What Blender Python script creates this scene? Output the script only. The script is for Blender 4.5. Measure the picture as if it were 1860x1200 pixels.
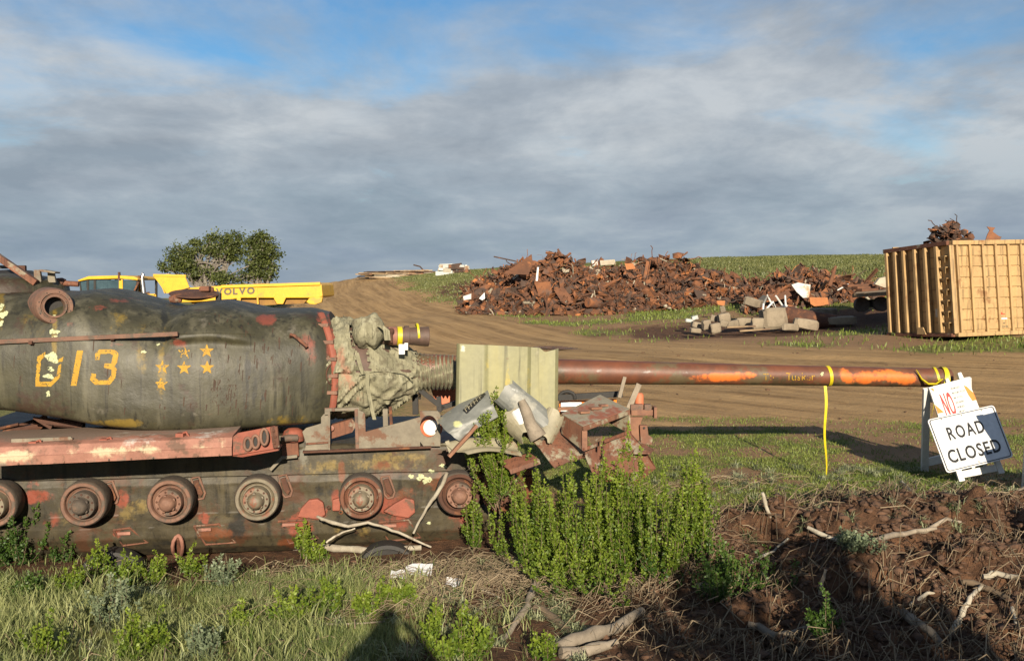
import bpy, bmesh, math, random
import numpy as np
from mathutils import Vector, Matrix
from mathutils.bvhtree import BVHTree

for _o in list(bpy.data.objects):
    bpy.data.objects.remove(_o)
random.seed(7)
RNG = np.random.default_rng(11)
SC = bpy.context.scene
COL = SC.collection

# ------------------------------------------------------------------ camera
CAM_Z = 2.15
PITCH = math.radians(2.823)
FPX = 1825.0
cam_d = bpy.data.cameras.new('camera')
cam_d.sensor_width = 36.0
cam_d.lens = 36.0 * FPX / 1860.0
cam_d.clip_start = 0.05
cam_d.clip_end = 9000
cam = bpy.data.objects.new('camera', cam_d)
COL.objects.link(cam)
cam.location = (0, 0, CAM_Z)
cam.rotation_euler = (math.pi / 2 - PITCH, 0, 0)
SC.camera = cam

CP, SP = math.cos(PITCH), math.sin(PITCH)


def ray(px, py):
    u = (px - 930.0) / FPX
    v = (600.0 - py) / FPX
    return Vector((u, CP + v * SP, -SP + v * CP))


def at(px, py, Y):
    d = ray(px, py)
    t = Y / d.y
    return Vector((d.x * t, Y, CAM_Z + d.z * t))


def proj(x, y, z):
    zz = z - CAM_Z
    dep = np.maximum(y * CP - zz * SP, 0.05)
    up = y * SP + zz * CP
    return 930 + FPX * x / dep, 600 - FPX * up / dep


# ------------------------------------------------------------------ sun, sky, exposure
SUN_DIR = ray(712, 1120).normalized()            # direction the light travels
sun_el = math.asin(-SUN_DIR.z)
sun_az = math.atan2(-SUN_DIR.x, -SUN_DIR.y)      # from +Y towards +X
sd = bpy.data.lights.new('sun', 'SUN')
sd.energy = 5.0
sd.angle = math.radians(0.5)
sd.color = (1.0, 0.87, 0.68)
so = bpy.data.objects.new('sun', sd)
COL.objects.link(so)
so.rotation_euler = (-SUN_DIR).to_track_quat('Z', 'Y').to_euler()
so.location = (2, -10, 12)

W = bpy.data.worlds.new('World')
SC.world = W
W.use_nodes = True
wn, wl = W.node_tree.nodes, W.node_tree.links
wn.clear()


def wnode(t, **kw):
    n = wn.new(t)
    for k, v in kw.items():
        setattr(n, k, v)
    return n


def wmath(op, a, b=None, clamp=False):
    n = wnode('ShaderNodeMath', operation=op)
    n.use_clamp = clamp
    for i, s in enumerate((a, b)):
        if s is None:
            continue
        if isinstance(s, (int, float)):
            n.inputs[i].default_value = s
        else:
            wl.new(s, n.inputs[i])
    return n.outputs[0]


def wramp(fac, stops):
    n = wnode('ShaderNodeValToRGB')
    el = n.color_ramp.elements
    while len(el) < len(stops):
        el.new(0.5)
    for e, (p, c) in zip(el, stops):
        e.position = p
        e.color = (c[0], c[1], c[2], 1)
    wl.new(fac, n.inputs[0])
    return n.outputs[0]


sky = wnode('ShaderNodeTexSky', sky_type='NISHITA')
sky.sun_disc = False
sky.sun_elevation = sun_el
sky.sun_rotation = sun_az
sky.air_density = 1.0
sky.dust_density = 0.2
sky.ozone_density = 3.0
tc = wnode('ShaderNodeTexCoord')
sep = wnode('ShaderNodeSeparateXYZ')
wl.new(tc.outputs['Generated'], sep.inputs[0])
zc = wmath('MAXIMUM', sep.outputs[2], 0.0)
den = wmath('ADD', zc, 0.2)
cx = wmath('DIVIDE', sep.outputs[0], den)
cy = wmath('DIVIDE', sep.outputs[1], den)
comb = wnode('ShaderNodeCombineXYZ')
wl.new(cx, comb.inputs[0])
wl.new(cy, comb.inputs[1])


def wnoise(scale, detail, rough, off, dist=0.0, sx=1.0, sy=1.0):
    mp = wnode('ShaderNodeMapping')
    mp.inputs['Location'].default_value = off
    mp.inputs['Scale'].default_value = (sx, sy, 1)
    wl.new(comb.outputs[0], mp.inputs[0])
    n = wnode('ShaderNodeTexNoise')
    n.inputs['Scale'].default_value = scale
    n.inputs['Detail'].default_value = detail
    n.inputs['Roughness'].default_value = rough
    n.inputs['Distortion'].default_value = dist
    wl.new(mp.outputs[0], n.inputs['Vector'])
    return n.outputs['Fac']


n_cov = wnoise(1.25, 9, 0.6, (3.95, 1.72, 0.0), 0.3)
n_lit = wnoise(2.3, 10, 0.6, (7.3, 2.2, 4.0), 0.2, 1.15, 0.95)
n_big = wnoise(0.6, 3, 0.5, (1.3, 9.2, 2.0))
# the deck is closed towards the horizon and breaks up overhead
low = wramp(zc, [(0.0, (1, 1, 1)), (0.10, (0.75,) * 3), (0.22, (0.06,) * 3), (1.0, (0.0,) * 3)])
cov = wmath('ADD', n_cov, wmath('MULTIPLY', low, 0.34))
covf = wramp(cov, [(0.0, (0, 0, 0)), (0.40, (0.05,) * 3), (0.64, (0.92,) * 3), (1.0, (1, 1, 1))])
lit = wmath('ADD', wmath('MULTIPLY', n_lit, 0.75), wmath('MULTIPLY', n_big, 0.45))
cl_hi = wramp(lit, [(0.44, (2.7, 3.05, 3.5)), (0.58, (3.75, 4.1, 4.5)), (0.72, (5.3, 5.55, 5.75))])
cl_lo = wramp(lit, [(0.42, (2.15, 2.8, 3.6)), (0.6, (2.7, 3.35, 4.15)), (0.78, (3.6, 4.2, 4.8))])
hz = wramp(zc, [(0.0, (0, 0, 0)), (0.03, (0.0,) * 3), (0.13, (1, 1, 1)), (1.0, (1, 1, 1))])
mixc = wnode('ShaderNodeMix', data_type='RGBA')
wl.new(hz, mixc.inputs[0])
wl.new(cl_lo, mixc.inputs[6])
wl.new(cl_hi, mixc.inputs[7])
mixs = wnode('ShaderNodeMix', data_type='RGBA')
wl.new(covf, mixs.inputs[0])
hsv = wnode('ShaderNodeHueSaturation')
hsv.inputs['Saturation'].default_value = 1.25
wl.new(sky.outputs[0], hsv.inputs['Color'])
wl.new(hsv.outputs[0], mixs.inputs[6])
wl.new(mixc.outputs[2], mixs.inputs[7])
bg = wnode('ShaderNodeBackground')
bg.inputs['Strength'].default_value = 0.06
wl.new(mixs.outputs[2], bg.inputs[0])
wo = wnode('ShaderNodeOutputWorld')
wl.new(bg.outputs[0], wo.inputs[0])

SC.view_settings.view_transform = 'Standard'
SC.view_settings.look = 'None'
SC.view_settings.gamma = 1.0
SC.view_settings.exposure = 0.85
SC.view_settings.use_curve_mapping = False
SC.cycles.max_bounces = 5
SC.cycles.diffuse_bounces = 3
SC.cycles.glossy_bounces = 3
SC.cycles.transparent_max_bounces = 6


# ------------------------------------------------------------------ numeric noise
def _hash(ix, iy, s):
    h = (ix * 374761393 + iy * 668265263 + s * 974634777) & 0xFFFFFFFF
    h = ((h ^ (h >> 13)) * 1274126177) & 0xFFFFFFFF
    return ((h ^ (h >> 16)) & 0xFFFF) / 65535.0


def vnoise(x, y, s=0):
    x = np.asarray(x, float)
    y = np.asarray(y, float)
    ix = np.floor(x).astype(np.int64)
    iy = np.floor(y).astype(np.int64)
    fx = x - ix
    fy = y - iy
    fx = fx * fx * (3 - 2 * fx)
    fy = fy * fy * (3 - 2 * fy)
    a = _hash(ix, iy, s)
    b = _hash(ix + 1, iy, s)
    c = _hash(ix, iy + 1, s)
    d = _hash(ix + 1, iy + 1, s)
    return (a * (1 - fx) + b * fx) * (1 - fy) + (c * (1 - fx) + d * fx) * fy


def fbm(x, y, s=0, o=4):
    t, a, n = 0, 1.0, 0
    x = np.asarray(x, float)
    y = np.asarray(y, float)
    for i in range(o):
        t = t + a * vnoise(x * 2 ** i + 17.3 * i, y * 2 ** i - 9.1 * i, s + i)
        n += a
        a *= 0.5
    return t / n


def sstep(a, b, x):
    t = np.clip((np.asarray(x, float) - a) / (b - a), 0, 1)
    return t * t * (3 - 2 * t)


# ------------------------------------------------------------------ materials
def nt_new(name):
    m = bpy.data.materials.new(name)
    m.use_nodes = True
    nt = m.node_tree
    nt.nodes.clear()
    out = nt.nodes.new('ShaderNodeOutputMaterial')
    bs = nt.nodes.new('ShaderNodeBsdfPrincipled')
    nt.links.new(bs.outputs[0], out.inputs[0])
    return m, nt, bs


class NB:
    """small node helper"""
    def __init__(s, nt, coord='Object'):
        s.nt = nt
        s.tc = nt.nodes.new('ShaderNodeTexCoord').outputs[coord]
        s.geo = None

    def put(s, sock, v):
        if isinstance(v, (int, float)):
            sock.default_value = v
        elif isinstance(v, (tuple, list)):
            sock.default_value = (v[0], v[1], v[2], 1) if len(sock.default_value) == 4 else v
        else:
            s.nt.links.new(v, sock)

    def noise(s, scale, detail=4, rough=0.55, stretch=(1, 1, 1), off=(0, 0, 0), dist=0, vec=None):
        mp = s.nt.nodes.new('ShaderNodeMapping')
        mp.inputs['Scale'].default_value = stretch
        mp.inputs['Location'].default_value = off
        s.nt.links.new(vec if vec is not None else s.tc, mp.inputs[0])
        n = s.nt.nodes.new('ShaderNodeTexNoise')
        n.inputs['Scale'].default_value = scale
        n.inputs['Detail'].default_value = detail
        n.inputs['Roughness'].default_value = rough
        n.inputs['Distortion'].default_value = dist
        s.nt.links.new(mp.outputs[0], n.inputs['Vector'])
        return n.outputs['Fac']

    def voro(s, scale, feature='F1', stretch=(1, 1, 1)):
        mp = s.nt.nodes.new('ShaderNodeMapping')
        mp.inputs['Scale'].default_value = stretch
        s.nt.links.new(s.tc, mp.inputs[0])
        n = s.nt.nodes.new('ShaderNodeTexVoronoi')
        n.feature = feature
        n.inputs['Scale'].default_value = scale
        s.nt.links.new(mp.outputs[0], n.inputs['Vector'])
        return n.outputs['Distance']

    def math(s, op, a, b=0.0, clamp=False):
        n = s.nt.nodes.new('ShaderNodeMath')
        n.operation = op
        n.use_clamp = clamp
        s.put(n.inputs[0], a)
        s.put(n.inputs[1], b)
        return n.outputs[0]

    def step(s, v, a, b):
        n = s.nt.nodes.new('ShaderNodeMapRange')
        n.interpolation_type = 'SMOOTHSTEP'
        s.put(n.inputs[0], v)
        n.inputs[1].default_value = a
        n.inputs[2].default_value = b
        return n.outputs[0]

    def mix(s, f, a, b, mode='MIX'):
        n = s.nt.nodes.new('ShaderNodeMix')
        n.data_type = 'RGBA'
        n.blend_type = mode
        s.put(n.inputs[0], f)
        s.put(n.inputs[6], a)
        s.put(n.inputs[7], b)
        return n.outputs[2]

    def attr(s, name):
        n = s.nt.nodes.new('ShaderNodeAttribute')
        n.attribute_name = name
        return n

    def rand(s):
        return s.nt.nodes.new('ShaderNodeObjectInfo').outputs['Random']

    def bump(s, h, strength=0.3, dist=0.02):
        n = s.nt.nodes.new('ShaderNodeBump')
        n.inputs['Strength'].default_value = strength
        n.inputs['Distance'].default_value = dist
        s.nt.links.new(h, n.inputs['Height'])
        return n.outputs[0]


MATS = {}


def simple(name, c1, c2=None, scale=6, rough=0.75, metal=0.0, stain=None, stain_amt=0.5, streak=None,
           bump=0.25, bd=0.01, attrs=(), rvar=0.0, detail=5, objrand=0.0, spec=0.5, translucent=0.0):
    """noise-varied paint/metal/earth: c1..c2 base, stain = colour of dirt/rust blotches, streak = vertical runs,
    attrs = [(attribute, colour)] patches kept on the vertices and broken up with noise"""
    m, nt, bs = nt_new(name)
    b = NB(nt)
    c2 = c2 or tuple(x * 0.7 for x in c1)
    n1 = b.noise(scale, detail, 0.6)
    col = b.mix(b.step(n1, 0.3, 0.7), c1, c2)
    if objrand:
        r = b.rand()
        col = b.mix(b.math('MULTIPLY', r, objrand), col, tuple(x * 0.35 for x in c1))
    if streak:
        n2 = b.noise(scale * 1.6, 4, 0.6, (1, 1, 0.07), (3, 1, 0))
        col = b.mix(b.math('MULTIPLY', b.step(n2, 0.46, 0.70), 0.75), col, streak)
        n2b = b.noise(scale * 6, 4, 0.6, (1, 1, 0.05), (8, 3, 0))
        col = b.mix(b.math('MULTIPLY', b.step(n2b, 0.50, 0.68), 0.75), col, tuple(x * 0.35 for x in c2))
    if stain:
        n3 = b.noise(scale * 0.7, 8, 0.7, (1, 1, 1), (5, 7, 2))
        col = b.mix(b.step(n3, 0.62 - 0.25 * stain_amt, 0.70 - 0.2 * stain_amt), col, stain)
    for an, ac in attrs:
        a = b.attr(an).outputs['Fac']
        nb = b.noise(26, 6, 0.7, (1, 1, 1), (1.5, 2.5, len(an)))
        ns = b.noise(9, 5, 0.6, (1, 1, 0.12), (6.5, 2.5, len(an)))
        nn = b.math('ADD', b.math('MULTIPLY', b.math('SUBTRACT', nb, 0.5), 1.5), b.math('MULTIPLY', b.math('SUBTRACT', ns, 0.5), 1.3))
        nw = b.noise(5.5, 5, 0.6, (1, 1, 0.7), (9.5, 1.5, len(an)))
        nn = b.math('ADD', nn, b.math('MULTIPLY', b.math('SUBTRACT', nw, 0.52), 2.6))
        f = b.step(b.math('ADD', a, nn), 0.30, 1.0)
        col = b.mix(b.math('MULTIPLY', b.math('MULTIPLY', f, 0.9), b.step(a, 0.0, 0.6)), col, ac)
    nf = b.noise(scale * 7, 4, 0.65, (1, 1, 1), (2, 2, 9))
    col = b.mix(0.35, col, b.mix(nf, (0.25, 0.25, 0.25), (1.5, 1.5, 1.5)), 'MULTIPLY')
    nt.links.new(col, bs.inputs['Base Color'])
    if rvar:
        rr = b.math('ADD', b.math('MULTIPLY', b.noise(scale * 1.3, 4, 0.6), rvar), rough - rvar * 0.5, True)
        nt.links.new(rr, bs.inputs['Roughness'])
    else:
        bs.inputs['Roughness'].default_value = rough
    bs.inputs['Metallic'].default_value = metal
    bs.inputs['Specular IOR Level'].default_value = spec
    if bump:
        hb = b.math('ADD', b.noise(scale * 3, 6, 0.65), b.math('MULTIPLY', nf, 0.4))
        nt.links.new(b.bump(hb, bump, bd), bs.inputs['Normal'])
    MATS[name] = m
    return m


# ------------------------------------------------------------------ mesh builder
BASE = {}


class MB:
    def __init__(s):
        s.v = []
        s.f = []
        s.mi = []

    def add(s, verts, faces, mi=0):
        o = len(s.v)
        s.v.extend([tuple(p) for p in verts])
        s.f.extend([tuple(i + o for i in f) for f in faces])
        s.mi.extend([mi] * len(faces))
        return s

    def box(s, c, size, R=None, taper=1.0, mi=0):
        hx, hy, hz = size[0] / 2, size[1] / 2, size[2] / 2
        vs = []
        for z in (-1, 1):
            k = taper if z > 0 else 1
            for x, y in ((-1, -1), (1, -1), (1, 1), (-1, 1)):
                p = Vector((x * hx * k, y * hy * k, z * hz))
                if R is not None:
                    p = R @ p
                vs.append(p + Vector(c))
        return s.add(vs, [(0, 3, 2, 1), (4, 5, 6, 7), (0, 1, 5, 4), (1, 2, 6, 5), (2, 3, 7, 6), (3, 0, 4, 7)], mi)

    def bar(s, p0, p1, w, h=None, up=(0, 0, 1), mi=0):
        p0, p1 = Vector(p0), Vector(p1)
        h = h or w
        d = (p1 - p0).normalized()
        u = Vector(up)
        if abs(d.dot(u)) > 0.98:
            u = Vector((0, 1, 0))
        a = d.cross(u).normalized() * (w / 2)
        b = a.cross(d).normalized() * (h / 2)
        vs = [p + sa * a + sb * b for p in (p0, p1) for sa, sb in ((-1, -1), (1, -1), (1, 1), (-1, 1))]
        return s.add(vs, [(0, 1, 2, 3), (7, 6, 5, 4), (0, 4, 5, 1), (1, 5, 6, 2), (2, 6, 7, 3), (3, 7, 4, 0)], mi)

    def tube(s, pts, r, n=8, caps=True, mi=0, squash=1.0):
        pts = [Vector(p) for p in pts]
        m = len(pts)
        rs = [float(r)] * m if isinstance(r, (int, float)) else [float(q_) for q_ in r]
        d0 = (pts[1] - pts[0]).normalized()
        u = Vector((0, 0, 1)) if abs(d0.z) < 0.9 else Vector((1, 0, 0))
        a = d0.cross(u).normalized()
        vs = []
        for i, p in enumerate(pts):
            d = (pts[min(i + 1, m - 1)] - pts[max(i - 1, 0)])
            if d.length < 1e-9:
                d = d0
            d.normalize()
            a = (a - d * a.dot(d)).normalized()
            b = d.cross(a)
            for k in range(n):
                t = 2 * math.pi * k / n
                vs.append(p + rs[i] * (math.cos(t) * a + squash * math.sin(t) * b))
        fs = []
        for i in range(m - 1):
            for k in range(n):
                k2 = (k + 1) % n
                fs.append((i * n + k, i * n + k2, (i + 1) * n + k2, (i + 1) * n + k))
        if caps:
            fs.append(tuple(range(n - 1, -1, -1)))
            fs.append(tuple((m - 1) * n + k for k in range(n)))
        return s.add(vs, fs, mi)

    def lathe(s, o, axis, prof, n=32, mi=0, wob=0.0):
        o = Vector(o)
        d = Vector(axis).normalized()
        u = Vector((0, 0, 1)) if abs(d.z) < 0.9 else Vector((1, 0, 0))
        a = d.cross(u).normalized()
        b = d.cross(a)
        vs = []
        for t, r in prof:
            for k in range(n):
                th = 2 * math.pi * k / n
                rr = r * (1 + wob * math.sin(3 * th + t * 40) + wob * 0.6 * math.sin(7 * th + t * 90))
                vs.append(o + d * t + rr * (math.cos(th) * a + math.sin(th) * b))
        fs = []
        for i in range(len(prof) - 1):
            for k in range(n):
                k2 = (k + 1) % n
                fs.append((i * n + k, (i + 1) * n + k, (i + 1) * n + k2, i * n + k2))
        return s.add(vs, fs, mi)

    def plate(s, pts, thick, mi=0):
        """flat polygon pts (3-D, in order) given thickness vector"""
        pts = [Vector(p) for p in pts]
        t = Vector(thick)
        n = len(pts)
        vs = pts + [p + t for p in pts]
        fs = [tuple(range(n)), tuple(range(2 * n - 1, n - 1, -1))]
        for i in range(n):
            j = (i + 1) % n
            fs.append((i, i + n, j + n, j))
        return s.add(vs, fs, mi)

    def grid(s, P, closed=False, mi=0):
        m, n = len(P), len(P[0])
        vs = [p for row in P for p in row]
        fs = []
        for i in range(m - 1):
            for j in range(n if closed else n - 1):
                j2 = (j + 1) % n
                fs.append((i * n + j, i * n + j2, (i + 1) * n + j2, (i + 1) * n + j))
        return s.add(vs, fs, mi)

    def sheet(s, P, th):
        """curved sheet from a grid of points, with real thickness"""
        m, n = len(P), len(P[0])
        N = [[None] * n for _ in range(m)]
        for i in range(m):
            for j in range(n):
                du = Vector(P[min(i + 1, m - 1)][j]) - Vector(P[max(i - 1, 0)][j])
                dv = Vector(P[i][min(j + 1, n - 1)]) - Vector(P[i][max(j - 1, 0)])
                c = du.cross(dv)
                N[i][j] = c.normalized() if c.length > 1e-12 else Vector((0, 0, 1))
        Q = [[Vector(P[i][j]) - N[i][j] * th for j in range(n)] for i in range(m)]
        o = len(s.v)
        s.grid(P)
        o2 = len(s.v)
        s.grid(Q)
        rim = [(i, 0) for i in range(m)] + [(m - 1, j) for j in range(1, n)] + [(i, n - 1) for i in range(m - 2, -1, -1)] + [(0, j) for j in range(n - 2, 0, -1)]
        for k in range(len(rim)):
            a, b = rim[k], rim[(k + 1) % len(rim)]
            s.f.append((o + a[0] * n + a[1], o + b[0] * n + b[1], o2 + b[0] * n + b[1], o2 + a[0] * n + a[1]))
            s.mi.append(0)
        return s

    def build(s, name, mat, parent=None, smooth=None, fixn=True, base=None, bevel=0.0):
        v = np.array(s.v, float)
        if base is None:
            if parent is not None:
                base = BASE[parent.name]
            else:
                base = Vector(((v[:, 0].min() + v[:, 0].max()) / 2, (v[:, 1].min() + v[:, 1].max()) / 2, v[:, 2].min()))
        base = Vector(base)
        me = bpy.data.meshes.new(name)
        me.from_pydata((v - np.array(base)).tolist(), [], s.f)
        mats = mat if isinstance(mat, (list, tuple)) else [mat]
        for mm in mats:
            me.materials.append(MATS[mm] if isinstance(mm, str) else mm)
        if len(mats) > 1:
            me.polygons.foreach_set('material_index', np.array(s.mi, dtype=np.int32))
        if fixn:
            bm = bmesh.new()
            bm.from_mesh(me)
            bmesh.ops.recalc_face_normals(bm, faces=bm.faces)
            if bevel:
                es = [e for e in bm.edges if len(e.link_faces) == 2 and e.calc_face_angle(0) > 0.6]
                bmesh.ops.bevel(bm, geom=es, offset=bevel, segments=2, profile=0.6, affect='EDGES', clamp_overlap=True)
            bm.to_mesh(me)
            bm.free()
        if smooth is not None:
            me.polygons.foreach_set('use_smooth', np.ones(len(me.polygons), bool))
            me.set_sharp_from_angle(angle=math.radians(smooth))
        o = bpy.data.objects.new(name, me)
        COL.objects.link(o)
        if parent is not None:
            o.parent = parent
        else:
            o.location = base
        BASE[o.name] = base
        return o


def thing(name, label, cat, base, group=None, kind=None):
    o = bpy.data.objects.new(name, None)
    o.empty_display_size = 0.2
    COL.objects.link(o)
    o.location = base
    BASE[o.name] = Vector(base)
    return tag(o, label, cat, group, kind)


def tag(o, label=None, cat=None, group=None, kind=None):
    if label:
        o['label'] = label
    if cat:
        o['category'] = cat
    if group:
        o['group'] = group
    if kind:
        o['kind'] = kind
    return o


def copy_tree(o, parent=None):
    c = o.copy()
    COL.objects.link(c)
    if parent is not None:
        c.parent = parent
    BASE[c.name] = BASE.get(o.name, Vector((0, 0, 0)))
    for ch in [x for x in bpy.data.objects if x.parent == o]:
        copy_tree(ch, c)
    return c



def fast_mesh(name, V, F, mat, n=3, base=(0, 0, 0), parent=None, attrs=None, smooth=False):
    """big soup of triangles (n=3) or quads (n=4) from numpy arrays"""
    V = np.asarray(V, np.float32) - np.array(base, np.float32)
    F = np.asarray(F, np.int32)
    me = bpy.data.meshes.new(name)
    me.vertices.add(len(V))
    me.vertices.foreach_set('co', V.ravel())
    me.loops.add(F.size)
    me.loops.foreach_set('vertex_index', F.ravel())
    me.polygons.add(len(F))
    me.polygons.foreach_set('loop_start', np.arange(0, F.size, n, dtype=np.int32))
    if smooth:
        me.polygons.foreach_set('use_smooth', np.ones(len(F), bool))
    me.update(calc_edges=True)
    me.materials.append(MATS[mat] if isinstance(mat, str) else mat)
    for k, a in (attrs or {}).items():
        at_ = me.attributes.new(k, 'FLOAT', 'POINT')
        at_.data.foreach_set('value', np.asarray(a, np.float32))
    o = bpy.data.objects.new(name, me)
    COL.objects.link(o)
    if parent is not None:
        o.parent = parent
    else:
        o.location = base
    BASE[o.name] = Vector(base)
    return o


def paint(o, an, blobs):
    """patch attribute on the vertices: blobs = [(px, py, rx, ry, strength)]; places read off the photo once, then kept on the surface"""
    me = o.data
    n = len(me.vertices)
    co = np.empty(n * 3, np.float32)
    me.vertices.foreach_get('co', co)
    co = co.reshape(-1, 3) + np.array(BASE[o.name], np.float32)
    px, py = proj(co[:, 0], co[:, 1], co[:, 2])
    v = np.zeros(n)
    for (bx, by, rx, ry, st) in blobs:
        q = ((px - bx) / rx) ** 2 + ((py - by) / ry) ** 2
        v = np.maximum(v, st * np.clip(1.25 - q, 0, 1))
    a = me.attributes.new(an, 'FLOAT', 'POINT')
    a.data.foreach_set('value', v.astype(np.float32))


def text_mesh(txt, size, shear=0.0, xs=1.0, bold=0.0):
    """flat lettering: verts (x right, y up, starting at 0,0) and faces"""
    cu = bpy.data.curves.new('lettering', 'FONT')
    cu.body = txt
    cu.size = size
    cu.shear = shear
    cu.offset = bold * size
    cu.resolution_u = 3
    ob = bpy.data.objects.new('lettering', cu)
    COL.objects.link(ob)
    dg = bpy.context.evaluated_depsgraph_get()
    me = bpy.data.meshes.new_from_object(ob.evaluated_get(dg))
    vs = [(p.co.x * xs, p.co.y) for p in me.vertices]
    fs = [tuple(p.vertices) for p in me.polygons]
    bpy.data.objects.remove(ob)
    bpy.data.curves.remove(cu)
    bpy.data.meshes.remove(me)
    return vs, fs
# ================================================================== terrain
_cp = []
for px, py, Y in [
        (100, 1190, 7.0), (600, 1190, 7.0), (1200, 1190, 6.8), (1800, 1190, 6.6), (100, 1070, 8.7), (400, 1065, 8.7), (700, 1065, 8.6),
        (-100, 1008, 9.8), (0, 1006, 9.8), (300, 1012, 9.9), (540, 1008, 9.9), (780, 995, 9.9),
        (950, 1040, 8.7), (1300, 1000, 9.0), (1450, 905, 9.6), (1800, 930, 9.1), (1600, 1050, 7.8),
        (1800, 1100, 7.2), (1500, 965, 8.8), (1690, 868, 10.7), (1850, 880, 10.4), (1500, 880, 10.6), (1200, 850, 11.6),
        (1200, 815, 12.8), (1300, 770, 14.6), (1800, 760, 15.0), (1100, 720, 17), (1800, 680, 20), (1000, 650, 25),
        (640, 600, 38), (900, 600, 36), (1735, 613, 26.5), (1618, 609, 27.6), (1860, 606, 26), (1400, 602, 33), (1250, 590, 36),
        (1100, 565, 45), (860, 562, 45), (700, 560, 50), (640, 532, 62), (590, 545, 62), (1300, 532, 48), (1500, 532, 42),
        (1500, 500, 52), (1300, 480, 62), (1450, 476, 62), (1600, 472, 62), (1860, 470, 62), (1250, 488, 62), (600, 513, 75),
        (700, 500, 72), (770, 498, 72), (840, 493, 68), (950, 497, 62), (1100, 500, 60)]:
    _cp.append(tuple(at(px, py, Y)))
_cp += [(-14, 39, -0.8), (-9, 39, -0.8), (-12, 35, -0.8), (-12, 44, -0.6), (-22, 39, -1.0), (-30, 60, -0.5), (-16, 62, 0.3),
        (-22, 75, 0.2), (-35, 75, -0.5), (-7, 14, -0.15), (-3, 13, -0.1), (-10, 11, -0.5), (-5, 11, -0.55), (-3, 11.5, -0.45), (-8, 24, -0.4), (-2, 22, 0.05),
        (0, 0, 0.45), (-6, 0, 0.4), (6, 0, 0.5), (0, -12, 0.8), (-12, -12, 0.7), (12, -12, 0.9), (15, 5, 0.3), (-12, 5, 0.0),
        (30, 30, 1.2), (35, 50, 3.2), (45, 62, 3.9), (30, 14, 0.4), (-30, 15, -0.6), (-45, 40, -1.2), (45, 20, 0.8), (0.5, 4, -0.05), (4, 4, 0.05), (-4, 4, -0.1)]
_cp = np.array(_cp)


def _U(r2):
    return 0.5 * r2 * np.log(np.maximum(r2, 1e-9))


_n = len(_cp)
_d2 = ((_cp[:, None, :2] - _cp[None, :, :2]) ** 2).sum(-1)
_A = np.zeros((_n + 3, _n + 3))
_A[:_n, :_n] = _U(_d2) + np.eye(_n) * 0.4
_A[:_n, _n] = 1
_A[:_n, _n + 1:] = _cp[:, :2]
_A[_n:, :_n] = _A[:_n, _n:].T
_w = np.linalg.solve(_A, np.concatenate([_cp[:, 2], np.zeros(3)]))

ROAD = np.array([(-13.2, 78), (-10.5, 62), (-7.2, 50), (-3.6, 39), (0.3, 29.5), (5.2, 22.6), (11.5, 18.4), (20, 16.0), (34, 14.6)], float)


def road_coords(x, y):
    """signed distance across the track and distance along it"""
    best = np.full(x.shape, 1e9)
    lat = np.zeros(x.shape)
    lon = np.zeros(x.shape)
    acc = 0
    for i in range(len(ROAD) - 1):
        a, b = ROAD[i], ROAD[i + 1]
        d = b - a
        L = np.hypot(*d)
        d = d / L
        t = np.clip((x - a[0]) * d[0] + (y - a[1]) * d[1], 0 if i else -30, L if i < len(ROAD) - 2 else L + 40)
        qx, qy = x - a[0] - d[0] * t, y - a[1] - d[1] * t
        r = np.hypot(qx, qy)
        k = r < best
        best = np.where(k, r, best)
        lat = np.where(k, np.sign(d[0] * qy - d[1] * qx) * r, lat)
        lon = np.where(k, acc + t, lon)
        acc += L
    return lat, lon


def H0(x, y):
    x = np.asarray(x, float)
    y = np.asarray(y, float)
    xs, ys = x.ravel(), y.ravel()
    xc = np.clip(xs, -48, 48)
    yc = np.clip(ys, -14, 78)
    out = np.full(xs.shape, _w[_n])
    out = out + _w[_n + 1] * xc + _w[_n + 2] * yc
    for i in range(_n):
        out += _w[i] * _U((xc - _cp[i, 0]) ** 2 + (yc - _cp[i, 1]) ** 2)
    out -= 0.07 * np.maximum(ys - 76, 0) ** 1.0 * np.where(ys > 76, 1, 0)
    out = np.maximum(out, -60)
    return out.reshape(x.shape)


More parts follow.
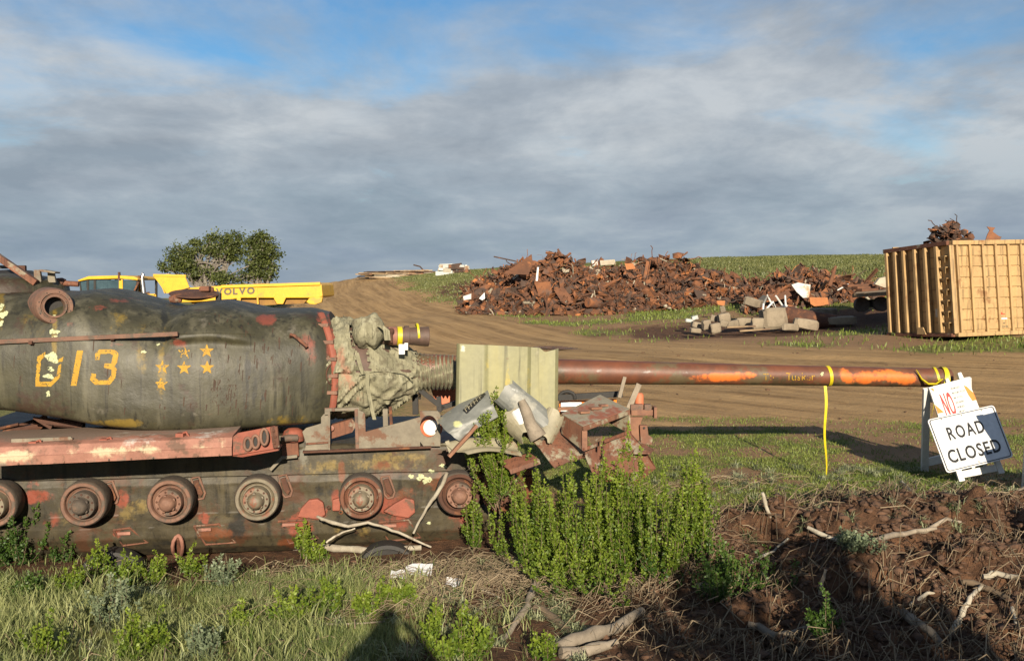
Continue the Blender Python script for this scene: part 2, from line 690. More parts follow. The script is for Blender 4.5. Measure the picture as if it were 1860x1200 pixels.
def HD(x, y):
    """fine relief: clods, ruts, tufts"""
    mound = sstep(0.9, 1.6, x + 0.35 * (fbm(x * 1.2, y * 1.2, 3) - 0.5)) * sstep(6.2, 6.8, y) * (1 - sstep(9.1, 9.7, y)) * (1 - sstep(9, 12, x))
    cl = fbm(x * 2.2, y * 2.2, 21, 5)
    rid = 1 - np.abs(2 * fbm(x * 3.3 + 5, y * 3.3, 33, 4) - 1)
    z = mound * (0.42 * (cl - 0.42) + 0.16 * (rid - 0.72))
    # humped clods stand out of the bank
    for (cx, cy, r, h) in [(2.35, 8.95, 0.42, 0.22), (3.0, 8.6, 0.5, 0.2), (4.0, 8.7, 0.6, 0.22), (2.6, 7.7, 0.45, 0.26), (3.5, 7.6, 0.4, 0.2), (4.6, 7.9, 0.5, 0.2), (1.75, 7.1, 0.45, -0.14), (1.9, 8.0, .35, -0.14)]:
        z = z + h * np.exp(-(((x - cx) / r) ** 2 + ((y - cy) / (r * 0.7)) ** 2)) * (0.6 + 0.8 * cl)
    near = (1 - sstep(16, 24, y))
    z = z + near * (1 - mound) * 0.05 * (fbm(x * 1.7, y * 1.7, 41, 5) - 0.5)
    z = z + 0.22 * (fbm(x * 0.22, y * 0.22, 51, 4) - 0.5) * sstep(14, 40, y)
    lat, lon = road_coords(x, y)
    on = 1 - sstep(2.8, 4.4, np.abs(lat))
    rut = vnoise(lat * 2.1 + 0.9 * np.sin(lon * 0.13), lon * 0.06, 61) - 0.5
    rut2 = vnoise(lat * 5.5 + 0.6 * np.sin(lon * 0.21 + 1), lon * 0.15, 62) - 0.5
    z = z + on * (0.07 * rut + 0.035 * rut2) + on * near * 0.03 * (fbm(x * 4, y * 4, 66, 3) - .5)
    return z


def H(x, y):
    sc_ = np.isscalar(x)
    xa, ya = np.atleast_1d(np.asarray(x, float)), np.atleast_1d(np.asarray(y, float))
    z = H0(xa, ya) + HD(xa, ya)
    return float(z[0]) if sc_ else z


def masks(x, y):
    """grass cover, tan track earth, red-brown broken soil"""
    px, py = proj(x, y, H0(x, y))
    n = fbm(x * 0.5, y * 0.5, 71, 5)
    n2 = fbm(x * 1.6, y * 1.6, 75, 4)
    lat, lon = road_coords(x, y)
    road = 1 - sstep(2.9, 4.6, np.abs(lat + 2.0 * (n - 0.5)))
    road = np.maximum(road, sstep(13.9, 15.2, y + 3.2 * (n2 - .5)) * (1 - sstep(25, 30, y)) * sstep(-4, 1, x) * (1 - sstep(0, 2.2, y - 19.4 + 2.5 * (n - .5))))
    # soil band round the rubble in front of the heaps
    soil = np.exp(-(((x - 10.0) / 6.5) ** 2 + ((y - 33.5) / 3.2) ** 2)) * 1.3
    soil = np.maximum(soil, 0.9 * np.exp(-(((x + 1) / 3.5) ** 2 + ((y - 56) / 6) ** 2)))
    # bank in the foreground
    bank = sstep(0.7, 1.5, x + 1.2 * (n2 - 0.5)) * (1 - sstep(9.2, 9.9, y + 0.8 * (n2 - .5))) * sstep(-2, 3, y)
    front = (1 - sstep(8.9, 9.5, y)) * sstep(-1.6, -0.2, x + 1.2 * (n - .5)) * 0.9
    bank = np.maximum(bank, front)
    bank = np.maximum(bank, 0.8 * sstep(8.6, 9.0, y) * (1 - sstep(10.5, 12, y)) * (1 - sstep(0, 1, x)))
    soil = np.clip(np.maximum(soil, bank) + (n2 - 0.5) * 0.5, 0, 1)
    grass = np.ones_like(x) * 0.85
    mid = sstep(9.6, 10.4, y) * (1 - sstep(14, 16, y)) * sstep(-1, 1, x)
    grass = grass * (1 - mid) + mid * np.clip(0.62 + 2.2 * (n2 - 0.5) + 1.2 * (n - .5), 0, 1)
    back = sstep(20, 26, y) * (1 - sstep(48, 56, y))
    grass = grass * (1 - back) + back * np.clip(0.55 + 2.4 * (n - 0.5), 0, 1)
    hill = sstep(2.0, 2.8, H0(x, y)) * sstep(40, 48, y)
    grass = np.maximum(grass, hill * (0.75 + 0.5 * (n - .5)))
    grass = grass * (1 - np.clip(road, 0, 1)) * (1 - np.clip(soil * 1.1, 0, 1))
    return np.clip(grass, 0, 1), np.clip(road, 0, 1), soil, lat, lon


def ground_material():
    m, nt, bs = nt_new('ground_earth')
    b = NB(nt)
    g = b.attr('grass').outputs['Fac']
    rd = b.attr('road').outputs['Fac']
    sl = b.attr('soil').outputs['Fac']
    lat = b.attr('lat').outputs['Fac']
    lon = b.attr('lon').outputs['Fac']
    cmb = nt.nodes.new('ShaderNodeCombineXYZ')
    nt.links.new(lat, cmb.inputs[0])
    nt.links.new(lon, cmb.inputs[1])
    n_f = b.noise(9, 8, 0.7)
    n_m = b.noise(1.3, 6, 0.6)
    tr = b.noise(1.6, 5, 0.6, (1, 0.05, 1), vec=cmb.outputs[0])
    tr2 = b.noise(5.0, 5, 0.6, (1, 0.06, 1), (3, 1, 0), vec=cmb.outputs[0])
    base = b.mix(n_m, (0.19, 0.115, 0.062), (0.31, 0.195, 0.105))
    tan = b.mix(b.step(b.math('ADD', b.math('MULTIPLY', tr, 0.6), b.math('MULTIPLY', tr2, 0.4)), 0.38, 0.62), (0.20, 0.124, 0.056), (0.425, 0.28, 0.132))
    tan = b.mix(b.math('MULTIPLY', b.step(n_m, 0.40, 0.62), 0.65), tan, (0.335, 0.22, 0.105))
    col = b.mix(rd, base, tan)
    red = b.mix(b.step(n_f, 0.35, 0.65), (0.05, 0.028, 0.017), (0.135, 0.07, 0.038))
    sf = b.step(b.math('ADD', sl, b.math('MULTIPLY', b.math('SUBTRACT', n_f, 0.5), 0.6)), 0.3, 0.6)
    col = b.mix(sf, col, red)
    gr = b.mix(b.step(b.noise(3.2, 6, 0.7), 0.35, 0.65), (0.085, 0.115, 0.026), (0.19, 0.19, 0.058))
    gf = b.step(b.math('ADD', g, b.math('MULTIPLY', b.math('SUBTRACT', b.noise(14, 6, 0.7, (1, 1, 1), (4, 4, 4)), 0.5), 0.9)), 0.35, 0.6)
    col = b.mix(b.math('MULTIPLY', gf, 0.85), col, gr)
    sp = b.noise(60, 3, 0.7)
    col = b.mix(0.5, col, b.mix(sp, (0.35, 0.35, 0.35), (1.55, 1.5, 1.45)), 'MULTIPLY')
    nt.links.new(col, bs.inputs['Base Color'])
    bs.inputs['Roughness'].default_value = 0.92
    bs.inputs['Specular IOR Level'].default_value = 0.2
    hgt = b.math('ADD', b.math('MULTIPLY', n_f, 1.0), b.math('MULTIPLY', b.noise(40, 6, 0.7), 0.5))
    nt.links.new(b.bump(hgt, 0.8, 0.06), bs.inputs['Normal'])
    MATS['ground'] = m


ground_material()


def ground_mesh():
    rows = list(np.arange(-40, 4.5, 1.5)) + list(np.arange(4.6, 6.0, 0.2)) + list(np.arange(6.0, 12.0, 0.04)) + list(np.arange(12.0, 16.0, 0.08))
    y = 16.1
    while y < 92:
        rows.append(y)
        y *= 1.0085
    while y < 4000:
        rows.append(y)
        y *= 1.3
    rows = np.array(rows)
    uc = np.linspace(-1, 1, 440)
    ue = 1 + np.array([0.06, 0.15, 0.3, 0.5, 0.8, 1.2, 1.8, 2.6, 4, 6, 9, 14])
    u = np.concatenate([-ue[::-1], uc, ue])
    half = 0.6 * np.maximum(rows, 5) + 1.2
    X = u[None, :] * half[:, None]
    Yg = np.repeat(rows[:, None], len(u), 1)
    xf, yf = X.ravel(), Yg.ravel()
    Z = H(xf, yf)
    gm, rd, sl, lat, lon = masks(xf, yf)
    m, n = X.shape
    i, j = np.meshgrid(np.arange(m - 1), np.arange(n - 1), indexing='ij')
    a = (i * n + j).ravel()
    F = np.stack([a, a + 1, a + n + 1, a + n], 1)
    o = fast_mesh('ground', np.stack([xf, yf, Z], 1), F, 'ground', 4, (0, 0, 0), None,
                  dict(grass=gm, road=rd, soil=sl, lat=lat, lon=lon), True)
    tag(o, kind='structure')
    return o


GROUND = ground_mesh()
# ================================================================== the tank
simple('steel_olive', (0.046, 0.042, 0.021), (0.026, 0.0245, 0.0135), 3.2, 0.56, 0.0, (0.03536, 0.02067, 0.01197), 0.25, (0.098, 0.09, 0.058), 0.6, 0.008,
       [('ochre', (0.1578, 0.1065, 0.01578)), ('prim', (0.1736, 0.04338, 0.02603)), ('pale', (0.136, 0.1224, 0.0952)), ('dark', (0.01088, 0.01088, 0.008704))], rvar=0.3)
simple('steel_hull', (0.054, 0.043, 0.022), (0.03, 0.025, 0.0145), 3.0, 0.6, 0.0, (0.06396, 0.02932, 0.01386), 0.4, (0.07196, 0.05863, 0.03091), 0.5, 0.012,
       [('ochre', (0.1778, 0.1275, 0.04019)), ('prim', (0.2087, 0.04792, 0.02627)), ('pale', (0.1333, 0.1253, 0.09594)), ('dark', (0.01279, 0.01279, 0.01066)), ('rust', (0.1314, 0.04251, 0.01546))], rvar=0.2)
simple('steel_grey', (0.19, 0.165, 0.12), (0.13, 0.11, 0.08), 6, 0.7, 0.0, (0.12, 0.055, 0.028), 0.45, None, 0.35, 0.006)
simple('primer_red', (0.2585, 0.07425, 0.044), (0.198, 0.055, 0.033), 9, 0.72, 0.0, (0.1045, 0.055, 0.033), 0.35, None, 0.3, 0.006)
simple('primer_pink', (0.30, 0.14, 0.10), (0.215, 0.095, 0.066), 6, 0.7, 0.0, (0.12, 0.065, 0.042), 0.42, None, 0.3, 0.006,
       [('grime', (0.14, 0.105, 0.08)), ('cream', (0.46, 0.37, 0.24)), ('white', (0.42, 0.38, 0.34))])
simple('rim_rust', (0.235, 0.125, 0.083), (0.15, 0.075, 0.05), 9, 0.75, 0.0, (0.085, 0.062, 0.045), 0.5, None, 0.4, 0.008, objrand=0.45)
simple('hub_grey', (0.204, 0.174, 0.12), (0.132, 0.108, 0.072), 12, 0.6, 0.0, (0.18, 0.072, 0.042), 0.4, None, 0.3, 0.006, objrand=0.3)
simple('tyre_rubber', (0.096, 0.075, 0.057), (0.06, 0.048, 0.039), 14, 0.85, 0.0, (0.12, 0.078, 0.054), 0.3, None, 0.4, 0.01, objrand=0.3)
simple('rust_dark', (0.104, 0.04225, 0.02275), (0.0585, 0.0247, 0.0156), 7, 0.85, 0.0, (0.169, 0.065, 0.026), 0.35, None, 0.45, 0.012, objrand=0.35)
simple('rust_mid', (0.186, 0.0713, 0.0372), (0.1178, 0.0465, 0.02604), 6, 0.8, 0.0, (0.2108, 0.186, 0.1364), 0.28, (0.0868, 0.0341, 0.0186), 0.4, 0.01, objrand=0.3)
simple('black_iron', (0.02, 0.018, 0.016), (0.012, 0.011, 0.01), 8, 0.7, 0.0)
simple('canvas', (0.2499, 0.2352, 0.158), (0.1837, 0.1727, 0.1139), 8, 0.9, 0.0, (0.1397, 0.125, 0.08453), 0.3, (0.3087, 0.294, 0.2058), 0.5, 0.012,
       [('pink', (0.3087, 0.1617, 0.1103))], spec=0.2)
simple('gun_steel', (0.155, 0.052, 0.024), (0.09, 0.036, 0.02), 4, 0.5, 0.0, (0.10, 0.072, 0.038), 0.45, None, 0.25, 0.006,
       [('olive', (0.05, 0.04, 0.02)), ('orange', (0.62, 0.145, 0.022)), ('pale', (0.31, 0.29, 0.28))], rvar=0.25)
simple('yellow_paint', (0.3844, 0.2232, 0.0124), (0.31, 0.1674, 0.00744), 20, 0.7)
simple('lichen', (0.495, 0.51, 0.315), (0.375, 0.405, 0.225), 60, 0.95, bump=0.6, bd=0.01)
simple('yellow_tape', (0.546, 0.462, 0.0105), (0.462, 0.364, 0.007), 15, 0.45)
simple('sight_brown', (0.102, 0.06, 0.045), (0.066, 0.042, 0.03), 14, 0.65)
simple('bright_white', (0.8, 0.78, 0.72), (0.7, 0.66, 0.6), 4, 0.3, bump=0)  # for the white clips and the disc painted as sunlit glare
simple('orange_paint', (0.504, 0.154, 0.07), (0.42, 0.119, 0.056), 6, 0.65)

YAW = math.radians(7.0)
TA = Vector((math.cos(YAW), math.sin(YAW), 0))
TN = Vector((math.sin(YAW), -math.cos(YAW), 0))
TP0 = at(312, 910, 9.75)
UPV = Vector((0, 0, 1))


def tp(px, py, off=0.0):
    d = ray(px, py)
    o = Vector((0, 0, CAM_Z))
    t = ((TP0 + TN * off) - o).dot(TN) / d.dot(TN)
    return o + d * t


def interp(pts, x):
    return float(np.interp(x, [p[0] for p in pts], [p[1] for p in pts]))


TBASE = tp(312, 1005, -1.0)
TANK = thing('tank', 'derelict olive green battle tank with number 013 painted on its turret', 'tank', TBASE)


def crom(P, m):
    """closed Catmull-Rom through P, m samples"""
    P = np.array(P, float)
    n = len(P)
    d = np.linalg.norm(np.roll(P, -1, 0) - P, axis=1) ** 0.5
    cum = np.concatenate([[0], np.cumsum(d)])
    out = []
    for t in np.linspace(0, cum[-1], m, endpoint=False):
        i = min(np.searchsorted(cum, t, 'right') - 1, n - 1)
        u = (t - cum[i]) / d[i]
        p0, p1, p2, p3 = P[i - 1], P[i], P[(i + 1) % n], P[(i + 2) % n]
        out.append(0.5 * (2 * p1 + (p2 - p0) * u + (2 * p0 - 5 * p1 + 4 * p2 - p3) * u * u + (3 * p1 - p0 - 3 * p2 + p3) * u ** 3))
    return np.array(out)


T_TOP = [(-160, 520), (0, 527), (70, 530), (140, 524), (180, 530), (240, 546), (285, 557), (300, 556), (330, 549), (380, 545), (430, 554), (470, 562), (560, 559), (592, 567)]
T_BOT = [(-160, 738), (0, 744), (60, 752), (120, 762), (170, 772), (250, 781), (330, 783), (420, 779), (500, 772), (592, 765)]
T_W = [(-160, 0.30), (0, 0.42), (150, 0.47), (350, 0.45), (480, 0.34), (560, 0.2), (592, 0.1)]
SECT = crom([(-0.9, -1.0), (-0.30, -1.0), (-0.09, -0.975), (-0.01, -0.83), (0.015, -0.35), (0.0, 0.08), (-0.08, 0.45), (-0.24, 0.75),
             (-0.5, 0.93), (-1.0, 1.0), (-1.6, 0.98), (-2.05, 0.75), (-2.2, 0.1), (-2.1, -0.7), (-1.7, -1.0)], 150)


def smooth_list(pts):
    xs = np.linspace(pts[0][0], pts[-1][0], 400)
    ys = np.interp(xs, [p[0] for p in pts], [p[1] for p in pts])
    k = np.hanning(21)
    k /= k.sum()
    ys2 = np.convolve(np.pad(ys, 10, 'edge'), k, 'valid')
    return list(zip(xs, ys2))


def turret():
    tt, tb, tw = smooth_list(T_TOP), smooth_list(T_BOT), smooth_list(T_W)
    mb = MB()
    rows = []
    us = np.linspace(-160, 592, 260)
    for u in us:
        wn = interp(tw, u)
        zt = tp(u, interp(tt, u), wn - 0.9).z
        zb = tp(u, interp(tb, u), wn - 0.2).z
        s0 = tp(u, 650, wn)
        row = []
        bow = 0.13 * float(sstep(330, 592, u)) ** 1.5
        wsc = 1.0 - 0.35 * float(sstep(420, 592, u))
        for (o, h) in SECT:
            z = zb + (zt - zb) * (h + 1) / 2
            oo = o * wsc
            near = max(0.0, 1 + o * 1.2)
            # blisters round the range finder ends and the dents of the casting
            b1 = 0.10 * math.exp(-((u - 105) / 62) ** 2) * math.exp(-((h - 0.78) / 0.42) ** 2)
            b2 = 0.10 * float(sstep(292, 325, u)) * (1 - float(sstep(420, 480, u))) * float(sstep(0.36, 0.52, h))
            b3 = -0.05 * math.exp(-((u - 292) / 12) ** 2) * float(sstep(0.25, 0.6, h))
            b4 = -0.02 * math.exp(-((u - 500 + 60 * h) / 60) ** 2) * near
            b5 = 0.015 * math.exp(-((u - 250) / 160) ** 2) * math.exp(-((h + 0.62) / 0.25) ** 2)
            dn = 0.014 * (float(fbm(u * 0.009, h * 1.3, 5, 2)) - 0.5) + 0.003 * (float(fbm(u * 0.06, h * 7, 9, 3)) - 0.5)
            oo += (b1 + b2 + b3 + b4 + b5 + dn) * min(1, near)
            p = s0 + TN * oo + TA * (bow * (1 - min(1, h * h)))
            row.append(Vector((p.x, p.y, z)))
        rows.append(row)
    mb.grid(rows, closed=True)
    n = len(SECT)
    mb.f.append(tuple(range(n)))
    mb.mi.append(0)
    mb.f.append(tuple((len(us) - 1) * n + k for k in range(n - 1, -1, -1)))
    mb.mi.append(0)
    o = mb.build('turret', 'steel_olive', TANK, smooth=60)
    return o


TURRET = turret()
paint(TURRET, 'prim', [(175, 560, 22, 8, .85), (128, 590, 9, 8, .7), (210, 625, 26, 5, .6), (325, 624, 22, 9, .8), (485, 580, 22, 13, 1.1), (555, 625, 20, 22, .7), (563, 655, 16, 20, .55),
                       (600, 610, 10, 60, .9), (612, 690, 9, 70, .8), (385, 755, 14, 6, .6), (220, 545, 40, 6, .5), (40, 700, 3, 40, .4), (580, 575, 8, 14, .8), (440, 600, 4, 30, .4)])
paint(TURRET, 'ochre', [(3, 560, 8, 50, .9), (258, 640, 15, 62, .62), (293, 670, 10, 70, .8), (99, 600, 7, 60, .9), (215, 590, 22, 40, .5), (230, 768, 90, 9, .75), (300, 612, 6, 25, .5),
                        (525, 762, 60, 10, .75), (30, 512, 18, 6, .7), (110, 690, 4, 40, .4), (60, 590, 30, 30, .35)])
paint(TURRET, 'pale', [(5, 530, 18, 5, 1.), (370, 580, 18, 26, .45), (345, 752, 40, 6, .5), (520, 600, 26, 26, .6), (430, 640, 40, 60, .3), (480, 700, 50, 60, .3), (170, 745, 60, 10, .35), (560, 690, 20, 60, .3), (172, 560, 10, 8, .5)])  # includes the sun highlight painted on the second blister
paint(TURRET, 'dark', [(450, 660, 7, 60, .7), (462, 700, 7, 50, .7), (590, 735, 26, 26, .75), (210, 680, 8, 60, .5), (330, 700, 10, 80, .35), (298, 575, 8, 28, .8), (30, 640, 20, 80, .4), (480, 725, 8, 40, .6)])

_bm = bmesh.new()
_bm.from_mesh(TURRET.data)
_bm.transform(Matrix.Translation(BASE[TURRET.name]))
BV_T = BVHTree.FromBMesh(_bm)
_bm.free()


def hit(bv, px, py):
    d = ray(px, py).normalized()
    r = bv.ray_cast(Vector((0, 0, CAM_Z)), d)
    if r[0] is None:
        return None, None
    nrm = r[1]
    if nrm.dot(d) > 0:
        nrm = -nrm
    return r[0], nrm


def inside(poly, x, y):
    c = False
    j = len(poly) - 1
    for i in range(len(poly)):
        xi, yi = poly[i]
        xj, yj = poly[j]
        if (yi > y) != (yj > y) and x < (xj - xi) * (y - yi) / (yj - yi) + xi:
            c = not c
        j = i
    return c


def decal(name, bv, polys, mat, parent, cell=0.9, lift=0.003, wear=0.0, seed=1, holes=()):
    """thin paint (or lichen crust) that follows the surface it is on"""
    xs = [p[0] for q in polys for p in q]
    ys = [p[1] for q in polys for p in q]
    x0, y0 = min(xs), min(ys)
    nx, ny = int((max(xs) - x0) / cell) + 2, int((max(ys) - y0) / cell) + 2
    mb = MB()
    idx = {}

    def vert(i, j):
        if (i, j) not in idx:
            p, n = hit(bv, x0 + i * cell, y0 + j * cell)
            idx[(i, j)] = None if p is None else len(mb.v)
            if p is not None:
                mb.v.append(tuple(p + n * lift))
        return idx[(i, j)]
    for i in range(nx):
        for j in range(ny):
            cx, cy = x0 + (i + .5) * cell, y0 + (j + .5) * cell
            if not any(inside(q, cx, cy) for q in polys) or any(inside(q, cx, cy) for q in holes):
                continue
            if wear and float(fbm(cx * 0.35, cy * 0.35, seed, 4)) < wear:
                continue
            q = [vert(i, j), vert(i + 1, j), vert(i + 1, j + 1), vert(i, j + 1)]
            if None in q:
                continue
            mb.f.append(tuple(q))
            mb.mi.append(0)
    if not mb.f:
        return None
    return mb.build(name, mat, parent, fixn=False)


def q(cx, cy, pts):
    return [(cx + a, cy + b) for a, b in pts]


# number 013 and the stars (4x zoom coordinates of the photo / 4)
zz = lambda L: [(x / 4.0, 440 + y / 4.0) for x, y in L]
decal('digit', BV_T, [zz([(272, 830), (330, 795), (330, 830), (300, 855), (285, 1010), (370, 1012), (405, 975), (440, 950), (432, 985), (370, 1048), (258, 1048), (258, 1000)]),
                      zz([(410, 860), (462, 830), (455, 865), (420, 870)]), zz([(425, 895), (447, 880), (440, 945), (412, 965)])], 'yellow_paint', TURRET, wear=0.33, seed=3)
decal('digit', BV_T, [zz([(560, 785), (606, 785), (556, 1042), (514, 1042)])], 'yellow_paint', TURRET, wear=0.26, seed=4)
decal('digit', BV_T, [zz([(690, 855), (690, 810), (720, 778), (835, 780), (862, 808), (852, 870), (835, 900), (850, 920), (838, 985), (800, 1032), (690, 1034), (655, 1000), (662, 950), (700, 955), (695, 985), (715, 1000),
                           (780, 1000), (808, 965), (812, 925), (755, 910), (760, 880), (808, 878), (822, 820), (800, 808), (730, 810), (722, 855)])], 'yellow_paint', TURRET, wear=0.28, seed=5)


def star(cx, cy, r):
    return [(cx + r * (1 if k % 2 == 0 else 0.42) * math.sin(k * math.pi / 5), cy - r * (1 if k % 2 == 0 else 0.42) * math.cos(k * math.pi / 5)) for k in range(10)]


for k, (sx, sy, wr) in enumerate([(1502, 790, .25), (1505, 910, .2), (1338, 912, .25), (1180, 908, .36), (1170, 1030, .40), (1340, 800, .52)]):
    decal('star', BV_T, [star(sx / 4.0, 440 + sy / 4.0, 13.5)], 'yellow_paint', TURRET, wear=wr, seed=20 + k)


def blot(cx, cy, rx, ry, k):
    rr = random.Random(k)
    ph = [rr.uniform(0, 6.28) for _ in range(4)]
    out = []
    for i in range(26):
        t = 2 * math.pi * i / 26
        r = 1 + 0.22 * math.sin(2 * t + ph[0]) + 0.16 * math.sin(3 * t + ph[1]) + 0.14 * math.sin(5 * t + ph[2])
        out.append((cx + rx * r * math.cos(t), cy + ry * r * math.sin(t)))
    return out


LICH = [(95, 649, 13, 8), (89, 683, 8, 5), (92, 670, 6, 4), (102, 603, 6, 4), (96, 602, 5, 5), (100, 612, 5, 2), (88, 713, 4, 3), (88, 718, 3, 2), (261, 639, 4, 3), (287, 626, 3, 2), (3, 558, 4, 6),
        (6, 572, 8, 6), (2, 588, 4, 5), (98, 575, 3, 3), (69, 745, 0, 0)]
for k, (cx, cy, rx, ry) in enumerate(LICH):
    if rx:
        decal('lichen_patch', BV_T, [blot(cx, cy, rx, ry, k)], 'lichen', TURRET, lift=0.006, wear=0.3, seed=40 + k)

# rust runs and scars down the casting: thin marks on the surface, too small to pick apart
rr = random.Random(31)
runs = []
for k in range(95):
    x_ = rr.choice([rr.uniform(330, 600), rr.uniform(20, 600), rr.uniform(380, 480)])
    y_ = rr.uniform(565, 745)
    l_, w_ = rr.uniform(5, 24), rr.uniform(0.5, 1.3)
    runs.append([(x_ - w_, y_), (x_ + w_, y_ + 1), (x_ + w_ * 0.7 - 1.5, y_ + l_), (x_ - w_ * 0.6 - 1.5, y_ + l_ * 0.9)])
for k in range(40):
    x_, y_ = rr.uniform(385, 430), rr.uniform(685, 735)
    a_ = rr.uniform(-1, 1)
    runs.append([(x_, y_), (x_ + 1.2, y_ + 0.5), (x_ + 3 * a_ + 1, y_ + rr.uniform(3, 7)), (x_ + 3 * a_, y_ + 3)])
simple('rust_run', (0.05, 0.026, 0.014), (0.035, 0.02, 0.012), 8, 0.8, bump=0)
mbr = MB()
for pl_ in runs:
    ps = [hit(BV_T, *p_) for p_ in pl_]
    if all(p_[0] is not None for p_ in ps):
        mbr.add([p_ + n_ * 0.0025 for p_, n_ in ps], [(0, 1, 2, 3)])
tag(mbr.build('rust_runs', 'rust_run', TURRET, fixn=False), kind='stuff')
sp_ = [hit(BV_T, x_, 607 - 2.0 * math.sin((x_ - 310) / 48.0)) for x_ in np.linspace(312, 462, 24)]
MB().tube([p_ + n_ * 0.001 for p_, n_ in sp_], 0.005, 5).build('weld_seam', 'steel_olive', TURRET, smooth=40)
# long grab rail on the turret side
mb = MB()
pts = []
for px in np.linspace(-60, 326, 14):
    p, n = hit(BV_T, px, 622 - 13 * px / 326.0)
    if p is not None:
        pts.append(p + n * 0.035)
mb2 = MB()
pf = [pts[0] + (pts[-1] - pts[0]) * t for t in np.linspace(0, 1, 10)]
off_fix = max((a - b).dot(TN) for a, b in zip(pts[:10], pf)) if len(pts) >= 10 else 0
mb2.bar(pts[0] + TN * 0.02, pts[-1] + TN * 0.02, 0.045, 0.04)
rail = mb2.build('grab_rail', 'rim_rust', TURRET, bevel=0.004)
for px in (60, 205, 318):
    p, n = hit(BV_T, px, 626 - 13 * px / 326.0)
    MB().bar(p - n * 0.02, p + n * 0.06, 0.03, 0.03).build('rail_bracket', 'rust_dark', rail)

# range finder port
pc, pn = hit(BV_T, 106, 556)
pc = pc + TN * 0.11
pax = (TN * 0.86 + TA * 0.42 + UPV * 0.02).normalized()
port = MB().lathe(pc - pax * 0.06, pax, [(-0.30, 0.185), (0.03, 0.172), (0.075, 0.162), (0.09, 0.155), (0.09, 0.122), (0.075, 0.118), (0.075, 0.108), (0.095, 0.104), (0.095, 0.09), (0.08, 0.086), (-0.28, 0.084)], 40).build('rangefinder_port', 'rim_rust', TURRET, smooth=35)
MB().lathe(pc - pax * 0.06, pax, [(-0.02, 0.0), (-0.02, 0.0835)], 30).build('port_dark_disc', 'black_iron', port)  # black disc put in for the shade deep inside the tube
for k in range(8):
    a = 2 * math.pi * k / 8 + 0.3
    e1 = pax.cross(UPV).normalized()
    e2 = e1.cross(pax)
    c = pc + pax * 0.03 + (e1 * math.cos(a) + e2 * math.sin(a)) * 0.139
    MB().lathe(c, pax, [(-0.002, 0.0), (0.0015, 0.0), (0.0015, 0.006), (-0.002, 0.006)], 8).build('bolt_hole', 'black_iron', port)

# small hook welded on the cheek
a, n1 = hit(BV_T, 528, 612)
b, n2 = hit(BV_T, 556, 632)
MB().tube([a - n1 * .01, a + n1 * 0.05, a + n1 * 0.075 + (b - a) * .2, b + n2 * 0.06, b - n2 * .01], 0.016, 8).build('lifting_eye', 'rust_mid', TURRET, smooth=40)
# flange with bolts at the gun opening
fl = []
for py in np.linspace(572, 742, 18):
    pxx = 588 + 26 * (1 - ((py - 690) / 120.0) ** 2)
    p, n = hit(BV_T, pxx - 6, py)
    if p is not None:
        fl.append(p + n * 0.012)
fo = MB().tube(fl, 0.035, 8, squash=0.6).build('gun_flange', 'primer_red', TURRET, smooth=40)
for i in range(2, len(fl), 3):
    MB().bar(fl[i] - TA * 0.07, fl[i] + TA * 0.03 + TN * 0.02, 0.05, 0.035).build('clamp', 'rim_rust', fo, bevel=0.004)
# half hoop handle low on the cheek
hp = []
for t in np.linspace(0, math.pi, 9):
    p, n = hit(BV_T, 606 - 14 * math.sin(t), 680 - 20 * math.cos(t))
    if p is not None:
        hp.append(p + n * 0.01)
MB().tube(hp, 0.007, 6).build('hoop_handle', 'rust_dark', TURRET, smooth=40)

# roof fittings
cup = MB()
cc = tp(10, 520, -0.75)
cup.lathe(cc, (0, 0, 1), [(-0.15, 0.62), (0.0, 0.60), (0.06, 0.55), (0.10, 0.42), (0.13, 0.22), (0.135, 0.0)], 40)
cup.build('cupola', 'steel_olive', TURRET, smooth=50)
MB().lathe(tp(20, 507, -0.9), (0, 0, 1), [(-0.05, 0.30), (0.05, 0.28), (0.09, 0.2), (0.10, 0.0)], 28).build('cupola_hatch', 'black_iron', TURRET, smooth=40)
MB().bar(tp(-40, 441, -0.35), tp(66, 514, -0.35), 0.06, 0.085, up=TN).build('brace_bar', 'rust_mid', TURRET, bevel=0.006)
MB().bar(tp(-40, 485, -0.9), tp(46, 485, -0.9), 0.05, 0.035).build('roof_rail', 'black_iron', TURRET)
MB().bar(tp(36, 488, -0.8), tp(47, 488, -0.8), 0.05, 0.06).build('roof_rail_end', 'rust_dark', TURRET)
br = MB()
br.plate([tp(61, 490, -0.4), tp(72, 490, -0.4), tp(75, 512, -0.4), tp(62, 512, -0.4)], TN * -0.05)
br.plate([tp(70, 489.5, -0.4), tp(76, 489.5, -0.4), tp(101, 494, -0.4), tp(99, 496.5, -0.4), tp(74, 493.5, -0.4)], TN * -0.16)
br.plate([tp(86, 495, -0.5), tp(98, 496, -0.5), tp(101, 513, -0.5), tp(87, 513, -0.5)], TN * -0.04)
br.build('periscope_bracket', 'steel_grey', TURRET, bevel=0.003)
MB().tube([tp(100, 513, -0.7), tp(112, 512, -0.7), tp(116, 514, -0.7)], 0.045, 10).build('machine_gun_mount', 'rust_dark', TURRET, smooth=40)
MB().tube([tp(112, 514, -0.7), tp(143, 516, -0.7)], 0.028, 12).build('machine_gun_stub', 'rust_mid', TURRET, smooth=40)

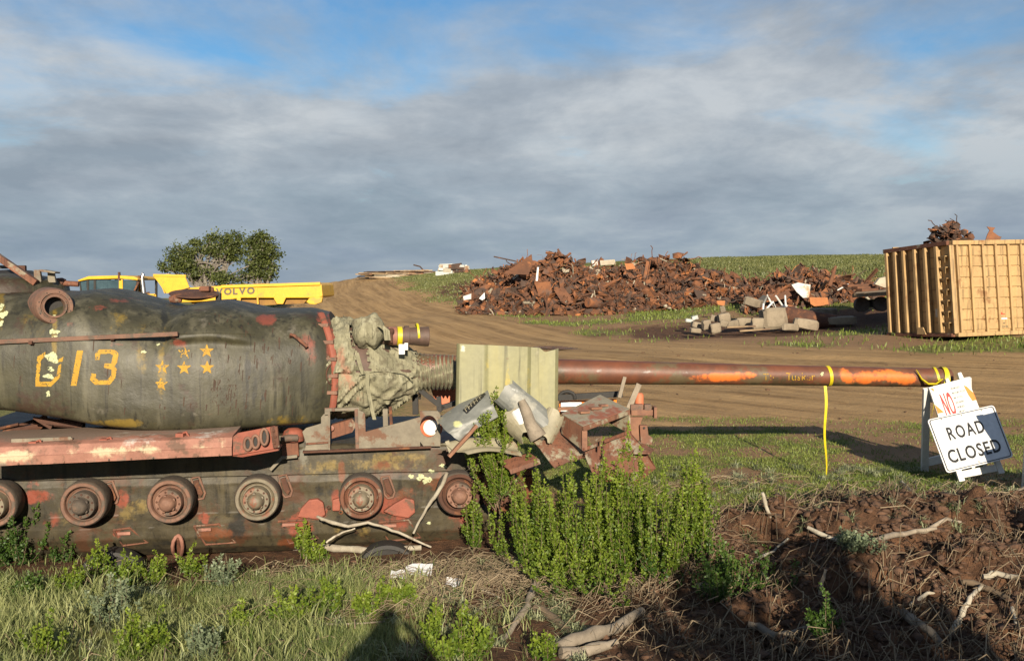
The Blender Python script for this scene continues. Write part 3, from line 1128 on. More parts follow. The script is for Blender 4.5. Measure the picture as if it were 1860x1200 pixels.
ht = MB()
hc = tp(353, 534, -0.75)
ht.lathe(hc, (0.05, -0.15, 1), [(-0.055, 0.0), (-0.05, 0.12), (-0.02, 0.22), (0.0, 0.255), (0.012, 0.25), (0.02, 0.2), (0.03, 0.1), (0.03, 0.0)], 36)
hatch = ht.build('hatch_lid', 'rust_dark', TURRET, smooth=50)
hb = MB()
hb.box(tp(374, 524, -0.75), (0.09, 0.1, 0.05))
hb.tube([tp(362, 527, -0.8), tp(388, 526, -0.8)], 0.03, 8)
hb.build('hinge', 'rust_mid', hatch, bevel=0.005)
MB().bar(tp(397, 532, -0.75), tp(397, 552, -0.75), 0.05, 0.05).build('hatch_post', 'black_iron', hatch)
MB().tube([tp(308, 544, -0.6), tp(318, 542, -0.6), tp(330, 545, -0.6)], [0.03, 0.05, 0.03], 10).build('latch', 'rust_mid', hatch, smooth=50)

# ------------------------------------------------------------------ gun, cover, sight
GA, GB = at(610, 668, 10.35), at(1722, 686, 11.1)
GD = (GB - GA).normalized()
GL = (GB - GA).length


def gp(px):
    """distance along the gun axis where pixel column px crosses it"""
    lo, hi = -1.0, GL + 1
    for _ in range(40):
        m = (lo + hi) / 2
        p = GA + GD * m
        if proj(p.x, p.y, p.z)[0] < px:
            lo = m
        else:
            hi = m
    return lo


def gax(px):
    return GA + GD * gp(px)


R_PX = [(720, 30), (830, 26), (1016, 23), (1200, 20.7), (1400, 18.7), (1600, 17.6), (1722, 17.3)]
prof = []
for px in np.linspace(720, 1722, 170):
    p = gax(px)
    prof.append((gp(px), interp(R_PX, px) / FPX * p.y))
tl, tr_ = prof[-1]
prof += [(tl + 0.012, tr_ - 0.008), (tl + 0.012, 0.062), (tl - 0.4, 0.06), (tl - 0.4, 0.0)]
BAR = MB().lathe(GA, GD, prof, 40).build('gun_barrel', 'gun_steel', TANK, smooth=40)
paint(BAR, 'orange', [(1312, 685, 58, 9, 1.), (1350, 681, 30, 8, .9), (1270, 688, 20, 8, .8), (1560, 685, 45, 14, 1.), (1610, 683, 40, 14, 1.), (1645, 688, 24, 13, .9), (1535, 678, 14, 12, .9)])
paint(BAR, 'olive', [(1100, 702, 300, 7, .8), (1450, 699, 260, 6, .8), (1430, 690, 60, 12, .6), (1030, 680, 25, 25, .5), (1690, 690, 16, 20, .5)])
paint(BAR, 'pale', [(1175, 675, 16, 4, .7), (1090, 673, 10, 4, .6), (1245, 676, 8, 3, .6), (1560, 672, 10, 4, .4)])
_bm = bmesh.new()
_bm.from_mesh(BAR.data)
_bm.transform(Matrix.Translation(BASE[BAR.name]))
BV_B = BVHTree.FromBMesh(_bm)
_bm.free()


def surf_text(name, bv, txt, px, py, size, mat, parent, lift=0.003, xs=1.0, slope=0.0, wear=0.0, seed=1):
    vs, fs = text_mesh(txt, size, 0, xs)
    polys = []
    for f in fs:
        polys.append([(px + vs[i][0] + 0 * vs[i][1], py - vs[i][1] + slope * vs[i][0]) for i in f])
    return decal(name, bv, polys, mat, parent, cell=0.8, lift=lift, wear=wear, seed=seed)


for k, (ch, lx) in enumerate(zip('The', (1386, 1398, 1409))):
    surf_text('painted_letter', BV_B, ch, lx, 690, 17, 'yellow_paint', BAR, wear=0.5, seed=61 + k)
for k, (ch, lx) in enumerate(zip('Tusker', (1427, 1437, 1447, 1455, 1464, 1473))):
    surf_text('painted_letter', BV_B, ch, lx, 690, 19, 'yellow_paint', BAR, wear=0.36 + 0.03 * k, seed=71 + k)
decal('paint_spot', BV_B, [blot(1493, 679, 3, 3, 5)], 'lichen', BAR, lift=0.004)

# canvas cover over the mantlet, torn open to the steel underneath
C_T = [(598, 584), (625, 580), (650, 584), (680, 592), (700, 604), (722, 622), (750, 640), (775, 645), (830, 646)]
C_B = [(598, 752), (625, 752), (660, 752), (690, 746), (715, 734), (740, 722), (760, 709), (790, 706), (830, 706)]


def cover(scale, noise_amt, m=130, n=120):
    P = []
    for px in np.linspace(598, 828, m):
        t, b = interp(C_T, px), interp(C_B, px)
        c = at(px, (t + b) / 2, gax(px).y)
        r = (b - t) / 2 / FPX * c.y * scale
        row = []
        band = float(sstep(745, 770, px))
        for k in range(n):
            th = 2 * math.pi * k / n
            f1 = float(fbm(px * 0.02, th * 3.2 + px * 0.018, 81, 4)) - 0.5
            f2 = 1 - abs(2 * float(fbm(px * 0.012 + 3, th * 2.6 - px * 0.03, 85, 3)) - 1)
            dr = noise_amt * ((1 - band) * (0.045 * f1 + 0.06 * (f2 ** 5 - 0.3) + 0.010 * math.sin(th * 18 + px * 0.07 + 9 * f1)) + band * (0.018 * math.sin(px * 0.85 + 1.5 * math.sin(th * 2)) + 0.03 * f1))
            sag = 0.05 * (1 - band) * max(0, -math.sin(th)) * float(fbm(px * 0.05, th, 88, 2))
            rr = r + dr + sag * noise_amt
            e1 = Vector((TN.x, TN.y, 0))
            row.append(c + e1 * (rr * math.cos(th) * (1.15 - 0.15 * band)) + UPV * (rr * math.sin(th)))
        P.append(row)
    return P


P = cover(1.0, 1.0)
m, n = len(P), len(P[0])
mb = MB()
mb.v = [tuple(p) for r in P for p in r]
HOLES = [[(636, 588), (650, 590), (662, 612), (668, 640), (672, 672), (650, 676), (645, 640), (638, 612)], [(757, 641), (762, 642), (765, 662), (760, 664)], [(769, 640), (777, 642), (776, 668), (768, 660)], [(784, 642), (788, 644), (787, 676), (781, 664)],
         [(664, 610), (676, 618), (672, 628), (664, 626)]]
for i in range(m - 1):
    for j in range(n):
        j2 = (j + 1) % n
        cpt = (P[i][j] + P[i + 1][j2]) / 2
        if (cpt - P[i][j]).length < 1 and (cpt - gax(700)).dot(TN) > -0.2:
            x_, y_ = proj(cpt.x, cpt.y, cpt.z)
            if any(inside(h_, x_ + 3 * math.sin(y_), y_) for h_ in HOLES) and (cpt - at(x_, y_, gax(min(max(x_, 600), 1700)).y)).dot(TN) > 0:
                continue
        mb.f.append((i * n + j, i * n + j2, (i + 1) * n + j2, (i + 1) * n + j))
        mb.mi.append(0)
CANV = mb.build('canvas_cover', 'canvas', TANK, smooth=70, fixn=False)
paint(CANV, 'pink', [(628, 700, 20, 40, .7), (620, 650, 10, 30, .5), (640, 720, 24, 20, .5)])
mb = MB().grid(cover(0.93, 0.0, 30, 48), closed=True)
mb.build('mantlet', 'sight_brown', TANK, smooth=60)
# bunched canvas on top, torn strips
mb = MB()
bc = at(668, 602, 9.95)
rows = []
for i in range(25):
    ph = math.pi * i / 24
    row = []
    for k in range(30):
        th = 2 * math.pi * k / 30
        d = Vector((math.sin(ph) * math.cos(th), math.sin(ph) * math.sin(th), math.cos(ph)))
        r = 0.15 + 0.05 * (float(fbm(d.x * 2.5 + 4, d.z * 2.5 + d.y * 2, 91, 4)) - 0.5) * 2
        row.append(bc + Vector((d.x * r * 1.05, d.y * r, d.z * r * 1.15)))
    rows.append(row)
mb.grid(rows, closed=True)
mb.build('canvas_bundle', 'canvas', CANV, smooth=70)
mb = MB()
for (pl, w) in [([(668, 676), (667, 700), (672, 725), (676, 745), (680, 762)], 0.018), ([(648, 640), (655, 668), (660, 680)], 0.02), ([(690, 590), (702, 600), (704, 618)], 0.03)]:
    L = [[at(a, b, 9.78) + Vector((s * w, 0.01 * math.sin(b), 0)) for s in (-1, 0, 1)] for a, b in pl]
    MB().sheet(L, 0.004).build('torn_strip', 'canvas', CANV, smooth=60)
# strap seam over the lower cover
for (pl) in [[(655, 680), (670, 674), (700, 672), (735, 676), (752, 690)]]:
    L = [at(a, b, 9.9 + 0.003 * (a - 655)) - Vector((0, 0.09, 0)) for a, b in pl]
    MB().tube(L, 0.006, 6).build('seam', 'canvas', CANV, smooth=40)

# gunner's sight tube beside the gun
SA = at(700, 610, 10.15)
SD = (at(778, 611, 10.24) - SA).normalized()
k_ = 10.2 / FPX
SIGHT = MB().lathe(SA, SD, [(-0.15, 0.09), (0.0, 0.09), (0.19, 0.093), (0.19, 0.105), (0.235, 0.108), (0.24, 0.088), (0.30, 0.09), (0.36, 0.097), (0.435, 0.1), (0.44, 0.095), (0.44, 0.08), (0.38, 0.075), (0.38, 0.0)], 32).build('sight_tube', 'sight_brown', TANK, smooth=35)
MB().lathe(SA, SD, [(0.03, 0.0905), (0.03, 0.0925), (0.11, 0.0945), (0.11, 0.0905)], 32).build('salmon_band', 'primer_pink', SIGHT, smooth=35)
MB().lathe(SA, SD, [(0.115, 0.091), (0.12, 0.099), (0.165, 0.099), (0.168, 0.091)], 32).build('yellow_band', 'yellow_tape', SIGHT, smooth=35)
MB().lathe(SA + SD * 0.0, (SD + UPV * 0.1), [(0.318, 0.09), (0.318, 0.103), (0.34, 0.1035), (0.34, 0.09)], 32).build('yellow_band', 'yellow_tape', SIGHT, smooth=35)
MB().tube([at(711, 622, 10.03), at(711, 604, 10.03)], 0.016, 8).lathe(at(711, 601, 10.03), (0, 0, 1), [(-0.03, 0.0), (-0.025, 0.02), (0.0, 0.032), (0.025, 0.02), (0.03, 0.0)], 12).build('knob', 'rust_dark', SIGHT, smooth=50)
MB().box(at(730, 634, 10.0), (0.06, 0.04, 0.10)).build('white_clip', 'bright_white', SIGHT, bevel=0.004)
MB().box(at(738, 629, 9.98), (0.035, 0.03, 0.07)).build('white_clip', 'bright_white', SIGHT, bevel=0.004)

# ------------------------------------------------------------------ hull
ZT = tp(312, 868).z
ZB = tp(312, 1009, -0.2).z


def hull():
    mb = MB()
    S0, S1 = tp(-120, 900), tp(985, 900)
    L = (S1 - S0).length
    prof = [(-0.9, ZB - 0.05), (-0.40, ZB - 0.02), (-0.16, ZB + 0.03), (-0.03, ZB + 0.12), (0.05, ZB + 0.24), (0.075, ZB + 0.36), (0.03, ZB + 0.41), (-0.02, ZB + 0.46), (0.0, ZT - 0.18), (0.02, ZT - 0.06), (0.0, ZT), (0.03, ZT + 0.015), (0.03, ZT + 0.26), (0.0, ZT + 0.29), (-1.0, ZT + 0.32), (-2.0, ZT + 0.32)]
    pp = []
    for i in range(len(prof) - 1):
        for t in np.linspace(0, 1, 9, endpoint=False):
            pp.append((prof[i][0] * (1 - t) + prof[i + 1][0] * t, prof[i][1] * (1 - t) + prof[i + 1][1] * t))
    rows = []
    for s in np.linspace(0, 1, 230):
        row = []
        nose = float(sstep(0.86, 1.0, s))
        for (o, z) in pp:
            dn = 0.045 * (float(fbm(s * 26, z * 4, 101, 5)) - 0.5)
            zz_ = z - nose * max(0, (z - ZB - 0.55)) * 0.7 + nose * max(0, ZB + 0.3 - z) * 0.6
            p = S0 + TA * (L * s) + TN * (o + dn - nose ** 1.5 * 0.7)
            row.append(Vector((p.x, p.y, zz_)))
        rows.append(row)
    mb.grid(rows)
    return mb.build('hull', 'steel_hull', TANK, smooth=50)


HULL = hull()
paint(HULL, 'ochre', [(650, 845, 140, 14, 0.76), (560, 850, 40, 16, 0.65), (720, 830, 60, 12, 0.86), (250, 920, 30, 18, 0.65), (400, 930, 40, 12, 0.60), (230, 940, 30, 18, 0.43), (120, 930, 20, 30, 0.43), (640, 960, 50, 20, 0.54), (770, 870, 30, 18, 0.54)])
paint(HULL, 'prim', [(65, 902, 34, 16, 1.08), (222, 905, 14, 22, 1.20), (370, 940, 14, 14, 1.08), (355, 925, 8, 16, 0.84), (540, 955, 34, 26, 1.08), (570, 930, 34, 20, 0.96), (700, 915, 30, 20, 0.96), (720, 950, 40, 22, 0.72), (50, 880, 25, 10, 0.72), (610, 905, 10, 24, 0.84),
                     (215, 970, 12, 8, 0.72), (90, 945, 20, 20, 0.48), (840, 930, 30, 30, 0.72)])
paint(HULL, 'pale', [(555, 830, 12, 26, .8), (400, 925, 30, 8, .5), (70, 930, 14, 20, .35), (690, 885, 20, 14, .35)])
paint(HULL, 'dark', [(430, 960, 26, 40, 0.72), (440, 990, 40, 16, 0.72), (590, 890, 30, 16, 0.54), (760, 940, 30, 40, 0.63), (300, 990, 30, 14, 0.54), (520, 900, 24, 20, 0.45)])
paint(HULL, 'rust', [(385, 970, 40, 16, 1.22), (540, 985, 40, 12, 1.08), (690, 845, 30, 10, 0.94), (620, 855, 8, 24, 1.08), (810, 880, 40, 30, 0.81), (900, 880, 60, 40, 1.22), (960, 860, 60, 60, 1.35), (740, 900, 24, 20, 0.68), (480, 880, 20, 10, 0.81)])
_bm = bmesh.new()
_bm.from_mesh(HULL.data)
_bm.transform(Matrix.Translation(BASE[HULL.name]))
BV_H = BVHTree.FromBMesh(_bm)
_bm.free()
for k, (cx, cy, rx, ry) in enumerate([(747, 865, 4, 4), (764, 866, 7, 5), (778, 870, 6, 5), (784, 855, 5, 3), (804, 845, 6, 3), (772, 874, 5, 3), (779, 949, 4, 2)]):
    decal('lichen_patch', BV_H, [blot(cx, cy, rx, ry, 100 + k)], 'lichen', HULL, lift=0.006, wear=0.25, seed=140 + k)

# deck under the turret, with the back of the hull closed
mb = MB()
for s in (0,):
    a, b = tp(-140, 806, 0.12), tp(560, 796, 0.0)
    mb.plate([Vector((a.x, a.y, a.z)), Vector((b.x, b.y, a.z)), Vector((b.x, b.y, a.z)) - TN * 2.4, Vector((a.x, a.y, a.z)) - TN * 2.5], UPV * -0.12)
mb.build('deck', 'steel_hull', TANK)
mb = MB()
a, b = tp(-140, 900, -2.0), tp(900, 900, -2.0)
mb.plate([Vector((a.x, a.y, ZB)), Vector((b.x, b.y, ZB)), Vector((b.x, b.y, ZT + 0.2)), Vector((a.x, a.y, ZT + 0.3))], TN * -0.1)
mb.build('far_side', 'steel_hull', TANK)
mb = MB()
rg = tp(250, 792, -1.0)
mb.lathe(Vector((rg.x, rg.y, a.z)), (0, 0, 1), [(ZT + 0.25 - a.z, 1.02), (ZT + 0.46 - a.z, 1.0), (ZT + 0.46 - a.z, 0.8)], 48)
mb.build('turret_ring', 'rust_dark', TANK, smooth=40)
# engine deck clutter in the dark gap at the left
rr = random.Random(5)
mb = MB()
for k in range(16):
    p = tp(rr.uniform(-60, 120), rr.uniform(775, 800), rr.uniform(-0.5, 0.05))
    MB().tube([p, p + Vector((rr.uniform(-.2, .2), rr.uniform(-.1, .1), rr.uniform(0, .12))), p + Vector((rr.uniform(-.3, .3), 0.1, rr.uniform(-.05, .1)))], rr.uniform(.015, .04), 7).build('engine_pipe', 'rust_dark', TANK, smooth=40)

# fender rail
FO = 0.92
FL, FR = tp(-70, 849, FO), tp(421, 827, FO)
FDIR = (FR - FL).normalized()


def fpt(s, o, z):
    return FL + (FR - FL) * s + TN * (o - 0.57) + UPV * z


secs = [(0.57, 0.0), (0.575, 0.075), (0.565, 0.08), (0.52, 0.155), (0.50, 0.165), (-0.30, 0.19), (-0.32, 0.17), (-0.32, 0.14), (0.50, 0.13), (0.535, 0.06), (0.54, 0.0)]
rows = []
for s in np.linspace(0, 1, 80):
    row = []
    for (o, z) in secs:
        w = 0.012 * (float(fbm(s * 20, o * 3, 111, 3)) - 0.5)
        row.append(fpt(s, o + w, z + 0.008 * (float(fbm(s * 14, z * 9, 113, 3)) - 0.5)))
    rows.append(row)
mb = MB().grid(rows, closed=True)
mb.f += [tuple(range(len(secs))), tuple(79 * len(secs) + k for k in range(len(secs) - 1, -1, -1))]
mb.mi += [0, 0]
FEND = mb.build('fender', 'primer_pink', TANK, smooth=30)
paint(FEND, 'cream', [(180, 816, 60, 8, 1.4), (260, 813, 55, 7, 1.4), (340, 808, 70, 6, 1.3), (20, 827, 46, 8, 1.1), (130, 820, 24, 7, .9), (405, 803, 14, 10, 1.2)])
paint(FEND, 'grime', [(q_, 789 - 0.05 * q_, 46, 15, 2.6) for q_ in range(-60, 440, 30)] + [(q_, 845 - 0.05 * q_, 14, 4, .8) for q_ in range(0, 420, 55)])
paint(FEND, 'white', [(60, 800, 60, 6, .6), (250, 800, 80, 4, .6), (370, 792, 40, 5, .7)])
MB().plate([tp(20, 797, 0.7), tp(128, 793, 0.7), tp(132, 797, 0.7), tp(126, 805, 0.7), tp(20, 809, 0.7)], TN * -0.03).build('pale_strip', 'steel_grey', FEND, bevel=0.004)
for (px, py) in [(62, 806), (190, 801), (328, 791)]:
    c = tp(px, py, 0.75)
    MB().box(c, (0.07, 0.08, 0.05)).tube([c + Vector((0.02, 0, 0.02)), c + Vector((0.05, 0, 0.035)), c + Vector((0.075, 0, -0.01))], 0.012, 6).build('clip', 'primer_red', FEND, bevel=0.005)
for k in range(12):
    s = 0.04 + k * 0.083
    MB().lathe(fpt(s, 0.57, 0.012), TN, [(0.0, 0.009), (0.01, 0.008), (0.013, 0.0)], 8).build('rivet', 'rim_rust', FEND)

# pierced bracket at the fender's front end
BRK = MB()
BRK.plate([tp(421, 827, 0.86), tp(418, 797, 0.84), tp(432, 786, 0.8), tp(500, 773, 0.75), tp(506, 800, 0.75), tp(500, 815, 0.75)], TN * -0.02)
BRK.plate([tp(421, 828, 0.88), tp(505, 815, 0.77), tp(507, 818, 0.77), tp(440, 830, 0.88)], TN * -0.3)
BRKO = BRK.build('fender_bracket', 'primer_red', TANK, bevel=0.005)
for (px, py, rx, ry) in [(450, 806, 6, 11), (464, 802, 6, 11), (480, 793, 6, 14)]:
    c = tp(px, py, 0.84)
    e1, e2 = TA * (rx / FPX * 9.4), UPV * (ry / FPX * 9.4)
    L = [c + e1 * math.cos(t) + e2 * math.sin(t) for t in np.linspace(0, 2 * math.pi, 21)]
    MB().tube(L, 0.014, 8, caps=False).build('oval_rim', 'rim_rust', BRKO, smooth=50)
    MB().plate([c + e1 * math.cos(t) * .95 + e2 * math.sin(t) * .95 - TN * 0.06 for t in np.linspace(0, 2 * math.pi, 20, endpoint=False)], TN * 0.05).build('oval_dark_disc', 'black_iron', BRKO)  # black disc on the plate, painted as the shade of a hole
MB().plate([tp(490, 776, 0.79), tp(504, 774, 0.79), tp(508, 812, 0.79), tp(496, 814, 0.79)], TN * -0.05).build('bracket_end', 'rust_mid', BRKO, bevel=0.006)
for (px, py) in [(497, 782), (499, 804), (500, 793)]:
    MB().lathe(tp(px, py, 0.79), TN, [(0, 0.014), (0.012, 0.013), (0.016, 0.0)], 8).build('bolt', 'rust_dark', BRKO)

# mudguard hinge, towing plate
MB().lathe(tp(533, 789, 0.05), UPV, [(-0.06, 0.1), (0.0, 0.105), (0.04, 0.09), (0.065, 0.05), (0.07, 0.0)], 24).build('filler_cap', 'primer_red', TANK, smooth=50)
MB().tube([tp(513, 797, 0.15), tp(524, 795, 0.18), tp(540, 795, 0.15)], 0.035, 10).build('hinge', 'rim_rust', TANK, smooth=50)
MB().plate([tp(512, 800, 0.1), tp(541, 797, 0.1), tp(543, 828, 0.1), tp(512, 831, 0.1)], TN * -0.06).build('hinge_plate', 'rust_mid', TANK, bevel=0.008)
MB().bar(tp(491, 853, 0.12), tp(512, 831, 0.12), 0.03, 0.03).build('stay_bar', 'steel_grey', TANK, bevel=0.003)
MB().bar(tp(511, 831, 0.12), tp(540, 828, 0.12), 0.03, 0.03).build('stay_bar', 'steel_grey', TANK, bevel=0.003)

# front guard frame of plates
G = MB()
G.plate([tp(549, 784, 0.12), tp(556, 777, 0.12), tp(583, 769, 0.12), tp(583, 752, 0.12), tp(598, 750, 0.12), tp(598, 817, 0.12), tp(553, 818, 0.12), tp(556, 806, 0.12)], TN * -0.03)
GUARD = G.build('guard_frame', 'steel_grey', TANK, bevel=0.004)
MB().plate([tp(556, 804, 0.13), tp(597, 801, 0.13), tp(597, 804, 0.13), tp(556, 807, 0.13)], TN * 0.015).build('guard_seam', 'rust_mid', GUARD)
MB().plate([tp(590, 742, 0.12), tp(600, 741, 0.12), tp(600, 818, 0.12), tp(597, 818, 0.12), tp(596, 752, 0.12), tp(590, 753, 0.12)], TN * 0.03).build('guard_post', 'steel_grey', GUARD, bevel=0.003)
MB().bar(tp(590, 744, 0.13), tp(652, 742, 0.1), 0.05, 0.028).build('guard_bar', 'steel_grey', GUARD, bevel=0.003)
MB().plate([tp(644, 743, 0.12), tp(650, 742, 0.12), tp(652, 814, 0.12), tp(646, 814, 0.12)], TN * 0.025).build('guard_post', 'rim_rust', GUARD, bevel=0.003)
hc_, hrx, hry = (779, 774), 16, 20
outer = [(650, 744), (660, 748), (663, 752), (664, 784), (700, 774), (735, 765), (758, 757), (762, 748), (778, 744), (792, 750), (800, 764), (800, 790), (794, 809), (648, 815)]
cen = [hc_[0] + 0, hc_[1]]
holepts = [(cen[0] + hrx * math.cos(t), cen[1] + hry * math.sin(t)) for t in np.linspace(0, 2 * math.pi, 24, endpoint=False)]
GP = MB()
GP.plate([tp(x_, y_, 0.12) for x_, y_ in [(650, 744), (660, 748), (663, 752), (664, 784), (700, 774), (735, 765), (763, 757), (763, 811), (648, 815)]], TN * -0.025)
ringo = [(763, 757), (762, 748), (778, 744), (792, 750), (800, 764), (801, 778), (800, 790), (794, 809), (780, 810), (763, 811), (763, 785), (763, 770)]
for k in range(24):
    t0, t1 = 2 * math.pi * k / 24, 2 * math.pi * (k + 1) / 24
    o_ = []
    for t in (t0, t1):
        dx, dy = math.cos(t), math.sin(t)
        sc_ = min((21 if dx > 0 else 16) / max(abs(dx), 1e-3), (36 if dy > 0 else 28) / max(abs(dy), 1e-3))
        o_.append((cen[0] + dx * sc_, cen[1] + dy * sc_))
    i_ = [(cen[0] + hrx * math.cos(t), cen[1] + hry * math.sin(t)) for t in (t0, t1)]
    GP.plate([tp(*i_[0], 0.12), tp(*o_[0], 0.12), tp(*o_[1], 0.12), tp(*i_[1], 0.12)], TN * -0.025)
GP.build('guard_plate', 'steel_grey', GUARD, fixn=True)
MB().bar(tp(550, 820, 0.14), tp(783, 811, 0.12), 0.07, 0.02).build('guard_ledge', 'rust_dark', GUARD)
# things seen behind the guard: white disc standing for sunlit glare, stowage, posts
DISC = MB().lathe(tp(783, 775, -0.14), TN, [(-0.16, 0.05), (-0.05, 0.09), (0.0, 0.105), (0.012, 0.104), (0.03, 0.07), (0.04, 0.0)], 32).build('sunlit_disc', 'bright_white', TANK, smooth=50)
MB().lathe(tp(783, 775, -0.14), TN, [(-0.03, 0.106), (0.02, 0.118), (0.028, 0.10), (0.036, 0.08)], 32).build('sunlit_disc_rim', 'orange_paint', DISC, smooth=50)
MB().plate([tp(600, 772, -0.12), tp(640, 760, -0.15), tp(648, 772, -0.15), tp(640, 785, -0.12), tp(602, 797, -0.1)], TN * -0.1).build('stowage_bin', 'rust_mid', TANK, bevel=0.01)
MB().lathe(tp(602, 777, -0.08), TN, [(0, 0.03), (0.02, 0.028), (0.03, 0.0)], 12).build('bin_latch', 'primer_pink', TANK, smooth=40)
for (x0, y0, x1, y1, w, o, mt, nm) in [(700, 742, 701, 778, .05, -.1, 'steel_grey', 'guard_stay'), (709, 738, 711, 772, .03, -.2, 'rust_dark', 'guard_stay'), (754, 716, 755, 752, .06, -.55, 'black_iron', 'lamp_guard_post'),
                                       (735, 717, 756, 717, .02, -.55, 'black_iron', 'lamp_guard_rail'), (760, 706, 806, 742, .05, -.35, 'black_iron', 'lamp_guard_strut'), (797, 720, 798, 748, .05, -.35, 'black_iron', 'lamp_guard_post'),
                                       (795, 742, 830, 731, .05, -.35, 'black_iron', 'lamp_guard_rail')]:
    MB().bar(tp(x0, y0, o), tp(x1, y1, o), w, w).build(nm, mt, TANK, bevel=0.003)
mb = MB()
for k, py in enumerate(np.arange(707, 724, 3.2)):
    mb.lathe(tp(762, py, -0.5), Vector((0.5, -0.5, 0.4)) if k % 2 else Vector((0.6, -0.6, -0.4)), [(-0.004, 0.012), (0.004, 0.016), (0.004, 0.008), (-0.004, 0.008)], 8)
    mb.build('chain_link', 'black_iron', TANK)
    mb = MB()
MB().plate([tp(783, 707, -0.75), tp(832, 704, -0.75), tp(832, 728, -0.75), tp(806, 736, -0.75), tp(790, 728, -0.75)], TN * -0.12).build('salmon_bin', 'orange_paint', TANK, bevel=0.012)

# ------------------------------------------------------------------ return rollers
def roller(px, py, k, tyre_m, rim_m, hub_m):
    face = tp(px, py, 0.30)
    c = face - TN * 0.30
    p = bpy.data.objects.new('return_roller', None)
    COL.objects.link(p)
    p.parent = TANK
    p.location = c - BASE[TANK.name]
    BASE[p.name] = Vector(c)
    MB().lathe(c, TN, [(-0.12, 0.27), (-0.02, 0.24), (0.03, 0.15), (0.2, 0.12)], 32, wob=0.01).build('roller_boss', 'steel_hull', p, smooth=40)
    MB().lathe(c, TN, [(0.03, 0.10), (0.05, 0.18), (0.06, 0.208), (0.09, 0.216), (0.25, 0.216), (0.285, 0.211), (0.295, 0.203)], 48, wob=0.004).build('tyre', tyre_m, p, smooth=35)
    MB().lathe(c, TN, [(0.295, 0.2028), (0.30, 0.198), (0.30, 0.172), (0.292, 0.165), (0.255, 0.16), (0.235, 0.135), (0.235, 0.10)], 48, wob=0.003).build('rim', rim_m, p, smooth=35)
    MB().lathe(c, TN, [(0.22, 0.128), (0.335, 0.126), (0.35, 0.12), (0.35, 0.084), (0.356, 0.08), (0.405, 0.074), (0.44, 0.06), (0.455, 0.04), (0.46, 0.0)], 40, wob=0.006).build('hub', hub_m, p, smooth=35)
    e1 = TN.cross(UPV).normalized()
    bo = MB()
    for i in range(10):
        a = 2 * math.pi * i / 10 + k
        MB().lathe(c + TN * 0.35 + (e1 * math.cos(a) + UPV * math.sin(a)) * 0.104, TN, [(-0.002, 0.011), (0.008, 0.010), (0.009, 0.0)], 7).build('bolt', 'rust_dark', p)
    for i in range(5):
        a = 2 * math.pi * i / 5 + k * 1.3
        bo.lathe(c + TN * 0.37 + (e1 * math.cos(a) + UPV * math.sin(a)) * 0.07, TN, [(-0.01, 0.018), (0.03, 0.016), (0.036, 0.0)], 10)
        bo.build('hub_lobe', hub_m, p, smooth=40)
        bo = MB()


for k, (px, py, a, b, c) in enumerate([(-14, 918, 'tyre_rubber', 'rim_rust', 'hub_grey'), (150, 916, 'tyre_rubber', 'rim_rust', 'tyre_rubber'), (307, 911, 'tyre_rubber', 'rim_rust', 'rim_rust'), (466, 907, 'tyre_rubber', 'hub_grey', 'hub_grey'),
                                       (656, 904, 'tyre_rubber', 'rust_mid', 'hub_grey'), (834, 898, 'tyre_rubber', 'rust_dark', 'rim_rust')]):
    roller(px, py, k, a, b, c)

# bump-stop pockets, brackets, pads along the hull side
def on_hull(px, py, lift=0.01):
    p, n = hit(BV_H, px, py)
    return (p if p is not None else tp(px, py, -0.1)) + TN * lift


def hull_plate(name, pts, mat, th=0.03, bev=0.006):
    ps = [on_hull(x, y, 0.0) for x, y in pts]
    o_ = max((p - TP0).dot(TN) for p in ps)
    return MB().plate([tp(x, y, o_ - 0.02) for x, y in pts], TN * (th + 0.02)).build(name, mat, HULL, bevel=bev)


for (cx, cy) in [(205, 892), (362, 884), (520, 880), (706, 882)]:
    hull_plate('pocket_dark', [(cx - 10, cy - 12), (cx - 1, cy - 15), (cx + 8, cy + 10), (cx + 4, cy + 17), (cx - 4, cy + 10)], 'rust_dark', 0.02, 0.008)  # dark rust plate painted in for the shaded recess of the pocket
    L = [on_hull(cx + a, cy + b, 0.012) for a, b in [(-14, -16), (0, -19), (11, 10), (8, 20), (-2, 22), (-8, 14), (-12, -4)]]
    MB().tube(L + [L[0]], 0.012, 8, caps=False).build('pocket_rim', 'rim_rust', HULL, smooth=40)
for pts in [[(541, 936), (548, 920), (562, 905), (578, 903), (588, 910), (592, 932), (580, 941)], [(696, 926), (716, 912), (736, 901), (752, 905), (754, 928), (742, 938), (716, 934)], [(604, 905), (620, 900), (618, 925), (604, 925)]]:
    o_ = hull_plate('roller_bracket', pts, 'primer_red', 0.05, 0.014)
    cx, cy = sum(p[0] for p in pts) / len(pts), sum(p[1] for p in pts) / len(pts)
    for (dx, dy) in [(8, -8), (-14, 5), (8, 14)]:
        p = on_hull(cx + dx, cy + dy, 0.05)
        MB().lathe(p, TN, [(0, 0.022), (0.004, 0.012), (-0.01, 0.011)], 10).build('bracket_hole', 'rust_dark', o_)
for pts in [[(352, 955), (398, 951), (428, 984), (374, 988)], [(505, 946), (552, 944), (578, 976), (526, 986)], [(688, 948), (742, 944), (764, 975), (706, 982)], [(206, 962), (236, 958), (268, 984), (224, 990)]]:
    L = [on_hull(x, y, 0.006) for x, y in pts]
    MB().tube(L + [L[0]], 0.013, 6, caps=False).build('pad_frame', 'rust_mid', HULL)
    MB().bar(on_hull(pts[0][0] + 8, pts[0][1] + 6, 0.012), on_hull(pts[0][0] + 32, pts[0][1] + 5, 0.012), 0.03, 0.03).build('pad_bar', 'primer_pink', HULL, bevel=0.004)
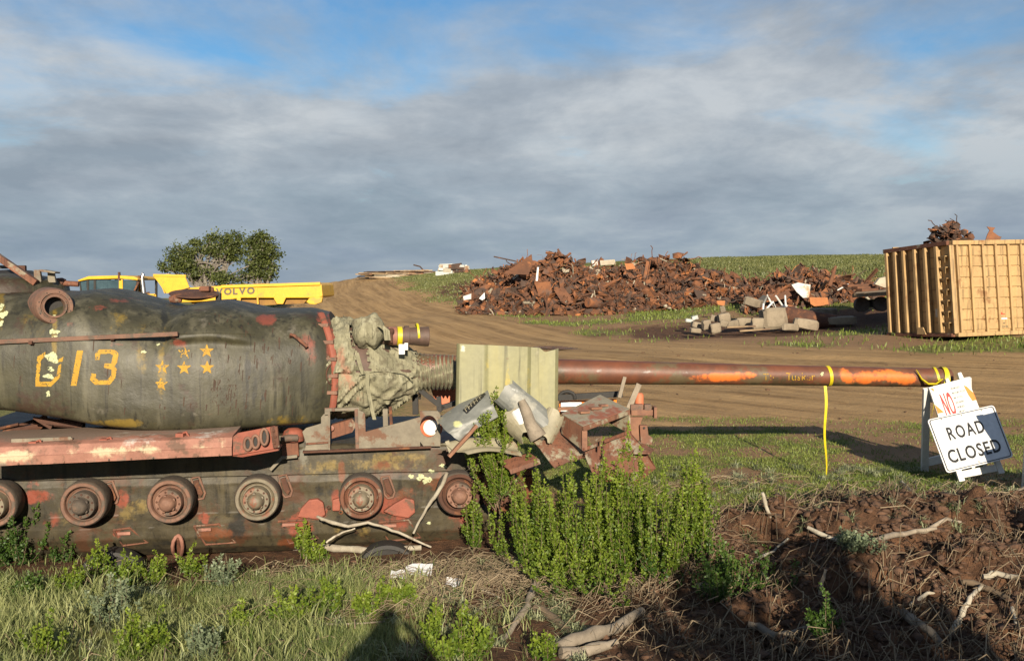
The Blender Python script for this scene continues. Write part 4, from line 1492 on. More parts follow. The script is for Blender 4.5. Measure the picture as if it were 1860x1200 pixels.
L = [on_hull(325 + 9 * math.sin(t), 990 - 19 * math.cos(t), 0.02 + 0.05 * abs(math.sin(t))) for t in np.linspace(0, 2 * math.pi, 14)]
MB().tube(L, 0.018, 8, caps=False).build('tow_ring', 'primer_pink', HULL, smooth=40)
MB().bar(on_hull(325, 975, 0.03), on_hull(326, 1000, 0.03), 0.03, 0.05).build('tow_lug', 'rust_mid', HULL)
# road wheels sunk in the ground under the hull
for (px, py) in [(206, 1058), (703, 1044)]:
    c = tp(px, py, 0.22)
    w = MB().lathe(c, TN, [(-0.12, 0.29), (-0.11, 0.325), (-0.05, 0.332), (0.05, 0.332), (0.09, 0.32), (0.10, 0.285), (0.06, 0.27), (0.05, 0.12), (0.07, 0.0)], 48).build('road_wheel', 'black_iron', TANK, smooth=35)
# ================================================================== torn panels and wreckage at the bow
simple('khaki_sheet', (0.245, 0.235, 0.125), (0.20, 0.195, 0.11), 2.5, 0.55, 0.0, (0.26, 0.245, 0.16), 0.15, (0.275, 0.25, 0.10), 0.08, 0.004, [('ochre', (0.40, 0.31, 0.06)), ('pale', (0.5, 0.49, 0.42)), ('rust', (0.12, 0.06, 0.035))])
simple('grey_sheet', (0.16, 0.165, 0.15), (0.125, 0.13, 0.12), 5, 0.5, 0.0, (0.24, 0.235, 0.2), 0.25, None, 0.15, 0.004, [('lich', (0.46, 0.46, 0.22)), ('pale', (0.62, 0.63, 0.6)), ('ochre', (0.28, 0.24, 0.12))])
simple('beige_sheet', (0.28, 0.25, 0.17), (0.21, 0.19, 0.13), 5, 0.6, 0.0, (0.17, 0.10, 0.06), 0.25, None, 0.2, 0.004)
simple('rust_box', (0.165, 0.075, 0.043), (0.11, 0.05, 0.031), 6, 0.75, 0.0, (0.24, 0.215, 0.15), 0.42, (0.17, 0.06, 0.03), 0.35, 0.008)
simple('lid_paint', (0.215, 0.20, 0.15), (0.17, 0.15, 0.11), 5, 0.7, 0.0, (0.19, 0.07, 0.042), 0.62, None, 0.35, 0.008)
simple('rust_light', (0.235, 0.115, 0.066), (0.16, 0.075, 0.045), 7, 0.8, 0.0, (0.15, 0.07, 0.045), 0.35, None, 0.3, 0.006)
simple('dead_wood', (0.30, 0.25, 0.19), (0.19, 0.155, 0.115), 9, 0.9, 0.0, (0.12, 0.095, 0.07), 0.3, None, 0.5, 0.01, objrand=0.5)
simple('plastic_white', (0.62, 0.62, 0.60), (0.56, 0.56, 0.54), 5, 0.45, 0.0, (0.40, 0.37, 0.32), 0.02, None, 0.03, 0.002)
simple('sign_white', (0.60, 0.61, 0.62), (0.57, 0.58, 0.59), 3, 0.4, 0.0, None, 0, None, 0.0)
simple('letter_grey', (0.10, 0.085, 0.05), (0.08, 0.07, 0.045), 4, 0.6, bump=0)
simple('sign_black', (0.012, 0.012, 0.012), (0.01, 0.01, 0.01), 3, 0.5, 0.0, None, 0, None, 0.0)
simple('sign_red', (0.62, 0.02, 0.015), (0.55, 0.018, 0.012), 3, 0.5, 0.0, None, 0, None, 0.0)
simple('sign_orange', (0.75, 0.20, 0.01), (0.68, 0.17, 0.008), 3, 0.5, 0.0, None, 0, None, 0.0)


def patch(c, nu=14, nv=14, f=None):
    TL, TR, BR, BL = c
    P = []
    for i in range(nv):
        v = i / (nv - 1)
        row = []
        for j in range(nu):
            u = j / (nu - 1)
            p = TL * (1 - u) * (1 - v) + TR * u * (1 - v) + BR * u * v + BL * (1 - u) * v
            if f:
                p = p + f(u, v)
            row.append(p)
        P.append(row)
    return P


def folds(u, v):
    k = np.interp(u, [0, 0.025, 0.05, 0.28, 0.31, 0.70, 0.73, 0.97, 1.0], [0.05, 0.0, 0.0, 0.0, 0.035, 0.035, 0.0, 0.0, 0.06])
    top = -0.02 * float(sstep(0.8, 0.86, u)) * (1 - abs(u - 0.87) / 0.13) * (1 - v) * 2 if u > 0.8 else 0
    return Vector((0, float(k) + 0.006 * math.sin(9 * u + 4 * v), top))


o = MB().sheet(patch((at(829, 624, 9.72), at(1015, 633, 9.78), at(1013, 792, 9.80), at(826, 792, 9.72)), 60, 30, folds), 0.006).build('folded_panel', 'khaki_sheet', None, smooth=30)
tag(o, 'tall khaki folded sheet metal panel standing upright in front of the gun barrel', 'metal panel')
paint(o, 'ochre', [(922, 690, 6, 40, .8), (885, 680, 5, 70, .5), (960, 690, 5, 60, .4)])
paint(o, 'pale', [(840, 634, 6, 7, 1.), (930, 638, 26, 3, .6)])
paint(o, 'rust', [(922, 651, 4, 4, 1.2)])
# grey fender sheet with a plate of letters on it
def curl(u, v):
    return Vector((0, 0.10 * (2 * v - 1) ** 2 + 0.05 * u * u + 0.06 * (float(fbm(u * 4, v * 4, 12, 3)) - 0.5), 0.02 * math.sin(3 * u) + 0.02 * (float(fbm(u * 5, v * 5, 14, 2)) - 0.5)))


FS = MB().sheet(patch((at(836, 734, 9.62), at(884, 706, 9.62), at(914, 745, 9.38), at(838, 803, 9.32)), 26, 26, curl), 0.006)
o = thing('bent_fender', 'bent grey sheet metal fender with a black letter strip and lichen spot', 'fender', at(860, 800, 9.5))
s1 = MB().sheet(patch((at(793, 766, 9.55), at(884, 706, 9.68), at(905, 762, 9.38), at(834, 803, 9.30)), 26, 26, curl), 0.006).build('sheet', 'grey_sheet', o, smooth=40)
paint(s1, 'lich', [(831, 770, 9, 7, 1.2), (820, 750, 5, 4, .7), (846, 738, 4, 3, .7)])
paint(s1, 'ochre', [(800, 755, 8, 20, .4)])
_bm = bmesh.new()
_bm.from_mesh(s1.data)
_bm.transform(Matrix.Translation(BASE[s1.name]))
BV_F = BVHTree.FromBMesh(_bm)
_bm.free()
pl_ = [(840, 745), (868, 720), (880, 713), (883, 716), (874, 726), (848, 752)]
strip = decal('letter_strip', BV_F, [pl_], 'sign_black', s1, cell=0.8, lift=0.003)
for k in range(6):
    t = k / 6 + 0.06
    cx, cy = 845 + t * 30, 747 - t * 27
    d = 3.0
    polys = [[(cx - d, cy - d), (cx - d + 1.2, cy - d - 1.0), (cx + 1.6, cy + d - 1), (cx + 0.4, cy + d)]]
    polys.append([(cx - 1, cy - 1), (cx + 2.5, cy - 4), (cx + 3.2, cy - 3.2), (cx - 0.3, cy - 0.2)] if k % 2 else [(cx - 2, cy - d), (cx + 1.5, cy - d - 3), (cx + 2.2, cy - d - 2.2), (cx - 1.4, cy - d + 0.8)])
    decal('strip_letter', BV_F, polys, 'beige_sheet', s1, cell=0.7, lift=0.005)
o2 = MB().bar(at(815, 829, 9.34), at(866, 772, 9.42), 0.05, 0.03).build('rusty_edge', 'rust_light', o, bevel=0.004)
MB().bar(at(812, 800, 9.45), at(820, 822, 9.45), 0.05, 0.04).build('bracket', 'beige_sheet', o, bevel=0.004)

# rolled sheet lying over the panel
def rolled(ax0, ax1, r, th0, th1, n=12, m=8, rag=0.0, seed=3):
    ax0, ax1 = Vector(ax0), Vector(ax1)
    d = (ax1 - ax0).normalized()
    u = d.cross(Vector((0, -1, 0))).normalized()
    w = Vector((0, -1, 0)) - d * Vector((0, -1, 0)).dot(d)
    w.normalize()
    P = []
    for i in range(m):
        s = i / (m - 1)
        row = []
        for j in range(n):
            t = th0 + (th1 - th0) * j / (n - 1)
            rr = r * (1 + 0.05 * math.sin(5 * s + 2 * t) + 0.22 * (float(fbm(s * 3 + seed, t * 1.3, seed, 2)) - 0.5))
            e = rag * (float(fbm(j * 0.5, seed, seed, 3)) - 0.5) * (1 if i in (0, m - 1) else 0)
            row.append(ax0 + (ax1 - ax0) * s + d * e + u * (rr * math.cos(t)) + w * (rr * math.sin(t)))
        P.append(row)
    return P


o = thing('rolled_sheet', 'curled grey metal sheet with white scraped patches leaning on the khaki panel', 'metal sheet', at(960, 790, 9.5))
s1 = MB().sheet(rolled(at(918, 708, 9.62), at(1000, 782, 9.5), 0.15, -0.3, 2.6, rag=0.1), 0.005).build('sheet', 'grey_sheet', o, smooth=12)
paint(s1, 'pale', [(928, 706, 12, 5, 1.1), (918, 720, 6, 5, .9), (940, 712, 6, 4, .7)])
s2 = MB().sheet(rolled(at(930, 752, 9.55), at(962, 790, 9.45), 0.13, 0.2, 2.9, rag=0.1, seed=8), 0.005).build('torn_sheet', 'beige_sheet', o, smooth=12)
s3 = MB().sheet(rolled(at(1008, 752, 9.5), at(985, 800, 9.4), 0.10, 0.2, 2.7, rag=0.1, seed=5), 0.005).build('torn_flap', 'beige_sheet', o, smooth=12)
o = MB().sheet(rolled(at(938, 745, 9.46), at(950, 770, 9.42), 0.06, 0.0, 2.8, rag=0.05, seed=9), 0.004).build('white_scrap', 'plastic_white', None, smooth=40)
tag(o, 'small crumpled white scrap tucked under the curled grey sheet', 'scrap')
L = [at(947, 727, 9.40), at(955, 745, 9.38), at(963, 770, 9.36), at(978, 795, 9.34)]
tag(MB().tube(L, [0.035, 0.05, 0.06, 0.09], 10).build('wood_stump', 'dead_wood', None, smooth=50), 'weathered grey chunk of wood wedged into the curled sheet metal', 'wood')
o = MB().sheet(patch((at(800, 806, 9.45), at(935, 792, 9.62), at(948, 825, 9.45), at(850, 826, 9.3)), 16, 10, lambda u, v: Vector((0, 0, 0.03 * math.sin(4 * u) + 0.015 * math.sin(9 * v)))), 0.006).build('beige_plate', 'beige_sheet', None, smooth=40)
tag(o, 'flat beige metal plate lying under the bent grey fender', 'metal plate')
# rusty channel and nose plates
o = thing('rust_channel', 'rusty brown steel channel sticking out below the beige plate', 'steel channel', at(950, 850, 9.45))
MB().plate([at(905, 838, 9.5), at(962, 822, 9.5), at(980, 834, 9.4), at(925, 852, 9.4)], Vector((0, 0, -0.008))).build('web', 'rust_mid', o)
MB().plate([at(925, 853, 9.395), at(980, 835, 9.395), at(982, 842, 9.395), at(928, 861, 9.395)], Vector((0, 0.008, 0))).build('flange', 'rust_box', o)
o = MB().sheet(patch((at(952, 788, 9.5), at(1010, 772, 9.8), at(1080, 838, 9.5), at(1008, 850, 9.2)), 18, 18, lambda u, v: Vector((0, 0, 0.05 * math.sin(math.pi * u) + 0.03 * math.sin(3 * v) + 0.05 * (float(fbm(u * 4, v * 4, 18, 3)) - .5)))), 0.01).build('bow_plate', 'rust_box', None, smooth=40)
tag(o, 'sloping curved rust red plate left of the open rusty box', 'metal plate')
# rusty open box
A, B_, C_, D_ = at(1059, 773, 9.3), at(1143, 742, 9.72), at(1090, 716, 10.0), at(1020, 750, 9.55)
Hb = at(1059, 773, 9.3).z - at(1058, 818, 9.3).z
dn = Vector((0, 0, -Hb))
o = thing('open_box', 'rusty open fronted steel box with a hinged lid', 'steel box', A + dn)
MB().plate([A, B_, C_, D_], Vector((0, 0, -0.014))).build('lid', 'lid_paint', o, bevel=0.004)
MB().plate([A + Vector((0, 0, -0.016)), D_ + Vector((0, 0, -0.016)), D_ + dn * 0.85, A + dn], (B_ - A).normalized() * 0.014).build('side', 'rust_box', o)
MB().plate([B_ + Vector((0, 0, -0.016)), C_ + Vector((0, 0, -0.016)), C_ + dn, B_ + dn], (A - B_).normalized() * 0.014).build('side', 'rust_box', o)
e_ = (B_ - A).normalized()
MB().bar(A + Vector((0, -0.008, -0.03)), B_ + Vector((0, -0.008, -0.03)), 0.02, 0.045).build('front_rail', 'rust_box', o, bevel=0.003)
MB().bar(A + e_ * 0.02 + Vector((0, -0.012, -0.05)), A + dn + e_ * 0.02 + Vector((0, -0.012, 0)), 0.05, 0.02).build('front_post', 'rust_light', o, bevel=0.003)
MB().bar(B_ + Vector((0, -0.012, -0.05)), B_ + dn + Vector((0, -0.012, 0)), 0.02, 0.02).build('front_post', 'rust_box', o, bevel=0.003)
MB().bar(A + dn + Vector((0, -0.012, 0.01)), B_ + dn + Vector((0, -0.012, 0.01)), 0.02, 0.03).build('front_rail', 'rust_mid', o, bevel=0.003)
c = A * 0.45 + B_ * 0.15 + C_ * 0.25 + D_ * 0.15
for (t, s_, nm) in [(0.0, 0.1, 'hinge'), (0.16, 0.12, 'latch'), (0.27, 0.08, 'hinge')]:
    p = A * 0.5 + D_ * 0.2 + C_ * 0.3 + e_ * t
    MB().box(p + Vector((0, 0, 0.012)), (s_, 0.06, 0.022), Matrix.Rotation(0.45, 3, 'Z')).build(nm, 'rust_light', o, bevel=0.005)
MB().tube([A + Vector((0.12, 0.02, -0.14)), A + Vector((0.17, 0.02, -0.10)), A + Vector((0.16, 0.02, -0.22))], 0.012, 6).build('catch_rod', 'steel_grey', o)
# lower nose plates of the hull
o = MB().plate([at(1060, 822, 9.4), at(1145, 785, 9.75), at(1172, 815, 9.7), at(1192, 850, 9.75), at(1150, 885, 9.7), at(1080, 870, 9.4)], Vector((0, 0.03, 0))).build('nose_plate', 'rust_mid', None, bevel=0.006)
tag(o, 'large rust brown plate under the open rusty box behind the bush', 'metal plate')
o = thing('hinge_bracket', 'salmon rusted bracket with clamps right of the open rusty box', 'bracket', at(1165, 820, 10.0))
MB().box(at(1168, 748, 10.0), (0.25, 0.12, 0.06)).build('arm', 'rust_light', o, bevel=0.008)
MB().box(at(1189, 748, 9.96), (0.03, 0.14, 0.11)).build('end_plate', 'rust_light', o, bevel=0.004)
for px, w in ((1152, .08), (1163, .05), (1176, .07)):
    MB().box(at(px, 739, 9.98), (w, 0.08, 0.06)).build('clamp', 'rim_rust', o, bevel=0.006)
MB().plate([at(1143, 757, 10.0), at(1168, 757, 10.0), at(1162, 775, 10.0), at(1166, 800, 10.0), at(1150, 800, 10.0), at(1145, 780, 10.0)], Vector((0, 0.05, 0))).build('web', 'rust_light', o, bevel=0.005)
MB().plate([at(1162, 772, 9.95), at(1176, 772, 9.95), at(1178, 790, 9.95), at(1186, 795, 9.95), at(1184, 808, 9.95), at(1164, 806, 9.95)], Vector((0, 0.06, 0))).build('clamp_jaw', 'rust_box', o, bevel=0.006)
MB().lathe(at(1170, 777, 9.94), (0, -1, 0), [(0, 0.012), (0.004, 0.01), (0.004, 0.0)], 10).build('pin', 'black_iron', o)
MB().lathe(at(1161, 735, 10.1), (0, 0, 1), [(0, 0.045), (0.10, 0.045), (0.12, 0.03), (0.125, 0.0)], 16).build('salmon_cap', 'orange_paint', o, smooth=40)
MB().plate([at(1158, 800, 9.8), at(1188, 815, 9.7), at(1180, 822, 9.6), at(1150, 822, 9.6)], Vector((0, 0, -0.012))).build('foot', 'rust_box', o)
for (p0, p1, w, lb) in [((1125, 722), (1135, 684), 0.035, 'split grey board end standing beside the rusty box lid'), ((1142, 741), (1161, 697), 0.055, 'wide weathered board stub leaning right behind the rusty box')]:
    a, b = at(*p0, 9.98), at(*p1, 10.0)
    o = MB().bar(a, b, w, 0.02, up=(0, 1, 0)).build('board_stub', 'dead_wood', None, bevel=0.003)
    tag(o, lb, 'board')
o = thing('far_frame', 'black steel frame with an orange panel and painted sunlit patch behind the khaki panel', 'steel frame', at(1070, 760, 10.2))
MB().bar(at(1013, 722, 10.2), at(1130, 715, 10.3), 0.05, 0.06).build('rail', 'black_iron', o, bevel=0.004)
MB().tube([at(1030 + 14 * math.cos(t), 722 - 11 * math.sin(t), 10.2) for t in np.linspace(-0.2, math.pi + .2, 12)], 0.02, 8).build('ring', 'black_iron', o, smooth=40)
MB().plate([at(1016, 728, 10.35), at(1120, 724, 10.4), at(1120, 752, 10.3), at(1016, 752, 10.25)], Vector((0, 0.02, 0))).build('panel', 'sign_orange', o)
MB().plate([at(1019, 730, 10.30), at(1056, 730, 10.32), at(1060, 744, 10.30), at(1018, 748, 10.25)], Vector((0, -0.01, 0))).build('sunlit_patch', 'plastic_white', o)  # overexposed sunlight on the panel, put in as a white plate
MB().bar(at(1013, 742, 10.0), at(1050, 741, 10.0), 0.06, 0.03).build('salmon_edge', 'rust_light', o, bevel=0.004)
# dark axle end behind the bushes
o = MB().lathe(at(915, 895, 9.85), TN, [(-0.3, 0.2), (0.0, 0.22), (0.04, 0.2), (0.06, 0.12), (0.14, 0.10), (0.15, 0.0)], 30).build('drive_sprocket', 'rust_dark', TANK, smooth=35)

# ================================================================== barricades and the sign
def plane_map(c):
    TL, TR, BR, BL = c
    n = (TR - TL).cross(BL - TL).normalized()
    if n.y > 0:
        n = -n

    def f(u, v, lift=0.0):
        return TL * (1 - u) * (1 - v) + TR * u * (1 - v) + BR * u * v + BL * (1 - u) * v + n * lift
    return f, n


def flat_text(name, txt, f, u0, v0, hgt, wid, lift, mat, parent, bold=0.022):
    """lettering laid on a board: baseline starts at (u0, v0); hgt, wid in board units"""
    adv = 0.0
    x = 0.0
    metas = []
    for ch in txt:
        if ch == ' ':
            x += 0.35
            continue
        vs, fs = text_mesh(ch, 1.0, bold=bold)
        mx = max(p[0] for p in vs)
        mn = min(p[0] for p in vs)
        metas.append((ch, vs, fs, x - mn))
        x += mx - mn + 0.12
    tot = x - 0.12
    cap = 0.73
    for ch, vs, fs, xo in metas:
        mb = MB()
        mb.add([f(u0 + wid * (p[0] + xo) / tot, v0 - hgt * p[1] / cap, lift) for p in vs], fs)
        mb.build(name, mat, parent, fixn=False)


def barricade(label):
    g = thing('barricade', label, 'barricade', at(1735, 872, 10.6), 'folding barricades at the track entrance')
    f, n = plane_map((at(1687, 703, 10.80), at(1757, 685, 10.80), at(1826, 858, 10.32), at(1743, 874, 10.32)))
    MB().plate([f(0, 0), f(1, 0), f(1, 0.40), f(0, 0.40)], n * -0.035).build('board', 'plastic_white', g, bevel=0.006)
    bd = [o for o in bpy.data.objects if o.parent == g][-1]
    for u0, u1 in ((0.0, 0.13), (0.87, 1.0)):
        MB().plate([f(u0, 0.403, -0.004), f(u1, 0.403, -0.004), f(u1, 1.0, -0.004), f(u0, 1.0, -0.004)], n * -0.04).build('leg', 'plastic_white', g, bevel=0.006)
    for v0, v1 in ((0.60, 0.70), (0.90, 0.97)):
        MB().plate([f(0.132, v0, -0.006), f(0.868, v0, -0.006), f(0.868, v1, -0.006), f(0.132, v1, -0.006)], n * -0.035).build('cross_bar', 'plastic_white', g, bevel=0.006)
    for u0 in (0.36, 0.62):
        MB().plate([f(u0, 0.703, -0.01), f(u0 + 0.07, 0.703, -0.01), f(u0 + 0.07, 0.897, -0.01), f(u0, 0.897, -0.01)], n * -0.025).build('web', 'plastic_white', g)
    for u0, w, hh in ((0.46, 0.10, 0.045), (0.80, 0.12, 0.07)):
        MB().plate([f(u0, -0.002), f(u0 + w, -0.002), f(u0 + w * 0.9, -hh), f(u0 + w * 0.1, -hh)], n * -0.05).build('handle', 'plastic_white', g, bevel=0.008)
    # rear frame
    a0, a1 = at(1683, 705, 10.84), at(1679, 869, 11.25)
    w = (at(1757, 686, 10.84) - a0)
    b0, b1 = a0 + w, a1 + w * 1.15
    MB().bar(a0, a1, 0.075, 0.045, up=(0, 1, 0)).build('rear_leg', 'plastic_white', g, bevel=0.006)
    MB().bar(b0, b1, 0.075, 0.045, up=(0, 1, 0)).build('rear_leg', 'plastic_white', g, bevel=0.006)
    for t in (0.12, 0.82):
        MB().bar(a0 + (a1 - a0) * t + w.normalized() * .04, b0 + (b1 - b0) * t - w.normalized() * .04, 0.03, 0.09).build('rear_bar', 'plastic_white', g, bevel=0.006)
    return g, f, bd


BARR, bf, bboard = barricade('white plastic folding barricade with red NO panel under the gun muzzle')
flat_text('printed_letter', 'NO', bf, 0.19, 0.345, 0.255, 0.27, 0.003, 'sign_red', bboard)
for k, (t, wd) in enumerate([('VEHICLES', .23), ('MOTORCYCLES', .33), ('BICYCLES', .22), ('JOGGERS', .21), ('HORSES', .18), ('HIKERS', .16)]):
    flat_text('printed_letter', t, bf, 0.50 - 0.0 * k, 0.085 + 0.05 * k, 0.024, wd, 0.003, 'letter_grey', bboard, 0.0)
for pts in ([(0.84, 0.07), (0.90, 0.09), (0.998, 0.17), (0.998, 0.245), (0.90, 0.245), (0.86, 0.17)], [(0.01, 0.19), (0.16, 0.29), (0.01, 0.29)], [(0.02, 0.02), (0.10, 0.02), (0.10, 0.06)]):
    MB().add([bf(u, v, 0.0025) for u, v in pts], [tuple(range(len(pts)))]).build('orange_stripe', 'sign_orange', bboard, fixn=False)

SG = thing('road_sign', 'white ROAD CLOSED sign tilted against the barricade by the gun muzzle', 'sign', at(1765, 860, 10.25))
sf, sn = plane_map((at(1684, 762, 10.60), at(1805, 735, 10.60), at(1841, 829, 10.24), at(1720, 859, 10.24)))


def rrect(i, r, n=6):
    out = []
    for (cx, cy, a0) in ((1 - i - r, i + r * 1.25, -90), (1 - i - r, 1 - i - r * 1.25, 0), (i + r, 1 - i - r * 1.25, 90), (i + r, i + r * 1.25, 180)):
        for k in range(n + 1):
            a = math.radians(a0 + 90 * k / n)
            out.append((cx + r * math.cos(a), cy + r * 1.25 * math.sin(a)))
    return out


face = MB().plate([sf(u, v) for u, v in rrect(0, 0.045)], sn * -0.004).build('sign_face', 'sign_white', SG)
ri, ro_ = rrect(0.032, 0.03), rrect(0.018, 0.04)
mb = MB()
N_ = len(ri)
mb.add([sf(u, v, 0.0025) for u, v in ri] + [sf(u, v, 0.0025) for u, v in ro_], [(k, (k + 1) % N_, (k + 1) % N_ + N_, k + N_) for k in range(N_)])
mb.build('border', 'sign_black', face, fixn=False)
flat_text('printed_letter', 'ROAD', sf, 0.21, 0.45, 0.24, 0.54, 0.003, 'sign_black', face)
flat_text('printed_letter', 'CLOSED', sf, 0.10, 0.85, 0.24, 0.78, 0.003, 'sign_black', face)
for (u, v) in ((0.5, 0.06), (0.5, 0.94), (0.2, 0.05), (0.8, 0.05)):
    MB().lathe(sf(u, v, 0.0), sn, [(0.0, 0.008), (0.004, 0.007), (0.005, 0.0)], 8).build('bolt', 'steel_grey', face)

# second barricade, just cut off by the right edge of the picture
B2 = copy_tree(BARR)
B2['label'] = 'white barricade cut off by the right edge of the picture'
B2.location = BARR.location + Vector((0.55, -1.15, 0.03))
SG2 = copy_tree(SG)
SG2['label'] = 'white sign cut off at the right picture edge in front of a barricade'
SG2.location = SG.location + (B2.location - BARR.location) + Vector((0.02, 0, -0.02))
BARR.location.z += 0.0

# ------------------------------------------------------------------ caution tape
def ribbon(pts, w, wdir, twist=0.0, th=0.0015):
    P = []
    for i, p in enumerate(pts):
        a = twist * i / max(1, len(pts) - 1)
        d = Vector((math.cos(a), math.sin(a) * 0.8, 0))
        d = (d + Vector(wdir) * 0.0)
        P.append([Vector(p) - d * (w / 2), Vector(p) + d * (w / 2)])
    return MB().sheet(P, th)


L = [gax(1494) + Vector((0.0 + 0.010 * math.sin(k * 0.5), -0.10 - 0.004 * k, -0.10 - k * 0.0545)) for k in range(19)]
tag(ribbon(L, 0.032, (1, 0, 0), 1.0).build('hanging_tape', 'yellow_tape', None, smooth=50), 'yellow caution tape hanging from the gun barrel down to the grass', 'caution tape')
rr_ = interp(R_PX, 1503) / FPX * gax(1503).y
tag(MB().lathe(gax(1503), (GD + UPV * 0.12), [(-0.018, rr_ + 0.001), (-0.018, rr_ + 0.006), (0.018, rr_ + 0.006), (0.018, rr_ + 0.001)], 32).build('tape_band', 'yellow_tape', None, smooth=40), 'yellow tape band wound round the gun barrel above the hanging tape', 'caution tape')
MT = thing('muzzle_tape', 'yellow caution tape knotted round the muzzle of the gun', 'caution tape', gax(1704))
for (px, dz, dx, w) in ((1700, 0.25, 0.25, 0.013), (1709, -0.1, 0.0, 0.02), (1715, 0.05, 0.1, 0.016)):
    rr_ = interp(R_PX, px) / FPX * gax(px).y
    MB().lathe(gax(px), (GD + UPV * dz + TN * dx), [(-w, rr_ + 0.010), (-w, rr_ + 0.014), (w, rr_ + 0.014), (w, rr_ + 0.010)], 32, wob=0.02).build('loop', 'yellow_tape', MT, smooth=40)
f0 = gax(1704) - Vector((0, 0.13, 0))
MB().tube([at(1664, 671, 10.93), at(1674, 688, 10.92), at(1686, 697, 10.9), at(1700, 697, 10.9), at(1712, 688, 10.92)], [0.008, 0.022, 0.026, 0.022, 0.012], 8, squash=0.5).build('knot', 'yellow_tape', MT, smooth=40)
ribbon([at(1698, 700, 10.9), at(1697, 718, 10.78), at(1697, 735, 10.72), at(1692, 755, 10.66)], 0.03, (1, 0, 0), 1.4).build('tail', 'yellow_tape', MT, smooth=40)
# ================================================================== container, truck, tree, heaps
simple('container_tan', (0.42, 0.275, 0.125), (0.35, 0.225, 0.10), 2.2, 0.7, 0.0, (0.22, 0.115, 0.045), 0.22, (0.40, 0.25, 0.10), 0.12, 0.004, objrand=0.12)
simple('truck_yellow', (0.62, 0.355, 0.012), (0.56, 0.31, 0.012), 2, 0.45, 0.0, (0.40, 0.24, 0.03), 0.15, None, 0.05, 0.004)
simple('truck_rusty', (0.28, 0.15, 0.03), (0.18, 0.09, 0.025), 2, 0.8)
simple('chrome', (0.55, 0.55, 0.55), (0.45, 0.45, 0.45), 4, 0.25, 0.9, bump=0)
simple('glass_dark', (0.05, 0.085, 0.10), (0.03, 0.055, 0.07), 2, 0.08, 0.0, bump=0)
simple('concrete', (0.28, 0.23, 0.165), (0.18, 0.145, 0.10), 2.5, 0.9, 0.0, (0.16, 0.12, 0.085), 0.3, None, 0.5, 0.03, objrand=0.4)
simple('scrap_a', (0.175, 0.072, 0.033), (0.095, 0.043, 0.024), 2.2, 0.88, 0.0, (0.30, 0.11, 0.035), 0.3, None, 0.5, 0.03, objrand=0.6)
simple('scrap_b', (0.27, 0.105, 0.04), (0.14, 0.056, 0.027), 2.0, 0.88, 0.0, (0.11, 0.06, 0.04), 0.35, None, 0.5, 0.03, objrand=0.5)
simple('scrap_c', (0.095, 0.055, 0.038), (0.05, 0.034, 0.026), 2.4, 0.9, 0.0, (0.20, 0.085, 0.04), 0.3, None, 0.5, 0.03, objrand=0.5)
simple('scrap_pale', (0.42, 0.38, 0.29), (0.30, 0.25, 0.18), 1.6, 0.85, 0.0, (0.20, 0.10, 0.05), 0.35, None, 0.4, 0.02, objrand=0.4)
simple('scrap_orange', (0.36, 0.14, 0.045), (0.26, 0.09, 0.03), 1.6, 0.85, 0.0, (0.16, 0.07, 0.03), 0.3, None, 0.4, 0.02)
simple('grey_tin', (0.40, 0.41, 0.39), (0.30, 0.31, 0.29), 2, 0.5, 0.2, (0.30, 0.15, 0.07), 0.25, None, 0.2, 0.01)
simple('lumber', (0.33, 0.235, 0.135), (0.22, 0.15, 0.085), 2.5, 0.85, 0.0, (0.14, 0.09, 0.055), 0.3, None, 0.4, 0.02, objrand=0.4)

# ------------------------------------------------------------------ container
ctl, cbl = at(1611, 456, 27.95), at(1619, 610, 27.85)
ccl, ccb = at(1727, 440, 25.5), at(1738, 611, 25.4)
sdir = Vector((0.967, 0.255, 0.022))
CTN = thing('container', 'tan ribbed steel roll off container standing tilted at the right edge', 'container', cbl * 0.5 + ccb * 0.5)
LEN = 6.4


def cs(t, v, lift=0.0):
    """side wall: t metres from the corner, v 0 top .. 1 bottom"""
    p = (ccl * (1 - v) + ccb * v) + sdir * t
    return p + Vector((0.255, -0.967, 0)) * lift


def ce(u, v, lift=0.0):
    """end wall: u 0 at the far left corner .. 1 at the near corner"""
    a = ctl * (1 - v) + cbl * v
    b = ccl * (1 - v) + ccb * v
    n = Vector((-0.967, -0.255, 0))
    return a * (1 - u) + b * u + n * lift


back = Vector((-0.255, 0.967, 0)) * 2.5
mb = MB()
mb.plate([ce(0, 0.02), ce(1, 0.02), ce(1, 0.98), ce(0, 0.98)], Vector((0.967, 0.255, 0)) * 0.06)
mb.build('end_wall', 'container_tan', CTN)
mb = MB()
mb.plate([cs(0.07, 0.02), cs(LEN, 0.02), cs(LEN, 0.98), cs(0.07, 0.98)], Vector((-0.255, 0.967, 0)) * 0.05)
mb.build('side_wall', 'container_tan', CTN)
mb = MB()
mb.plate([cs(0.07, 0.02) + back, cs(LEN, 0.02) + back, cs(LEN, 0.98) + back, cs(0.07, 0.98) + back], Vector((-0.255, 0.967, 0)) * -0.05)
mb.build('far_wall', 'container_tan', CTN)
MB().plate([cs(LEN, 0.02), cs(LEN, 0.02) + back, cs(LEN, 0.98) + back, cs(LEN, 0.98)], sdir * 0.05).build('rear_door', 'container_tan', CTN)
MB().plate([cs(0.07, 0.93), cs(LEN, 0.93), cs(LEN, 0.93) + back, cs(0.07, 0.93) + back], UPV * -0.05).build('floor', 'rust_dark', CTN)
